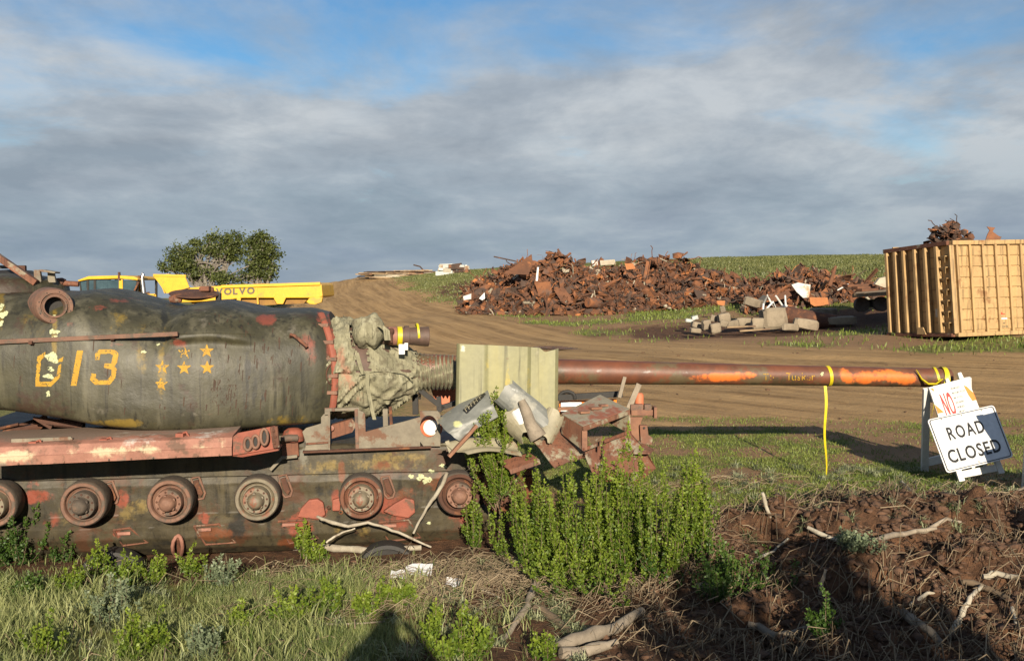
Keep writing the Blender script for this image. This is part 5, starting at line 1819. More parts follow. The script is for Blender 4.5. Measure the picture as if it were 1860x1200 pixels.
# pressed panels of the side wall between the ribs
NC, NR = 8, 8
cw = 0.385
for i in range(NC):
    for j in range(NR):
        t0, t1 = 0.10 + i * cw + 0.05, 0.10 + (i + 1) * cw - 0.02
        v0, v1 = 0.045 + j * 0.113, 0.045 + (j + 1) * 0.113 - 0.014
        c0 = [cs(t0, v0, 0.002), cs(t1, v0, 0.002), cs(t1, v1, 0.002), cs(t0, v1, 0.002)]
        MB().plate(c0, Vector((0.255, -0.967, 0)) * 0.03).build('panel', 'container_tan', CTN, bevel=0.012)
for i in range(16):
    t = 0.10 + i * cw
    MB().plate([cs(t - 0.018, 0.03, 0.002), cs(t + 0.045, 0.03, 0.002), cs(t + 0.045, 0.965, 0.002), cs(t - 0.018, 0.965, 0.002)], Vector((0.255, -0.967, 0)) * 0.085).build('side_rib', 'container_tan', CTN, bevel=0.008)
MB().bar(cs(-0.02, 0.005, 0.02), cs(LEN, 0.005, 0.02), 0.16, 0.11).build('top_rail', 'container_tan', CTN, bevel=0.01)
MB().bar(cs(-0.02, 0.98, 0.02), cs(LEN, 0.98, 0.02), 0.16, 0.10).build('bottom_rail', 'container_tan', CTN, bevel=0.01)
MB().bar(ce(-0.02, 0.005, 0.02), ce(0.985, 0.005, 0.02), 0.16, 0.11).build('top_rail', 'rust_mid', CTN, bevel=0.01)
MB().bar(ce(-0.02, 0.985, 0.03), ce(0.985, 0.985, 0.03), 0.18, 0.09).build('bottom_rail', 'rust_mid', CTN, bevel=0.01)
MB().bar(cs(-0.02, 0.03, 0.0), cs(-0.02, 0.97, 0.0), 0.11, 0.11).build('corner_post', 'container_tan', CTN, bevel=0.01)
ribs = [0.045, 0.185, 0.325, 0.50, 0.66, 0.83]
for u in ribs:
    MB().plate([ce(u - 0.018, 0.03, 0.002), ce(u + 0.018, 0.03, 0.002), ce(u + 0.018, 0.96, 0.002), ce(u - 0.018, 0.96, 0.002)], Vector((-0.967, -0.255, 0)) * 0.14).build('end_rib', 'container_tan', CTN, bevel=0.008)
for k in range(7):
    v = 0.14 + 0.118 * k
    MB().plate([ce(0.85, v, 0.003), ce(0.965, v, 0.003), ce(0.965, v, 0.13), ce(0.85, v, 0.10)], UPV * -0.02).build('ladder_rung', 'container_tan', CTN)
    MB().plate([ce(0.86, v + 0.005, 0.09), ce(0.963, v + 0.005, 0.12), ce(0.93, v + 0.07, 0.06)], Vector((-0.967, -0.255, 0)) * 0.012).build('ladder_gusset', 'container_tan', CTN)
for k in range(7):
    v = 0.14 + 0.118 * k
    MB().bar(ce(0.06, v, 0.004), ce(0.82, v, 0.004), 0.012, 0.012).build('end_seam', 'rust_mid', CTN)
MB().plate([ce(0.72, 0.70, 0.01), ce(0.81, 0.70, 0.01), ce(0.81, 0.79, 0.01), ce(0.72, 0.79, 0.01)], Vector((-0.967, -0.255, 0)) * 0.006).build('placard', 'grey_tin', CTN)
MB().plate([ce(0.52, 0.90, 0.15), ce(0.60, 0.90, 0.15), ce(0.64, 0.98, 0.15), ce(0.50, 0.98, 0.15)], Vector((-0.967, -0.255, 0)) * 0.03).build('hook_plate', 'container_tan', CTN, bevel=0.01)
# white placard and number on the side
pf, pn_ = plane_map((cs(1.28, 0.735, 0.031), cs(1.52, 0.735, 0.031), cs(1.52, 0.835, 0.031), cs(1.28, 0.835, 0.031)))
pl = MB().plate([pf(0, 0), pf(1, 0), pf(1, 1), pf(0, 1)], pn_ * -0.004).build('placard', 'sign_white', CTN)
MB().add([pf(u, v, 0.004) for u, v in ((0.2, 0.28), (0.45, 0.22), (0.38, 0.40), (0.75, 0.40), (0.72, 0.48), (0.2, 0.48))], [(0, 1, 2, 3, 4, 5)]).build('placard_mark', 'sign_red', pl, fixn=False)
flat_text('number', '8', lambda u, v, l: cs(1.38 + 0.1 * u, 0.885 + 0.02 * v, 0.03 + l), 0, 0, 1.0, 0.6, 0.004, 'letter_grey', CTN)
flat_text('number', '108', lambda u, v, l: cs(1.32 + 0.2 * u, 0.925 + 0.02 * v, 0.03 + l), 0, 0, 1.3, 1.0, 0.004, 'letter_grey', CTN)

# ------------------------------------------------------------------ dump truck
TY = 39.0
TRK = thing('dump_truck', 'yellow articulated dump truck parked behind the tank turret', 'dump truck', (-11.5, TY + 1, -0.8))
dep = Vector((0, 2.6, 0))


def side(pts, Y=TY):
    return [at(x, y, Y) for x, y in pts]


MB().plate(side([(305, 533), (345, 522), (400, 519), (576, 513.5), (584, 517), (586, 538), (578, 541), (440, 541), (400, 546), (330, 549)]), dep).build('dump_body', 'truck_yellow', TRK, bevel=0.03)
BODY = [o for o in bpy.data.objects if o.parent == TRK][-1]
MB().plate(side([(345, 548), (400, 545), (440, 541.5), (560, 541.5), (552, 551), (440, 556), (360, 560)], TY + 0.25), Vector((0, 2.1, 0))).build('belly', 'truck_rusty', BODY)
MB().plate(side([(562, 541), (586, 539), (584, 549), (572, 553), (562, 552), (556, 548)], TY - 0.03), Vector((0, 0.2, 0))).build('tail_arm', 'truck_yellow', BODY, bevel=0.02)
MB().plate(side([(497, 541), (502, 533), (514, 533), (519, 541), (514, 552), (503, 552)], TY - 0.04), Vector((0, 0.1, 0))).build('pivot_plate', 'truck_yellow', BODY, bevel=0.01)
MB().bar(at(402, 520.5, TY - 0.02), at(582, 515, TY - 0.02), 0.12, 0.12).build('rim_rail', 'truck_yellow', BODY, bevel=0.02)
MB().plate(side([(430, 541), (437, 538), (437, 553), (430, 555)], TY - 0.03), Vector((0, 0.1, 0))).build('rib', 'truck_yellow', BODY)
MB().plate(side([(465, 517.5), (467, 517.4), (470, 552), (467, 552)], TY - 0.02), Vector((0, 0.05, 0))).build('rib', 'truck_yellow', BODY)
flat_text('body_letter', 'VOLVO', lambda u, v, l: at(392 + u * 71, 535.5 - u * 2.5 + v * 12, TY) + Vector((0, -0.02, 0)), 0, 0, 0.98, 1.0, 0.0, 'letter_grey', BODY, 0.045)
# headboard spill guard, a curved plate over the cab
P = []
for k, (x, y) in enumerate([(279, 500), (284, 505), (290, 513), (296, 522), (300, 532)]):
    P.append([at(x, y, TY - 0.1) + Vector((0, t * 2.6, 0)) for t in np.linspace(0, 1, 6)])
MB().sheet(P, 0.04).build('spill_guard', 'truck_yellow', BODY, smooth=40)
MB().plate(side([(279, 500), (305, 497.5), (336, 502), (344, 522), (302, 533), (296, 522), (290, 513), (284, 505)], TY - 0.12), Vector((0, 0.06, 0))).build('guard_cheek', 'truck_yellow', BODY)
MB().bar(at(279, 499.5, TY - 0.1), at(338, 501, TY - 0.1), 0.1, 0.08).build('guard_edge', 'truck_yellow', BODY)
# cab
CY = 38.6
CAB = MB().plate(side([(148, 541), (250, 541), (250, 556), (140, 556)], CY), Vector((0, 2.2, 0))).build('cab', 'truck_yellow', TRK, bevel=0.02)
MB().plate(side([(160, 501.5), (214, 500), (242, 502), (250, 505), (250, 509), (216, 506), (160, 507.5), (143, 511), (140, 509)], CY - 0.08), Vector((0, 2.3, 0))).build('cab_roof', 'truck_yellow', CAB, bevel=0.03)
for (x0, x1, xb0, xb1, mt) in [(157, 161, 158, 161, 'black_iron'), (170, 174, 170, 174, 'black_iron'), (216, 222.5, 216, 223, 'truck_yellow'), (247, 250, 247, 250, 'black_iron'), (143, 145, 147, 150, 'black_iron')]:
    MB().plate(side([(x0, 507.5), (x1, 507.5), (xb1, 541), (xb0, 541)], CY), Vector((0, 0.12, 0))).build('cab_pillar', mt, CAB)
    MB().plate([p + Vector((0, 2.05, 0)) for p in side([(x0, 507.5), (x1, 507.5), (xb1, 541), (xb0, 541)], CY)], Vector((0, 0.12, 0))).build('cab_pillar', mt, CAB)
for (x0, x1) in [(145, 157), (161, 170), (174, 216), (223, 247)]:
    MB().plate(side([(x0, 508.5), (x1, 508.5), (x1, 540.5), (x0, 540.5)], CY + 0.04), Vector((0, 0.015, 0))).build('window_pane', 'glass_dark', CAB)
MB().plate(side([(176, 513), (196, 513), (196, 540), (176, 540)], CY + 0.9), Vector((0, 0.5, 0))).build('seat', 'grey_tin', CAB)
MB().plate(side([(214, 494), (217, 494), (218, 508), (214, 508)], CY - 0.1), Vector((0, 0.1, 0))).build('mirror_arm', 'rust_dark', CAB)
MB().bar(at(240, 537, CY - 0.15), at(252, 512, CY - 0.15), 0.06, 0.06).build('mirror_stay', 'rust_dark', CAB)
MB().tube([at(262, 541, CY + 0.3), at(259, 515, CY + 0.3), at(258, 504, CY + 0.3), at(260, 498, CY + 0.3), at(258, 496, CY + .3)], [0.09, 0.09, 0.07, 0.06, 0.05], 14).build('exhaust_stack', 'chrome', TRK, smooth=40)
MB().tube([at(251, 503, CY + .25), at(256, 503, CY + .25)], 0.06, 10).build('air_intake', 'rust_dark', TRK, smooth=40)
for (a, b) in [((250, 536), (282, 535)), ((282, 535), (282, 556)), ((273, 536), (273, 556)), ((250, 536), (250, 556)), ((250, 548), (282, 547))]:
    MB().bar(at(*a, CY - 0.1), at(*b, CY - 0.1), 0.07, 0.07).build('hand_rail', 'truck_yellow', TRK)
MB().plate([Vector((-17.5, TY + 0.3, 0.75)), Vector((-7.4, TY + 0.3, 0.75)), Vector((-7.4, TY + 2.2, 0.75)), Vector((-17.5, TY + 2.2, 0.75))], UPV * -0.55).build('chassis', 'black_iron', TRK)
for x in (-15.9, -10.8, -8.9):
    for yy in (TY - 0.1, TY + 2.3):
        w = MB().lathe((x, yy, 0.02 if True else 0), (0, -1, 0), [(-0.25, 0.35), (-0.25, 0.72), (-0.18, 0.8), (0.18, 0.8), (0.25, 0.72), (0.25, 0.4), (0.1, 0.35), (0.1, 0.0)], 28).build('wheel', 'tyre_rubber', TRK, smooth=35)

# ------------------------------------------------------------------ scrap pieces
KIT = {}


def kit(name, fn, k):
    for i in range(k):
        rr = random.Random(hash((len(name), i * 7 + 3)))
        KIT.setdefault(name, []).append(fn(rr))


def k_plate(rr):
    a, b = rr.uniform(.35, .8), rr.uniform(.25, .55)
    bow, tw = rr.uniform(-.22, .22), rr.uniform(-.3, .3)
    P = [[Vector(((u - .5) * a + rr.uniform(-.05, .05), (v - .5) * b + rr.uniform(-.05, .05), bow * (4 * (u - .5) ** 2) + tw * (u - .5) * (v - .5) * 2 + rr.uniform(-.05, .05))) for u in (0, .3, .65, 1)] for v in (0, .5, 1)]
    return MB().sheet(P, 0.02)


def k_beam(rr):
    L = rr.uniform(.6, 1.5)
    w = rr.uniform(.08, .16)
    m = MB()
    if rr.random() < .5:
        m.bar((-L / 2, 0, 0), (L / 2, 0, 0), w, 0.02)
        m.bar((-L / 2, w / 2, w / 2), (L / 2, w / 2, w / 2), 0.02, w)
    else:
        m.bar((-L / 2, 0, w / 2), (L / 2, 0, w / 2), w, 0.02)
        m.bar((-L / 2, 0, -w / 2), (L / 2, 0, -w / 2), w, 0.02)
        m.bar((-L / 2, 0, 0), (L / 2, 0, 0), 0.02, w - 0.03)
    return m


def k_pipe(rr):
    L = rr.uniform(.6, 1.6)
    b = rr.uniform(-.35, .35)
    return MB().tube([(-L / 2, 0, 0), (-L / 6, b * .4, rr.uniform(-.1, .1)), (L / 6, b * .6, 0), (L / 2, b, rr.uniform(-.2, .2))], rr.uniform(.025, .06), 6)


def k_chunk(rr):
    bm_ = bmesh.new()
    bmesh.ops.create_icosphere(bm_, subdivisions=1, radius=1)
    s = (rr.uniform(.2, .42), rr.uniform(.15, .3), rr.uniform(.12, .26))
    vs = [Vector((v.co.x * s[0], v.co.y * s[1], v.co.z * s[2])) * rr.uniform(.55, 1.3) for v in bm_.verts]
    fs = [tuple(v.index for v in f.verts) for f in bm_.faces]
    bm_.free()
    return MB().add(vs, fs)


def k_wire(rr):
    p = Vector((0, 0, 0))
    L = [p]
    d = Vector((rr.uniform(-1, 1), rr.uniform(-1, 1), rr.uniform(-.6, 1))).normalized()
    for i in range(6):
        d = (d + Vector((rr.uniform(-.8, .8), rr.uniform(-.8, .8), rr.uniform(-.8, .7)))).normalized()
        p = p + d * 0.2
        L.append(p)
    return MB().tube(L, rr.uniform(.012, .03), 4)


kit('plate', k_plate, 8)
kit('beam', k_beam, 5)
kit('pipe', k_pipe, 4)
kit('chunk', k_chunk, 8)
kit('wire', k_wire, 6)
KMESH = {}
SCRAP_NAME = {'plate': 'scrap_plate', 'beam': 'scrap_girder', 'pipe': 'scrap_pipe', 'chunk': 'scrap_lump', 'wire': 'scrap_wire'}


def kit_mesh(kind, i, mat):
    key = (kind, i, mat)
    if key not in KMESH:
        o = KIT[kind][i].build(SCRAP_NAME[kind], mat, None, base=(0, 0, 0))
        KMESH[key] = o.data
        bpy.data.objects.remove(o)
    return KMESH[key]


HEAPS = [
    dict(key='back', name='the tall back scrap heap', Y=51.0, w=3.6, top=[(845, 548), (868, 502), (905, 492), (940, 476), (970, 468), (1010, 461), (1040, 474), (1080, 484), (1130, 484), (1160, 468), (1200, 467), (1240, 466), (1268, 484)], n=3600, ni=90),
    dict(key='front', name='the long low front scrap heap', Y=45.5, w=3.2, top=[(843, 548), (860, 540), (900, 528), (960, 514), (1020, 510), (1080, 512), (1120, 515), (1170, 514), (1200, 506), (1240, 506), (1280, 489), (1310, 494), (1345, 513), (1400, 526)], n=4200, ni=110),
    dict(key='right', name='the scrap heap left of the container', Y=41.0, w=2.8, top=[(1352, 522), (1390, 506), (1420, 490), (1460, 493), (1490, 489), (1520, 505), (1560, 514), (1605, 520)], n=2000, ni=80)]


def heap_pt(h, rr, deep):
    px = rr.uniform(h['top'][0][0], h['top'][-1][0])
    t = rr.uniform(-1, 0.75)
    Y = h['Y'] + t * h['w']
    ztop = at(px, interp(h['top'], px), h['Y']).z
    x = (px - 930) / FPX * Y
    return px, x, Y, ztop, t


def scrap_heap(h):
    rr = random.Random(len(h['key']) * 13)
    n = h['n']
    pts = []
    for k in range(n + h['ni']):
        px, x, Y, ztop, t = heap_pt(h, rr, 0)
        pts.append((x, Y, ztop, t))
    g = H(np.array([p[0] for p in pts]), np.array([p[1] for p in pts]))
    V, F, off = [], [], 0
    mats = ['scrap_a', 'scrap_b', 'scrap_c']
    acc = {m: ([], [], []) for m in mats + ['scrap_orange', 'scrap_pale']}
    for k, (x, Y, ztop, t) in enumerate(pts):
        prof_ = max(0.0, 1 - abs(t) ** 1.6)
        lump = 0.45 + 1.05 * float(fbm(x * 0.8, Y * 0.8, 5, 3))
        zs = g[k] + max(0.05, (ztop - g[k]) * prof_ * min(1.08, lump))
        R = Matrix.Rotation(rr.uniform(0, 6.28), 3, 'Z') @ Matrix.Rotation(rr.uniform(-1.2, 1.2), 3, 'X') @ Matrix.Rotation(rr.uniform(-1.2, 1.2), 3, 'Y')
        kind = rr.choices(['plate', 'beam', 'pipe', 'chunk', 'wire'], [.30, .14, .12, .20, .24])[0]
        sc_ = rr.uniform(.25, .85)
        if k < n:
            i = rr.randrange(len(KIT[kind]))
            m = rr.choices(mats + ['scrap_orange', 'scrap_pale'], [.36, .24, .33, .03, .04])[0]
            mbk = KIT[kind][i]
            z = zs - rr.uniform(0.0, 0.5) * min(1.2, zs - g[k])
            vv = (np.array(mbk.v) * sc_) @ np.array(R).T + np.array((x, Y, z))
            A_ = acc[m]
            o0 = A_[2][-1] if A_[2] else 0
            A_[0].append(vv)
            for f in mbk.f:
                if len(f) == 3:
                    A_[1].append([a + o0 for a in f] + [f[2] + o0])
                elif len(f) == 4:
                    A_[1].append([a + o0 for a in f])
                else:
                    for q_ in range(1, len(f) - 1):
                        A_[1].append([f[0] + o0, f[q_] + o0, f[q_ + 1] + o0, f[q_ + 1] + o0])
            A_[2].append(o0 + len(vv))
        else:
            if kind == 'wire':
                kind = rr.choice(['beam', 'pipe', 'plate'])
            i = rr.randrange(len(KIT[kind]))
            m = rr.choices(mats, [.4, .45, .15])[0]
            o = bpy.data.objects.new(SCRAP_NAME[kind], kit_mesh(kind, i, m))
            COL.objects.link(o)
            sc_ = rr.uniform(.55, 1.35)
            o.matrix_world = Matrix.Translation((x, Y, zs + 0.02)) @ R.to_4x4() @ Matrix.Scale(sc_, 4)
            lab = {'plate': 'bent rust brown steel plate lying on ', 'beam': 'rusty steel beam sticking out of ', 'pipe': 'bent rusty pipe lying on ', 'chunk': 'crumpled lump of rusty steel on '}[kind] + h['name']
            tag(o, lab, 'scrap metal', 'pieces of ' + h['name'])
    first = None
    cb = Vector((sum(p[0] for p in pts) / len(pts), h['Y'], float(g.min())))
    # one body per heap, several metals: one mesh with material slots
    allV, allF, mi, o0 = [], [], [], 0
    for q_, m in enumerate(acc):
        if not acc[m][0]:
            continue
        vv = np.concatenate(acc[m][0])
        ff = np.array(acc[m][1]) + o0
        allV.append(vv)
        allF += [tuple(dict.fromkeys(f)) for f in ff.tolist()]
        mi += [q_] * len(ff)
        o0 += len(vv)
    me = bpy.data.meshes.new('scrap_heap')
    me.from_pydata((np.concatenate(allV) - np.array(cb)).tolist(), [], allF)
    for m in acc:
        me.materials.append(MATS[m])
    me.polygons.foreach_set('material_index', np.array(mi, np.int32))
    o = bpy.data.objects.new('scrap_heap', me)
    COL.objects.link(o)
    o.location = cb
    tag(o, 'tangled small rusty steel scrap making up ' + h['name'], 'scrap heap', None, 'stuff')


for h in HEAPS:
    scrap_heap(h)

# pieces of the heaps one can single out
def lone_plate(name, pts, Y, mat, label, cat, th=0.03, lean=0.35):
    P_ = [at(x, y, Y) for x, y in pts]
    zb = min(p.z for p in P_)
    P_ = [p + Vector((0, (p.z - zb) * lean, 0)) for p in P_]
    o = MB().plate(P_, Vector((0, th, 0))).build(name, mat, None, bevel=0.006)
    return tag(o, label, cat)


tag(MB().tube([at(897, 466, 47.5), at(935, 474, 47.3), at(952, 480, 47)], 0.035, 6).build('thin_pole', 'scrap_c', None), 'thin dark pole poking out left from the top of the scrap heap', 'pole')
lone_plate('tilted_slab', [(914, 497), (966, 461), (968, 480), (960, 499)], 46.8, 'scrap_a', 'large rust brown slab tilted on the crest of the scrap heap', 'steel slab', 0.3)
lone_plate('curved_plate', [(971, 513), (1000, 511), (1003, 530), (990, 548), (982, 547)], 43.6, 'scrap_b', 'broad bright rust plate at the front of the long scrap heap', 'steel plate')
lone_plate('white_sheet', [(841, 538), (856, 533), (856, 543), (842, 545)], 42.6, 'grey_tin', 'white sheet at the left foot of the long scrap heap', 'metal sheet', 0.05)
lone_plate('white_scrap', [(870, 542), (880, 531), (881, 542), (876, 545)], 42.6, 'plastic_white', 'bright white torn scrap near the left foot of the scrap heap', 'scrap')
lone_plate('cream_tank', [(1090, 473), (1117, 471), (1119, 480), (1091, 482)], 50.2, 'scrap_pale', 'pale cream box on top of the scrap heap', 'box', 0.5)
lone_plate('white_box', [(1074, 473), (1086, 472), (1086, 481), (1076, 483)], 50.2, 'grey_tin', 'small white box beside the pale cream box on the heap', 'box', 0.4)
tag(MB().lathe(at(1068, 549, 42.3), (-0.8, -0.6, 0.1), [(-0.6, 0.18), (-0.55, 0.22), (0.0, 0.22), (0.02, 0.2), (0.02, 0.0)], 20).build('drum', 'scrap_b', None, smooth=40), 'rusty drum with a grey end lying at the front of the heap', 'drum')
lone_plate('white_pole', [(976, 485), (979, 485), (977, 510), (973, 510)], 43.7, 'plastic_white', 'short white post standing in the middle of the scrap heap', 'post', 0.06)
lone_plate('orange_scrap', [(1135, 478), (1150, 478), (1155, 488), (1138, 490)], 47.5, 'scrap_orange', 'orange painted panel on the crest of the scrap heap', 'panel')
lone_plate('tin_sheet', [(1440, 517), (1452, 513), (1475, 517), (1470, 540), (1459, 541), (1448, 530)], 37.9, 'grey_tin', 'pale grey crumpled tin sheet in the scrap left of the container', 'metal sheet')
lone_plate('orange_sheet', [(1472, 540), (1505, 540), (1506, 552), (1482, 558), (1473, 552)], 37.6, 'scrap_orange', 'orange brown sheet in front of the scrap left of the container', 'metal sheet')
lone_plate('rust_sheet', [(1398, 540), (1434, 527), (1440, 537), (1404, 549)], 37.8, 'scrap_a', 'dark red rusty sheet leaning behind the white frames', 'metal sheet')
lone_plate('blue_grey_sheet', [(1376, 545), (1388, 535), (1396, 538), (1390, 553), (1382, 552)], 37.4, 'black_iron', 'small dark blue grey sheet left of the white frames', 'metal sheet')
tag(MB().tube([at(1506, 520, 38.5), at(1518, 483, 38.6)], [0.09, 0.05], 8).build('rusty_post', 'scrap_a', None, smooth=40), 'rusty post leaning up right of the scrap heap', 'post')
tag(MB().tube([at(1521, 527, 37.6), at(1541, 516, 37.6)], 0.025, 6).build('white_rod', 'plastic_white', None), 'thin white rod lying on the scrap near the trailer', 'rod')

# flat trailer beside the container
FT = thing('flat_trailer', 'low flat trailer with a timber deck beside the container', 'trailer', at(1585, 565, 33.0))
MB().plate([at(1548, 535, 32.5), at(1625, 530, 32.0), at(1640, 524, 34.5), at(1560, 528, 34.8)], UPV * -0.08).build('deck', 'lumber', FT)
MB().bar(at(1548, 537, 32.45), at(1626, 532, 31.95), 0.06, 0.12).build('edge_board', 'lumber', FT)
for (x, y, Y) in [(1565, 553, 32.8), (1600, 552, 32.6)]:
    MB().lathe(at(x, y, Y), (0, -1, 0), [(-0.1, 0.12), (-0.1, 0.24), (0.1, 0.24), (0.1, 0.12), (0.05, 0.0)], 20).build('wheel', 'tyre_rubber', FT, smooth=40)
MB().bar(at(1552, 552, 33.2), at(1625, 549, 32.8), 0.5, 0.25).build('chassis', 'black_iron', FT)
lone_plate('beige_slab', [(1590, 516), (1600, 505), (1614, 502), (1614, 522), (1606, 522)], 34.2, 'scrap_pale', 'pale beige slab standing on the flat trailer against the container', 'slab', 0.2)
for k, (x0, x1, y) in enumerate([(1560, 1590, 527), (1552, 1584, 523), (1535, 1580, 519)]):
    a, b = at(x0, y, 34.2 + .4 * k), at(x1, y - 1, 34.4 + .4 * k)
    tag(MB().bar(a, b, 0.35, 0.10).build('scrap_board', 'scrap_a', None, bevel=0.01), ['lowest', 'middle', 'topmost'][k] + ' red brown sheet stacked behind the flat trailer deck', 'sheet')

# white chair frames
for k, (pl, lb) in enumerate([([(1386, 564), (1387, 551), (1394, 536), (1400, 548), (1411, 562), (1404, 548), (1391, 562)], 'white bent tube chair frame standing in front of the scrap'), ([(1409, 537), (1420, 553), (1437, 565), (1427, 553), (1426, 537)], 'white tube frame with a red tip right of the other white frame'), ([(1428, 579), (1437, 584), (1440, 578), (1430, 588)], 'small white tube piece lying right of the concrete slab')]):
    L = [at(x, y, 36.5 + 0.25 * math.sin(i * 2)) for i, (x, y) in enumerate(pl)]
    tag(MB().tube(L, 0.035, 7).build('tube_frame', 'plastic_white', None, smooth=40), lb, 'chair frame')

# concrete rubble, each block its own thing
def block(px, py, w, h, Y, label, seed, mat='concrete', name='concrete_block', cat='rubble'):
    rr = random.Random(seed)
    c = at(px, py, Y)
    s = Y / FPX
    bm_ = bmesh.new()
    bmesh.ops.create_cube(bm_, size=1)
    bmesh.ops.bevel(bm_, geom=bm_.edges[:], offset=0.12, segments=1, affect='EDGES')
    bmesh.ops.subdivide_edges(bm_, edges=bm_.edges[:], cuts=1)
    W_, H_ = w * s, h * s
    R = Matrix.Rotation(rr.uniform(-.5, .5), 3, 'Z') @ Matrix.Rotation(rr.uniform(-.25, .25), 3, 'Y')
    vs = []
    for v in bm_.verts:
        p = Vector((v.co.x * W_, v.co.y * W_ * 0.7, v.co.z * H_))
        p += Vector((rr.uniform(-1, 1), rr.uniform(-1, 1), rr.uniform(-1, 1))) * 0.06 * H_
        vs.append(c + R @ p)
    fs = [tuple(v.index for v in f.verts) for f in bm_.faces]
    bm_.free()
    o = MB().add(vs, fs).build(name, mat, None, smooth=25)
    return tag(o, label, cat, 'blocks of the rubble row before the heaps')


RUB = [(1404, 578, 36, 30, 32.6, 'big broken concrete slab with a brown face amid the rubble'), (1463, 589, 36, 15, 31.6, 'long pale rounded concrete lump at the front of the rubble'), (1495, 568, 38, 14, 33.4, 'pale flat concrete slab right of the white frames'),
       (1368, 549, 26, 12, 34.8, 'pale rounded boulder left of the dark blue grey sheet'), (1530, 582, 40, 12, 32.2, 'long low concrete lump nearest the container shadow'), (1436, 594, 24, 10, 31.4, 'grey brown block left of the long pale lump'), (1376, 587, 18, 16, 32.0, 'square grey block left of the big broken slab'),
       (1315, 577, 18, 13, 32.6, 'upper block of the two stacked blocks at the left rubble end'), (1315, 588, 12, 9, 32.2, 'small pale block under the stacked block'), (1313, 562, 7, 10, 32.9, 'small upright pale stone on top of the stacked blocks'), (1299, 596, 15, 14, 31.6, 'upright grey block in the front of the left rubble end'), (1283, 590, 13, 14, 31.8, 'pale block beside the upright grey block'),
       (1263, 600, 16, 7, 31.4, 'lowest leftmost flat stone of the rubble'), (1268, 591, 20, 9, 32.4, 'dark grey slab behind the leftmost stones'), (1330, 588, 20, 10, 32.6, 'brown clod like block in the middle of the rubble'), (1350, 585, 22, 12, 32.8, 'dark brown block left of the square grey block'),
       (1445, 569, 18, 7, 33.4, 'thin pale stone behind the dark log'), (1252, 582, 12, 5, 33.0, 'bluish white flat piece at the far left of the rubble'), (1262, 577, 10, 6, 33.4, 'small dark bit of rubble above the bluish piece'), (1297, 578, 10, 9, 33.0, 'brown lump behind the upright grey block')]
for k, (px, py, w, h, Y, lb) in enumerate(RUB):
    g_ = float(H((px - 930) / FPX * Y, Y))
    c_ = at(px, py + h / 2, Y)
    block(px, py, w * 1.2, h * 1.25, Y, lb, 300 + k, 'grey_tin' if 'bluish' in lb else 'concrete')
tag(MB().tube([at(1428, 572, 33.0), at(1465, 579, 32.6), at(1519, 586, 32.3)], [0.3, 0.3, 0.26], 12).build('dark_log', 'rust_dark', None, smooth=40), 'dark brown log lying through the rubble', 'log')
for k, (x0, y0, x1, y1, lb) in enumerate([(1320, 594, 1372, 592, 'red brown plank at the front of the rubble'), (1343, 601, 1398, 597, 'pale plank lying nearest the track in the rubble')]):
    tag(MB().bar(at(x0, y0, 31.4), at(x1, y1, 31.4), 0.14, 0.05).build('plank', 'lumber', None, bevel=0.005), lb, 'plank')
lone_plate('rusty_hatch', [(1302, 546), (1318, 546), (1316, 556), (1304, 553)], 36.5, 'scrap_orange', 'small orange rust plate on the grass before the heap', 'steel plate')

# lumber pile and pale debris on the skyline
def pile(name, x0, x1, Y, prof_, n, mats, label, L=(1.0, 3.0), seed=1, fat=0.1):
    rr = random.Random(seed)
    mb = MB()
    for k in range(n):
        px = rr.uniform(x0, x1)
        x = (px - 930) / FPX * Y
        yy = Y + rr.uniform(-0.8, 0.8)
        g_ = H(x, yy)
        zt_ = at(px, interp(prof_, px), Y).z
        z = g_ + rr.uniform(0.05, 1.0) * max(0.1, zt_ - g_)
        l = rr.uniform(*L)
        a = rr.uniform(-.3, .3)
        mb.bar((x - l / 2, yy, z), (x + l / 2 * math.cos(a), yy + l / 2 * math.sin(a), z + rr.uniform(-.08, .08)), fat * rr.uniform(.6, 1.6), fat * rr.uniform(.4, .9), mi=rr.randrange(len(mats)))
    return tag(mb.build(name, mats, None), label, 'debris pile', None, 'stuff')


pile('lumber_pile', 685, 762, 70, [(670, 502), (690, 494), (720, 492), (760, 491), (775, 495)], 150, ['lumber', 'scrap_pale', 'scrap_c'], 'low pile of old lumber on the skyline left of the heap', seed=3)
pile('debris_pile', 806, 842, 66, [(800, 488), (812, 481), (830, 480), (845, 488)], 60, ['scrap_pale', 'grey_tin', 'scrap_c'], 'pale debris pile on the skyline beside the rusty heap', (0.4, 1.1), 4, 0.3)
tag(MB().tube([at(751, 481, 70), at(763, 484, 70), at(770, 492, 70)], 0.05, 5).build('bent_pipe', 'scrap_c', None), 'bent thin pipe poking out of the lumber pile', 'pipe')

# scrap showing over the container's rim
rr = random.Random(77)
mb = MB()
for k in range(130):
    px = rr.gauss(1722, 15)
    top = interp([(1688, 432), (1698, 416), (1715, 410), (1733, 405), (1745, 416), (1760, 428), (1775, 437)], px)
    py = rr.uniform(top, 440)
    kind = rr.choices(['plate', 'wire', 'chunk', 'pipe'], [.3, .3, .3, .1])[0]
    src = KIT[kind][rr.randrange(len(KIT[kind]))]
    R = Matrix.Rotation(rr.uniform(0, 6.28), 3, 'Z') @ Matrix.Rotation(rr.uniform(-1.2, 1.2), 3, 'X')
    c = at(px, py, 26.6 + rr.uniform(-.4, .5))
    mb.add([c + R @ (Vector(v) * 0.42) for v in src.v], src.f, rr.randrange(2))
tag(mb.build('scrap_tangle', ['scrap_c', 'scrap_a'], None), 'tangle of dark rusty scrap piled above the container rim', 'scrap heap', None, 'stuff')
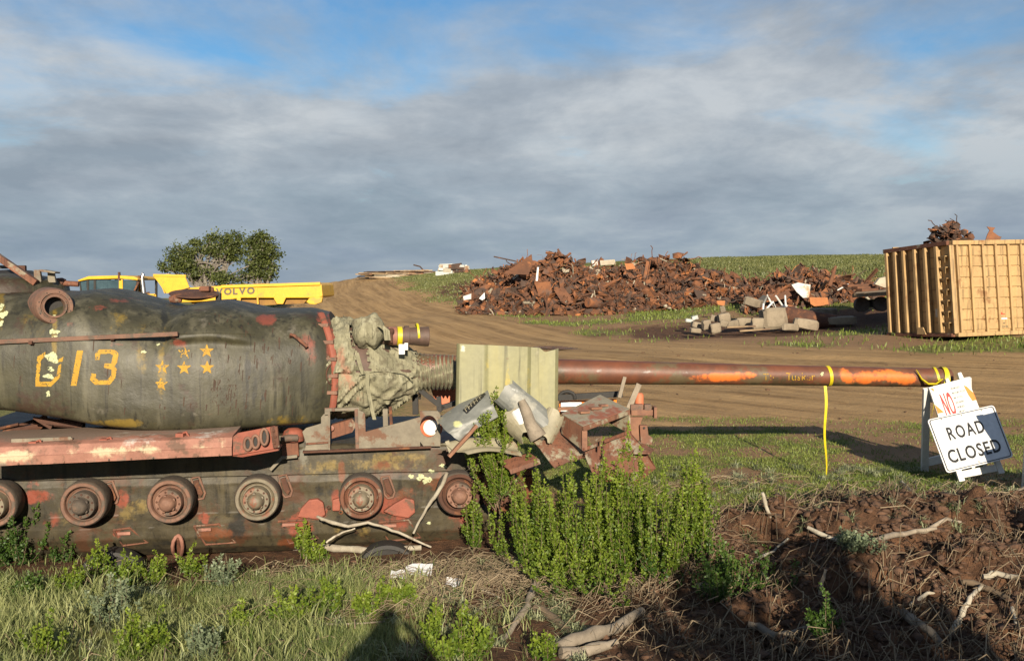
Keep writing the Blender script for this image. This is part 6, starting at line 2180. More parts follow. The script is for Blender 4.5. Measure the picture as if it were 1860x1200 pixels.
lone_plate('torn_rust_sheet', [(1790, 437), (1796, 425), (1801, 418), (1797, 411), (1812, 413), (1806, 420), (1815, 428), (1821, 430), (1816, 437)], 26.9, 'scrap_b', 'torn rust sheet sticking up above the container rim', 'metal sheet')
# ================================================================== vegetation and litter
def leaf_mat(name, c_lo, c_hi, trans=0.25, rough=0.5):
    m, nt, bs = nt_new(name)
    b = NB(nt)
    t = b.attr('tone').outputs['Fac']
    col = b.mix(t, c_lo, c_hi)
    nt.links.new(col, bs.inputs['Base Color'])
    bs.inputs['Roughness'].default_value = rough
    bs.inputs['Specular IOR Level'].default_value = 0.35
    tr = nt.nodes.new('ShaderNodeBsdfTranslucent')
    nt.links.new(col, tr.inputs[0])
    mx = nt.nodes.new('ShaderNodeMixShader')
    mx.inputs[0].default_value = trans
    nt.links.new(bs.outputs[0], mx.inputs[1])
    nt.links.new(tr.outputs[0], mx.inputs[2])
    out = [n for n in nt.nodes if n.type == 'OUTPUT_MATERIAL'][0]
    nt.links.new(mx.outputs[0], out.inputs[0])
    MATS[name] = m


leaf_mat('leaf_coyote', (0.045, 0.095, 0.012), (0.21, 0.275, 0.03), 0.35)
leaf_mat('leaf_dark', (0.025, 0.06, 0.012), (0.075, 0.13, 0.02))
leaf_mat('leaf_oak', (0.035, 0.05, 0.014), (0.115, 0.135, 0.032))
leaf_mat('leaf_grey', (0.08, 0.11, 0.06), (0.20, 0.24, 0.14))
leaf_mat('grass_fore', (0.075, 0.118, 0.026), (0.32, 0.335, 0.14), 0.3)
leaf_mat('grass_short', (0.075, 0.115, 0.02), (0.20, 0.235, 0.05), 0.25)
leaf_mat('grass_hill', (0.075, 0.095, 0.03), (0.185, 0.19, 0.07), 0.25)
leaf_mat('straw', (0.12, 0.085, 0.05), (0.33, 0.26, 0.17), 0.05, 0.85)
simple('stem_brown', (0.16, 0.115, 0.07), (0.10, 0.07, 0.045), 12, 0.9)
simple('bark_grey', (0.20, 0.18, 0.15), (0.13, 0.11, 0.09), 3, 0.9)
simple('clod_earth', (0.13, 0.068, 0.038), (0.055, 0.03, 0.018), 9, 0.95, bump=0.9, bd=0.02)
simple('white_branch', (0.42, 0.38, 0.30), (0.28, 0.24, 0.18), 10, 0.9, 0.0, (0.16, 0.12, 0.085), 0.2, None, 0.5, 0.01, objrand=0.3)
simple('paper', (0.66, 0.66, 0.66), (0.58, 0.58, 0.6), 6, 0.7, 0.0, (0.5, 0.3, 0.25), 0.05, bump=0.1)


def ground_at(px, py, y0=4.5, y1=90.0):
    d = ray(px, py)
    Ys = np.geomspace(y0, y1, 500)
    x = d.x / d.y * Ys
    z = CAM_Z + d.z / d.y * Ys
    h = H(x, Ys)
    k = np.argmax(z < h)
    Y = float(Ys[k])
    return Vector((float(x[k]), Y, float(h[k])))


def leaves(P, size, rng, up=0.35, out=None):
    """diamond leaf faces at points P"""
    n = len(P)
    d = rng.normal(size=(n, 3))
    if out is not None:
        d = d * 0.55 + out
    d[:, 2] += up
    d /= np.linalg.norm(d, axis=1)[:, None] + 1e-9
    e = rng.normal(size=(n, 3))
    s = np.cross(d, e)
    s /= np.linalg.norm(s, axis=1)[:, None] + 1e-9
    sz = size * rng.uniform(0.65, 1.35, n)[:, None]
    a, b_, c, e2 = P, P + d * sz * 0.5 + s * sz * 0.32, P + d * sz, P + d * sz * 0.5 - s * sz * 0.32
    V = np.stack([a, b_, c, e2], 1).reshape(-1, 3)
    F = np.arange(4 * n).reshape(-1, 4)
    return V, F


def brush(px, py, hpx, wpx, label, seed, mat='leaf_coyote', shoots=None, dens=1.0, pos=None, hgt=None, rad=None, leafsz=0.024, group='coyote brush plants by the tank', bare=0.12, name='coyote_brush', lean=0.25, fork=0.0, cone=0.55):
    """many upright leafy shoots, the tallest in the middle; fork > 0 keeps the lower stem bare and spreads the shoots from there"""
    rng = np.random.default_rng(seed)
    b = pos if pos is not None else ground_at(px, py)
    hgt = hgt or hpx / FPX * b.y
    rad = rad or wpx / 2 / FPX * b.y
    n = shoots or max(4, int(60 * rad / 0.3 * 0.5))
    g = thing(name, label, 'bush', b, group)
    st = MB()
    PP, OO, TT = [], [], []
    for k in range(n):
        q_ = math.sqrt(rng.uniform()) if k else 0.05
        a = rng.uniform(0, 6.283)
        r = rad * q_ * (0.55 if not fork else 0.12)
        p0 = np.array(b) + np.array((r * math.cos(a), r * math.sin(a) * 0.8, -0.02 + fork * hgt * rng.uniform(0.55, 1.1)))
        hh = (hgt - (p0[2] - b.z)) * (1 - cone * q_ * rng.uniform(0.3, 1.2)) * (rng.uniform(0.72, 1.0) if k else 1.0)
        hh = max(hh, 0.12 * hgt)
        le = rad * q_ * (0.35 + lean) * rng.uniform(0.6, 1.2)
        a2 = a + rng.normal() * 0.4
        tip = p0 + np.array((le * math.cos(a2), le * math.sin(a2), hh))
        ctl = p0 * 0.5 + tip * 0.5 + np.array((le * .4 * math.cos(a2), le * .4 * math.sin(a2), -0.08 * hh))
        ts = np.linspace(0, 1, 6)
        path = [(1 - t) ** 2 * p0 + 2 * t * (1 - t) * ctl + t * t * tip for t in ts]
        if k < 40:
            st.tube([Vector(p) for p in path], [max(0.0014, 0.0042 * (1 - 0.85 * t)) for t in ts], 3, caps=False)
        # side twigs carry the leaves in little plumes
        nt_ = max(3, int(16 * hh))
        paths = [(p0, ctl, tip, 1.0)]
        for j in range(nt_):
            t = rng.uniform(bare, 0.92)
            s0 = (1 - t) ** 2 * p0 + 2 * t * (1 - t) * ctl + t * t * tip
            th = rng.uniform(0, 6.283)
            ln = rng.uniform(0.05, 0.17) * (1.15 - 0.7 * t)
            e = s0 + np.array((math.cos(th) * ln * 0.5, math.sin(th) * ln * 0.5, ln))
            paths.append((s0, s0 * .5 + e * .5 + np.array((math.cos(th), math.sin(th), 0)) * ln * 0.15, e, 0.0))
        shade = rng.normal(0, 0.12)
        for (q0, q1, q2, main) in paths:
            L_ = np.linalg.norm(q2 - q0)
            m = max(4, int((95 if main else 120) * L_ * dens * 1.5))
            t = rng.uniform(bare if main else 0.1, 1.0, m)
            c = ((1 - t) ** 2)[:, None] * q0 + (2 * t * (1 - t))[:, None] * q1 + (t * t)[:, None] * q2
            th = rng.uniform(0, 6.283, m)
            wd = 0.016 * (1.15 - t) * rng.uniform(0.2, 1.2, m)
            o_ = np.stack([np.cos(th), np.sin(th), np.zeros(m)], 1)
            PP.append(c + o_ * wd[:, None])
            OO.append(o_ * 0.7)
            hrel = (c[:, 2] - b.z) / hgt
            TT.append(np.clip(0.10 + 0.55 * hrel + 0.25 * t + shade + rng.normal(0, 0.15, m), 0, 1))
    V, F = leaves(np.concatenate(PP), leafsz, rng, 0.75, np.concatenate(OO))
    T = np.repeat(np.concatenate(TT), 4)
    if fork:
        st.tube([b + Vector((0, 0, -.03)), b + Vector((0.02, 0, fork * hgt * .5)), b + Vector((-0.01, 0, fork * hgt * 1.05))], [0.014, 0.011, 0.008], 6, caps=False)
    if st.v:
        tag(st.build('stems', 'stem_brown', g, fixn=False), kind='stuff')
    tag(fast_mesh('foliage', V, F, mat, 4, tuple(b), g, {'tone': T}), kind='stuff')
    return g


BB = [(975, 1040, 195, 80, 'leftmost tall stand of green brush in front of the tank nose'), (1035, 1045, 205, 90, 'green brush second from the left in the big clump before the rusty box'), (1092, 1048, 235, 80, 'tall green brush in the middle of the big clump before the rusty box'),
      (1143, 1050, 262, 76, 'tallest green brush of the big clump reaching up to the rusty box'), (1200, 1056, 205, 90, 'shaded green brush right of the tallest one in the big clump'), (1262, 1030, 205, 64, 'slim bright green brush standing at the right end of the clump')]
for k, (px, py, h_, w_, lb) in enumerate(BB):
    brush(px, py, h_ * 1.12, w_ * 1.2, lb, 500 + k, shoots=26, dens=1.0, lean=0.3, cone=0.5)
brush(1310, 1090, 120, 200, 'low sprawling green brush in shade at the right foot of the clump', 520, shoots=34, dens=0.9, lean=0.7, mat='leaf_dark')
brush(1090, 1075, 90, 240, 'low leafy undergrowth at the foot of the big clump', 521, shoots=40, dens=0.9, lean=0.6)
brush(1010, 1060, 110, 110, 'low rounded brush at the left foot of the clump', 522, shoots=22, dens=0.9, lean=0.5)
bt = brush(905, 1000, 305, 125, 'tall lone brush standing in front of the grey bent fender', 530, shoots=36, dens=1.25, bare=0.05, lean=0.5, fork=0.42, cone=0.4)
brush(862, 1000, 130, 60, 'small leafy brush left of the tall lone brush', 531, shoots=9, lean=0.4)
brush(935, 1015, 150, 90, 'half height leafy brush right under the tall lone brush', 532, shoots=16, lean=0.4)
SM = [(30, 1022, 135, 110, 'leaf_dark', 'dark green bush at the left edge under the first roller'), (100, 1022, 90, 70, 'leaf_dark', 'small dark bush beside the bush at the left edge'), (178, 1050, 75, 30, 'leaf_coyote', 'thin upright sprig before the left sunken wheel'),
      (225, 1065, 70, 60, 'leaf_coyote', 'short leafy sprig right of the thin upright sprig'), (350, 1050, 60, 44, 'leaf_coyote', 'small sprig growing under the tow ring'), (285, 1060, 60, 60, 'leaf_coyote', 'low sprig between the wheel and the tow ring'), (553, 1016, 78, 36, 'leaf_coyote', 'pale sprig against the hull side in the middle'),
      (205, 1130, 90, 110, 'leaf_grey', 'grey green thistle like plant in the left grass'), (245, 1205, 95, 70, 'leaf_coyote', 'sprig at the bottom edge left of the shadow'), (290, 1190, 90, 40, 'leaf_coyote', 'slim sprig beside the sprig at the bottom edge'),
      (530, 1140, 80, 70, 'leaf_coyote', 'left one of two bright sprigs in the middle grass'), (590, 1120, 75, 60, 'leaf_coyote', 'right one of two bright sprigs in the middle grass'), (735, 1100, 45, 50, 'leaf_coyote', 'small sprig just above the photographer shadow'), (690, 1100, 46, 30, 'leaf_coyote', 'small sprig left above the photographer shadow'),
      (835, 1205, 110, 110, 'leaf_coyote', 'bright leafy bush at the bottom edge right of the shadow'), (790, 1170, 80, 40, 'leaf_coyote', 'upright sprig touching the right of the shadow'), (995, 1205, 65, 14, 'leaf_coyote', 'tiny thin sprig at the bottom edge by the logs'), (975, 1200, 50, 12, 'leaf_coyote', 'tinier thin sprig left of the other by the logs'),
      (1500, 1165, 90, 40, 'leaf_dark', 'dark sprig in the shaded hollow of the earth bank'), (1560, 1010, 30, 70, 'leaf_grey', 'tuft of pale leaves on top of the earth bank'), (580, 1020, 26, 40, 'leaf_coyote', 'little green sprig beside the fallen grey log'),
      (60, 1095, 60, 70, 'leaf_dark', 'dark leafy clump in the grass at the far left'), (135, 1080, 55, 50, 'leaf_coyote', 'small leafy clump left of the thistle like plant'), (400, 1065, 60, 60, 'leaf_grey', 'grey leafy clump below the third roller'), (440, 1150, 60, 50, 'leaf_coyote', 'leafy clump in the grass between the sprigs'),
      (660, 1120, 40, 44, 'leaf_coyote', 'tiny leafy clump at the left of the shadow head'), (90, 1195, 80, 70, 'leaf_coyote', 'leafy clump in the bottom left corner'), (365, 1195, 70, 60, 'leaf_grey', 'grey leafy clump at the bottom edge in the grass')]
for k, (px, py, h_, w_, mt, lb) in enumerate(SM):
    brush(px, py, h_, w_, lb, 600 + k, mt, shoots=max(4, int(w_ / 5)), dens=1.1, leafsz=0.026, group='small sprigs in the foreground', bare=0.05, name='sprig', lean=0.5)

# shrubs behind the camera whose shade falls on the bank (outside the picture)
for k, (x, y, h_, r_) in enumerate([(2.55, -1.2, 2.55, 0.6), (3.5, -1.4, 2.95, 0.8), (4.9, -1.6, 2.5, 0.9), (6.6, -1.8, 2.6, 1.0)]):
    brush(0, 0, 0, 0, ['first', 'second', 'third', 'fourth'][k] + ' shrub from the left in the row behind the camera', 700 + k, 'leaf_dark', shoots=60, dens=0.8, pos=Vector((x, y, H(x, y))), hgt=h_, rad=r_, leafsz=0.085, group='shrubs behind the camera', name='shade_shrub', lean=0.6)


# ------------------------------------------------------------------ grass (nobody could count it)
def blades(x, y, h, w, rng, mat, name, label, tone_dry=0.5):
    n = len(x)
    z = H(x, y) - 0.01
    a = rng.uniform(0, 6.283, n)
    be = rng.uniform(0.1, 0.8, n) * h
    az = rng.uniform(0, 6.283, n)
    wx, wy = np.cos(a) * w / 2, np.sin(a) * w / 2
    b0 = np.stack([x, y, z], 1)
    dv = np.stack([np.cos(az) * be, np.sin(az) * be, np.zeros(n)], 1)
    up = np.stack([np.zeros(n), np.zeros(n), h], 1)
    wv = np.stack([wx, wy, np.zeros(n)], 1)
    m = b0 + dv * 0.3 + up * 0.6
    t = b0 + dv + up
    V = np.stack([b0 - wv, b0 + wv, m + wv * 0.8, m - wv * 0.8, t], 1).reshape(-1, 3)
    k = np.arange(n) * 5
    F = np.concatenate([np.stack([k, k + 1, k + 2], 1), np.stack([k, k + 2, k + 3], 1), np.stack([k + 3, k + 2, k + 4], 1)])
    tone = np.clip(rng.normal(tone_dry, 0.28, n) + 0.8 * (fbm(x * 1.3, y * 1.3, 7, 3) - 0.5), 0, 1)
    o = fast_mesh(name, V, F, mat, 3, (0, 0, 0), None, {'tone': np.repeat(tone, 5)})
    return tag(o, label, 'grass', None, 'stuff')


def scatter(n, x0, x1, y0, y1, rng, fan=True):
    y = rng.uniform(y0, y1, n) if not fan else np.sqrt(rng.uniform(y0 ** 2, y1 ** 2, n))
    if fan:
        x = rng.uniform(x0, x1, n) * y
    else:
        x = rng.uniform(x0, x1, n)
    return x, y


rng = np.random.default_rng(5)
x, y = scatter(170000, -0.60, 0.02, 6.0, 9.7, rng)
gm = masks(x, y)[0]
cl = fbm(x * 2.6, y * 2.6, 15, 4)
keep = rng.uniform(0, 1, len(x)) < np.clip(gm * 1.3 * sstep(0.44, 0.62, cl) + 0.05, 0, 1) * (1 - 0.85 * sstep(8.9, 9.4, y)) * (1 - 0.75 * sstep(-1.6, -0.3, x + 0.8 * (fbm(x * 2, y * 2, 16, 3) - .5)))
x, y = x[keep], y[keep]
hh = rng.uniform(0.04, 0.13, len(x)) * (0.6 + 0.9 * fbm(x * 1.5, y * 1.5, 19, 3))
blades(x, y, hh, rng.uniform(0.004, 0.008, len(x)), rng, 'grass_fore', 'foreground_grass', 'uneven green and straw coloured grass in the left foreground', 0.45)
x, y = scatter(26000, -0.60, 0.0, 6.0, 9.3, rng)
gm = masks(x, y)[0]
keep = rng.uniform(0, 1, len(x)) < np.clip(gm * 1.2 * sstep(0.5, 0.66, fbm(x * 1.9 + 3, y * 1.9, 17, 4)), 0, 1)
x, y = x[keep], y[keep]
blades(x, y, rng.uniform(0.10, 0.24, len(x)), rng.uniform(0.006, 0.012, len(x)), rng, 'grass_fore', 'weed_tufts', 'taller bright weed blades standing in clumps in the left foreground', 0.65)
x, y = scatter(130000, -0.02, 0.58, 9.2, 15.2, rng)
gm = masks(x, y)[0]
keep = rng.uniform(0, 1, len(x)) < gm ** 1.3
x, y = x[keep], y[keep]
blades(x, y, rng.uniform(0.015, 0.05, len(x)), rng.uniform(0.006, 0.012, len(x)), rng, 'grass_short', 'short_grass', 'short patchy grass around the barricade and hanging tape', 0.45)
x, y = scatter(90000, -0.5, 0.58, 19, 50, rng)
gm = masks(x, y)[0]
keep = (rng.uniform(0, 1, len(x)) < gm ** 1.5)
x, y = x[keep], y[keep]
blades(x, y, rng.uniform(0.05, 0.16, len(x)), rng.uniform(0.02, 0.04, len(x)), rng, 'grass_short', 'field_grass', 'patchy grass between the dirt track and the scrap heaps', 0.5)
x, y = scatter(170000, -0.24, 0.6, 44, 70, rng)
gm = masks(x, y)[0]
keep = (rng.uniform(0, 1, len(x)) < gm)
x, y = x[keep], y[keep]
hh = rng.uniform(0.03, 0.14, len(x)) * sstep(-12, 12, x) + 0.05
hh *= 0.5 + 1.1 * fbm(x * 0.5, y * 0.5, 29, 3)
blades(x, y, hh, rng.uniform(0.04, 0.09, len(x)), rng, 'grass_hill', 'hill_grass', 'tall green weeds and grass covering the rise behind the heaps', 0.5)

# pale arching tufts
def tufts(n, x0, x1, y0, y1, rng, fn, name, label):
    cx, cy = rng.uniform(x0, x1, n), rng.uniform(y0, y1, n)
    k = rng.uniform(0, 1, n) < fn(cx, cy)
    cx, cy = cx[k], cy[k]
    m = 34
    x = np.repeat(cx, m) + rng.normal(0, 0.02, len(cx) * m)
    y = np.repeat(cy, m) + rng.normal(0, 0.02, len(cx) * m)
    N = len(x)
    z = H(x, y) - 0.01
    az = rng.uniform(0, 6.283, N)
    L = rng.uniform(0.06, 0.2, N)
    w = rng.uniform(0.004, 0.009, N)
    d = np.stack([np.cos(az), np.sin(az), np.zeros(N)], 1)
    s_ = np.stack([-np.sin(az), np.cos(az), np.zeros(N)], 1) * (w / 2)[:, None]
    b0 = np.stack([x, y, z], 1)
    up = np.array((0, 0, 1.0))
    el = rng.uniform(0.5, 1.3, N)
    m1 = b0 + d * (L * 0.4 * np.cos(el))[:, None] + up * (L * 0.5 * np.sin(el))[:, None]
    t = m1 + d * (L * 0.55)[:, None] + up * (L * rng.uniform(-0.25, 0.2, N))[:, None]
    V = np.stack([b0 - s_, b0 + s_, m1 + s_, m1 - s_, t], 1).reshape(-1, 3)
    q_ = np.arange(N) * 5
    F = np.concatenate([np.stack([q_, q_ + 1, q_ + 2], 1), np.stack([q_, q_ + 2, q_ + 3], 1), np.stack([q_ + 3, q_ + 2, q_ + 4], 1)])
    tone = np.clip(np.repeat(rng.normal(0.5, 0.25, len(cx)), m) + rng.normal(0, 0.2, N), 0, 1)
    tag(fast_mesh(name, V, F, 'grass_pale', 3, (0, 0, 0), None, {'tone': np.repeat(tone, 5)}), label, 'grass', None, 'stuff')


leaf_mat('grass_pale', (0.14, 0.17, 0.07), (0.40, 0.42, 0.25), 0.3)
tufts(900, -4.6, 0.5, 6.3, 9.2, rng, lambda x, y: 0.15 + 0.85 * sstep(0.45, 0.6, fbm(x * 0.9, y * 0.9, 91, 3)), 'pale_tufts', 'pale arching grass tufts scattered through the left foreground')
tufts(260, 1.0, 6.0, 8.4, 11.5, rng, lambda x, y: 0.5 + 0 * x, 'verge_tufts', 'small pale grass tufts along the edge of the earth bank')

# ------------------------------------------------------------------ dead sticks and straw
def straw(n, x0, x1, y0, y1, rng, L, r, name, label, fn, lift=0.03, tone=0.5):
    x = rng.uniform(x0, x1, n)
    y = rng.uniform(y0, y1, n)
    k = rng.uniform(0, 1, n) < fn(x, y)
    x, y = x[k], y[k]
    n = len(x)
    ln = rng.uniform(*L, n)
    a = rng.uniform(0, 3.1416, n) * 0.75 - 0.4
    z = H(x, y) + rng.uniform(0, lift, n)
    rr_ = rng.uniform(*r, n)
    x1_, y1_ = x + np.cos(a) * ln, y + np.sin(a) * ln
    z1 = H(x1_, y1_) + rng.uniform(0, lift, n)
    xm, ym = (x + x1_) / 2 + rng.normal(0, .12, n) * ln, (y + y1_) / 2 + rng.normal(0, .12, n) * ln
    zm = np.maximum((z + z1) / 2, H(xm, ym)) + rng.uniform(0, lift * 1.4, n)
    pts = [np.stack(q_, 1) for q_ in ((x, y, z), (xm, ym, zm), (x1_, y1_, z1))]
    side = np.stack([-np.sin(a), np.cos(a), np.zeros(n)], 1)
    upv = np.array((0, 0, 1.0))
    V = []
    for i, p in enumerate(pts):
        s_ = (rr_ * (1, .9, .55)[i])[:, None]
        V += [p + side * s_, p + upv * s_ * 1.2, p - side * s_]
    V = np.stack(V, 1).reshape(-1, 3)
    k = np.arange(n) * 9
    F = []
    for i in (0, 3):
        for j in range(3):
            j2 = (j + 1) % 3
            F.append(np.stack([k + i + j, k + i + j2, k + i + 3 + j2, k + i + 3 + j], 1))
    tn = np.clip(rng.normal(tone, 0.3, n), 0, 1)
    o = fast_mesh(name, V, np.concatenate(F), 'straw', 4, (0, 0, 0), None, {'tone': np.repeat(tn, 9)})
    tag(o, label, 'dead twigs', None, 'stuff')


straw(8000, -2.4, 1.8, 7.6, 9.3, rng, (0.08, 0.4), (0.0015, 0.004), 'straw_litter', 'matted dry straw and thin twigs between the tank and the bushes', lambda x, y: 0.12 + 0.88 * np.exp(-(((x + 0.2) / 1.1) ** 2 + ((y - 8.55) / 0.4) ** 2)), 0.06, 0.45)
straw(7500, -4.2, 6.2, 6.0, 9.6, rng, (0.04, 0.36), (0.0012, 0.006), 'twig_litter', 'dead twigs strewn over the dark earth bank', lambda x, y: 0.06 + 0.94 * sstep(0.2, 1.2, x) * sstep(0.38, 0.62, fbm(x * 1.3, y * 1.3, 23, 4)), 0.09, 0.28)
straw(1500, 1.0, 5.5, 9.5, 11.6, rng, (0.06, 0.4), (0.0015, 0.004), 'verge_twigs', 'pale dry twigs lying on the short grass verge', lambda x, y: 0.10 + 0.9 * np.exp(-(((x - 1.9) / 0.8) ** 2 + ((y - 10.6) / 0.35) ** 2)), 0.03, 0.6)

# earth clods
def clods(n, x0, x1, y0, y1, rng, size, name, label, fn):
    x = rng.uniform(x0, x1, n)
    y = rng.uniform(y0, y1, n)
    k = rng.uniform(0, 1, n) < fn(x, y)
    x, y = x[k], y[k]
    n = len(x)
    z = H(x, y)
    bm_ = bmesh.new()
    bmesh.ops.create_icosphere(bm_, subdivisions=1, radius=1)
    S = np.array([v.co[:] for v in bm_.verts])
    Fs = np.array([[v.index for v in f.verts] for f in bm_.faces])
    bm_.free()
    sz = size[0] + (size[1] - size[0]) * rng.uniform(0, 1, n) ** 3
    V = S[None] * rng.uniform(0.2, 1.6, (n, len(S), 1)) * (sz[:, None] * rng.uniform(0.5, 1.5, (n, 3)) * np.array((1.1, 1.0, 0.6)))[:, None, :]
    V += np.stack([x, y, z + sz * 0.2], 1)[:, None, :]
    F = Fs[None] + (np.arange(n) * len(S))[:, None, None]
    o = fast_mesh(name, V.reshape(-1, 3), F.reshape(-1, 3), 'clod_earth', 3)
    tag(o, label, 'earth clods', None, 'stuff')


clods(16000, 0.2, 6.2, 6.0, 9.8, rng, (0.006, 0.048), 'earth_clods', 'red brown earth clods covering the dug up bank', lambda x, y: 0.15 + 0.85 * sstep(0.8, 1.8, x))
clods(1500, -4.5, 0.6, 6.4, 9.6, rng, (0.006, 0.03), 'soil_crumbs', 'small soil crumbs on the bare earth among the grass', lambda x, y: 0.6 + 0 * x)
clods(1200, 0, 24, 12, 38, rng, (0.006, 0.035), 'track_stones', 'small stones and clods scattered over the dirt track', lambda x, y: 0.7 + 0 * x)

# larger branches, each its own thing
BR = [([(575, 938), (590, 944), (612, 950), (632, 955), (668, 948), (700, 958), (735, 971), (783, 993)], 0.016, 'white_branch', 'white bare branch arching along the hull under the fourth roller', 0.35),
      ([(812, 858), (803, 880), (790, 902), (775, 922), (762, 945), (751, 968)], 0.017, 'white_branch', 'white dead stick leaning up against the hull by the last roller', 0.5),
      ([(592, 985), (606, 975), (622, 966), (645, 959)], 0.010, 'white_branch', 'short white fork of the branch along the hull', 0.35),
      ([(534, 1000), (590, 1001), (650, 1006), (700, 1006), (765, 1000)], 0.035, 'white_branch', 'fallen pale grey log at the foot of the hull', 0.03),
      ([(128, 1003), (150, 992), (172, 985), (192, 974)], 0.025, 'white_branch', 'split pale stick in front of the left sunken wheel', 0.08),
      ([(976, 1058), (965, 1085), (952, 1120), (925, 1155), (897, 1187)], 0.026, 'dead_wood', 'thick grey branch crossing the bare earth in the middle foreground', 0.05),
      ([(1012, 1187), (1060, 1172), (1115, 1152), (1166, 1122)], 0.05, 'dead_wood', 'thick dark log at the bottom in the middle', 0.04),
      ([(1020, 1197), (1075, 1190), (1120, 1176)], 0.04, 'dead_wood', 'shorter log below the thick dark log', 0.03),
      ([(975, 1112), (1010, 1132), (1048, 1166)], 0.03, 'stem_brown', 'dark branch crossing behind the thick dark log', 0.03),
      ([(1096, 1042), (1099, 1070), (1104, 1100)], 0.04, 'stem_brown', 'dark broken stump standing at the foot of the brush', 0.06),
      ([(1362, 1140), (1378, 1158), (1405, 1163), (1440, 1158), (1478, 1147)], 0.028, 'dead_wood', 'curved pale branch in the shade at the bottom of the bank', 0.05),
      ([(1268, 1070), (1295, 1082), (1320, 1100)], 0.03, 'dead_wood', 'short grey branch in the shade left of the bank', 0.04),
      ([(1384, 893), (1390, 912), (1396, 930), (1403, 950)], 0.017, 'white_branch', 'pale stick standing upright on top of the bank', 0.1),
      ([(1408, 955), (1440, 940), (1465, 925), (1484, 911)], 0.013, 'white_branch', 'thin pale stick right of the upright stick', 0.08),
      ([(1342, 1045), (1372, 1028), (1405, 1006), (1432, 996)], 0.012, 'white_branch', 'thin crooked stick on the left of the earth bank', 0.08),
      ([(1488, 1080), (1494, 1058), (1500, 1034)], 0.014, 'dead_wood', 'grey stub sticking up in the middle of the earth bank', 0.1),
      ([(1638, 1122), (1660, 1142), (1685, 1162), (1712, 1182)], 0.03, 'dead_wood', 'thick branch running down the right side of the bank', 0.05),
      ([(1728, 1162), (1742, 1140), (1752, 1115), (1766, 1090), (1782, 1080)], 0.02, 'white_branch', 'crooked pale root on the right of the bank', 0.08),
      ([(1652, 1106), (1685, 1094), (1716, 1080)], 0.013, 'white_branch', 'straight pale stick left of the crooked root', 0.09),
      ([(1748, 1064), (1800, 1082), (1862, 1106)], 0.022, 'stem_brown', 'dark branch running off the right edge across the bank', 0.09),
      ([(1638, 879), (1648, 888), (1658, 899)], 0.016, 'white_branch', 'short grey stick on the grass below the sign', 0.05),
      ([(1836, 925), (1843, 905), (1852, 895), (1862, 889)], 0.014, 'dead_wood', 'bent twig at the right edge under the cut off sign', 0.1),
      ([(1468, 963), (1495, 985), (1520, 993), (1548, 996)], 0.018, 'white_branch', 'pale split branch lying over the top of the bank', 0.06),
      ([(1785, 1060), (1810, 1052), (1852, 1054)], 0.022, 'white_branch', 'pale log piece on the bank near the right edge', 0.07),
      ([(1838, 1112), (1846, 1132), (1850, 1154)], 0.015, 'white_branch', 'short pale splinter at the right edge of the bank', 0.08),
      ([(858, 1066), (890, 1080), (918, 1096)], 0.008, 'white_branch', 'thin pale twig on the bare earth in the middle', 0.03),
      ([(862, 1112), (900, 1102), (945, 1106)], 0.009, 'dead_wood', 'thin grey twig below the pale twig', 0.03),
      ([(570, 1137), (640, 1136), (700, 1134)], 0.009, 'dead_wood', 'straight stick lying left of the photographer shadow', 0.04),
      ([(570, 1157), (600, 1180), (625, 1205)], 0.02, 'dead_wood', 'dark stick at the bottom edge in the grass', 0.04),
      ([(1620, 985), (1680, 975), (1720, 962), (1745, 955)], 0.018, 'dead_wood', 'long grey root along the top of the bank', 0.06),
      ([(1590, 1000), (1640, 975), (1700, 970)], 0.02, 'dead_wood', 'weathered root crossing below the long root', 0.07)]
for k, (pl, r, mt, lb, lift) in enumerate(BR):
    g0 = [ground_at(*p) for p in pl]
    Ym = sum(p.y for p in g0) / len(g0)
    rr = random.Random(900 + k)
    pts = []
    for i, p in enumerate(pl):
        if k < 3:
            q_ = tp(p[0], p[1], 0.42 - 0.02 * i)
        else:
            q_ = g0[i] * 0.85 + at(p[0], p[1], Ym) * 0.15
            q_ = q_ + Vector((0, 0, r * 0.8 + 0.25 * lift * rr.random()))
        pts.append(q_)
    if k in (12, 13, 15):
        pts = [at(p[0], p[1], g0[-1].y if k != 15 else g0[0].y) for p in pl]
    dense = []
    for i in range(len(pts) - 1):
        for t in (0, .33, .66):
            dense.append(pts[i].lerp(pts[i + 1], t) + Vector((rr.uniform(-1, 1), rr.uniform(-1, 1), rr.uniform(-1, 1))) * r * 0.35)
    dense.append(pts[-1])
    nn = len(dense)
    o = MB().tube(dense, [r * (1.15 - 0.65 * abs(i / nn - 0.25)) * rr.uniform(.85, 1.15) for i in range(nn)], 8).build('dead_branch', mt, None, smooth=50)
    tag(o, lb, 'branch', 'dead branches in the foreground')

# paper litter
for k, (px, py, w_, lb) in enumerate([(760, 1052, 0.24, 'crumpled white paper in the straw before the tank'), (726, 1056, 0.16, 'flat white paper scrap left of the crumpled paper'), (824, 1072, 0.13, 'small white paper scrap on the bare earth')]):
    g_ = ground_at(px, py)
    rr = random.Random(k)
    P = [[g_ + Vector(((u - .5) * w_, (v - .5) * w_ * .8, 0.03 + 0.05 * rr.random() * (1 if k == 0 else .5) + 0.03 * v)) for u in (0, .25, .5, .75, 1)] for v in (0, .33, .66, 1)]
    tag(MB().sheet(P, 0.002).build('paper_scrap', 'paper', None, smooth=30), lb, 'paper')

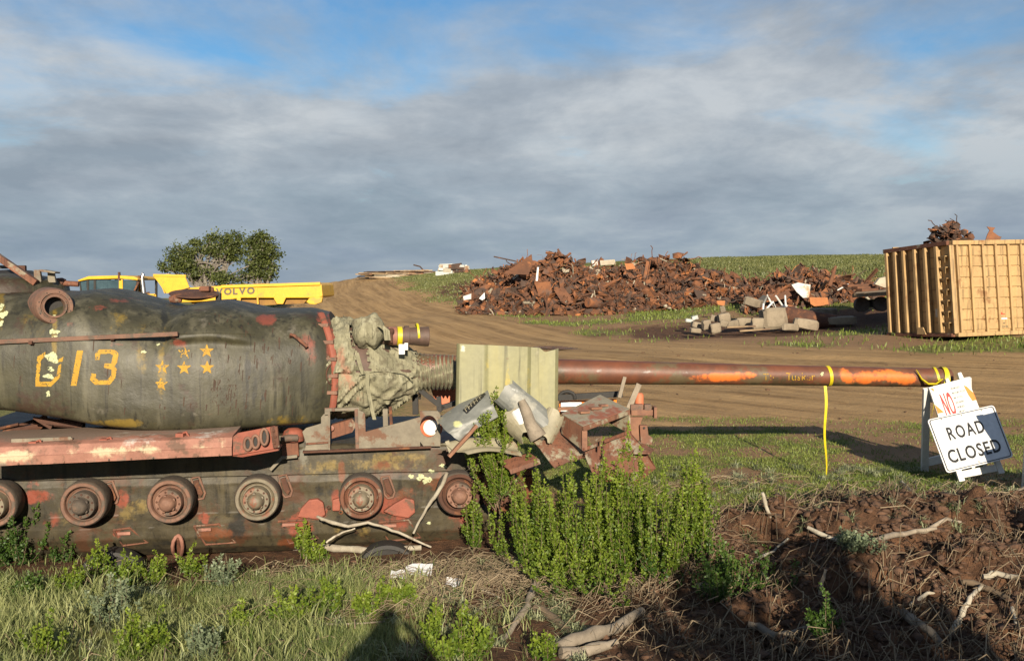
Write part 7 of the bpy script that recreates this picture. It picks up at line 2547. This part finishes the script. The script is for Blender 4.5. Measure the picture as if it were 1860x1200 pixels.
# ------------------------------------------------------------------ oak trees behind the truck
def oak(name, label, Y, base_px, lobes, nleaf, trunks, seed):
    rng = np.random.default_rng(seed)
    bx = (base_px - 930) / FPX * Y
    b = Vector((bx, Y, H(bx, Y)))
    g = thing(name, label, 'tree', b, 'trees behind the dump truck')
    PP = []
    mb = MB()
    cents = []
    tot = sum(l[2] * l[3] for l in lobes)
    for (lx, ly, rx, ry) in lobes:
        c = at(lx, ly, Y)
        s = Y / FPX
        nc = max(3, int(70 * rx * ry / tot * len(lobes) / 3))
        for k in range(nc):
            d = rng.normal(size=3)
            d /= np.linalg.norm(d)
            q_ = np.array(c) + d * np.array((rx * s, rx * s * 1.0, ry * s)) * rng.uniform(0.35, 1.0) ** 0.5
            cents.append(q_)
    cents = np.array(cents)
    per = nleaf // len(cents)
    for q_ in cents:
        r = rng.uniform(0.16, 0.38)
        P_ = rng.normal(size=(per, 3)) * np.array((r, r, r * 0.62)) * 0.62 + q_
        PP.append(P_)
    P_ = np.concatenate(PP)
    V, F = leaves(P_, 0.13, rng, 0.2)
    base_t = np.repeat(rng.normal(0.45, 0.16, len(cents)), per)
    T = np.clip(base_t + rng.normal(0, 0.2, len(P_)), 0, 1)
    for tpx, tpy in trunks:
        top = at(tpx, tpy, Y)
        mid = b.lerp(top, 0.55) + Vector((rng.normal() * .3, rng.normal() * .2, 0.1))
        mb.tube([b + Vector((rng.normal() * .15, 0, -0.2)), b.lerp(mid, .5) + Vector((rng.normal() * .12, 0, 0)), mid, mid.lerp(top, .6) + Vector((rng.normal() * .15, 0, 0)), top], [0.16, 0.13, 0.09, 0.06, 0.02], 7, caps=False)
    for q_ in cents[::2]:
        t_ = trunks[rng.integers(len(trunks))]
        s_ = b.lerp(at(t_[0], t_[1], Y), rng.uniform(.4, .8))
        e_ = Vector(q_)
        mb.tube([s_, s_.lerp(e_, .5) + Vector((0, 0, rng.normal() * .15)), e_], [0.05, 0.032, 0.01], 5, caps=False)
    mb.build('trunk', 'bark_grey', g, smooth=60, fixn=False)
    tag(fast_mesh('crown', V, F, 'leaf_oak', 4, tuple(b), g, {'tone': np.repeat(T, 4)}), kind='stuff')


oak('oak_tree', 'broad scrubby oak with bare grey limbs showing through its crown', 56, 385, [(312, 483, 20, 14), (330, 462, 24, 17), (362, 450, 22, 15), (345, 480, 24, 16), (395, 440, 20, 15), (425, 435, 20, 12), (405, 460, 24, 16), (370, 498, 34, 12), (430, 455, 15, 18)], 10500, [(330, 460), (365, 450), (400, 440), (425, 440), (345, 480)], 41)
oak('oak_tree', 'narrower dense oak on the right of the broad oak', 55, 468, [(475, 440, 20, 16), (488, 462, 18, 18), (470, 470, 22, 20), (485, 492, 20, 18), (455, 495, 22, 12), (462, 448, 14, 14), (420, 508, 30, 9)], 9000, [(475, 435), (490, 465), (455, 470)], 42)
# puddle on the track
pc_ = ground_at(1038, 632)
L = [pc_ + Vector((1.0 * math.cos(t) * (1 + .2 * math.sin(3 * t)), 0.9 * math.sin(t) * (1 + .2 * math.cos(2 * t)), 0)) for t in np.linspace(0, 2 * math.pi, 30, endpoint=False)]
zm_ = max(H(p.x, p.y) for p in L[::3]) - 0.02
simple('puddle_water', (0.06, 0.055, 0.05), (0.045, 0.04, 0.036), 2, 0.15, bump=0)
tag(MB().add([Vector((p.x, p.y, zm_)) for p in L], [tuple(range(30))]).build('puddle', 'puddle_water', None, fixn=False), kind='structure')
# earth mound behind the truck
rows = []
mc = Vector((-17.3, 48, H(-17.3, 48)))
for i in range(14):
    r = 2.2 * i / 13
    rows.append([mc + Vector((r * math.cos(a) * 1.1, r * math.sin(a), 2.1 * math.exp(-(r / 0.95) ** 2) * (0.8 + 0.4 * float(fbm(math.cos(a) * 2 + r, math.sin(a) * 2, 3, 3))) - 0.1)) for a in np.linspace(0, 2 * math.pi, 28, endpoint=False)])
tag(MB().grid(rows, closed=True).build('earth_mound', 'clod_earth', None, smooth=60), kind='structure')

# ------------------------------------------------------------------ the person at the camera, seen only as a shadow
simple('jacket', (0.05, 0.055, 0.07), (0.035, 0.04, 0.05), 8, 0.85)


def person():
    gz = H(0.0, -0.25)
    me = bpy.data.meshes.new('person')
    J = {'pel': (0, -.28, gz + 0.98), 'sp': (0, -.28, gz + 1.2), 'ch': (0, -.27, gz + 1.42), 'nk': (0, -.25, gz + 1.56), 'hd': (0, -.22, gz + 1.66), 'top': (0, -.22, gz + 1.76),
         'ls': (-.19, -.27, gz + 1.46), 'le': (-.31, -.16, gz + 1.24), 'lw': (-.12, -.06, gz + 1.52), 'lh': (-.06, -.05, gz + 1.60), 'rs': (.19, -.27, gz + 1.46), 're': (.34, -.18, gz + 1.26), 'rw': (.14, -.07, gz + 1.54), 'rh': (.07, -.06, gz + 1.61),
         'lp': (-.1, -.28, gz + 0.92), 'lk': (-.13, -.26, gz + 0.5), 'la': (-.15, -.3, gz + 0.09), 'lt': (-.16, -.14, gz + 0.04), 'rp': (.1, -.28, gz + 0.92), 'rk': (.13, -.26, gz + 0.5), 'ra': (.15, -.3, gz + 0.09), 'rt': (.16, -.14, gz + 0.04)}
    R = {'pel': .15, 'sp': .15, 'ch': .16, 'nk': .06, 'hd': .095, 'top': .08, 'ls': .07, 'le': .05, 'lw': .035, 'lh': .04, 'rs': .07, 're': .05, 'rw': .035, 'rh': .04, 'lp': .09, 'lk': .06, 'la': .045, 'lt': .04, 'rp': .09, 'rk': .06, 'ra': .045, 'rt': .04}
    E = [('pel', 'sp'), ('sp', 'ch'), ('ch', 'nk'), ('nk', 'hd'), ('hd', 'top'), ('ch', 'ls'), ('ls', 'le'), ('le', 'lw'), ('lw', 'lh'), ('ch', 'rs'), ('rs', 're'), ('re', 'rw'), ('rw', 'rh'), ('pel', 'lp'), ('lp', 'lk'), ('lk', 'la'), ('la', 'lt'), ('pel', 'rp'), ('rp', 'rk'), ('rk', 'ra'), ('ra', 'rt')]
    J = {k: (v[0] * 1.1, v[1], gz + (v[2] - gz) * 1.04) for k, v in J.items()}
    R = {k: v * 1.0 for k, v in R.items()}
    ks = list(J)
    b = Vector((0, -.28, gz))
    me.from_pydata([tuple(Vector(J[k]) - b) for k in ks], [(ks.index(a), ks.index(c)) for a, c in E], [])
    me.materials.append(MATS['jacket'])
    o = bpy.data.objects.new('person', me)
    COL.objects.link(o)
    o.location = b
    m = o.modifiers.new('skin', 'SKIN')
    if not me.skin_vertices:
        bm_ = bmesh.new()
        bm_.from_mesh(me)
        bm_.verts.layers.skin.verify()
        bm_.to_mesh(me)
        bm_.free()
    for i, k in enumerate(ks):
        me.skin_vertices[0].data[i].radius = (R[k], R[k])
        me.skin_vertices[0].data[i].use_root = (k == 'pel')
    o.modifiers.new('sub', 'SUBSURF').levels = 2
    o.modifiers['sub'].render_levels = 2
    tag(o, 'person in dark clothes holding a camera up, seen only as a shadow', 'person')


person()
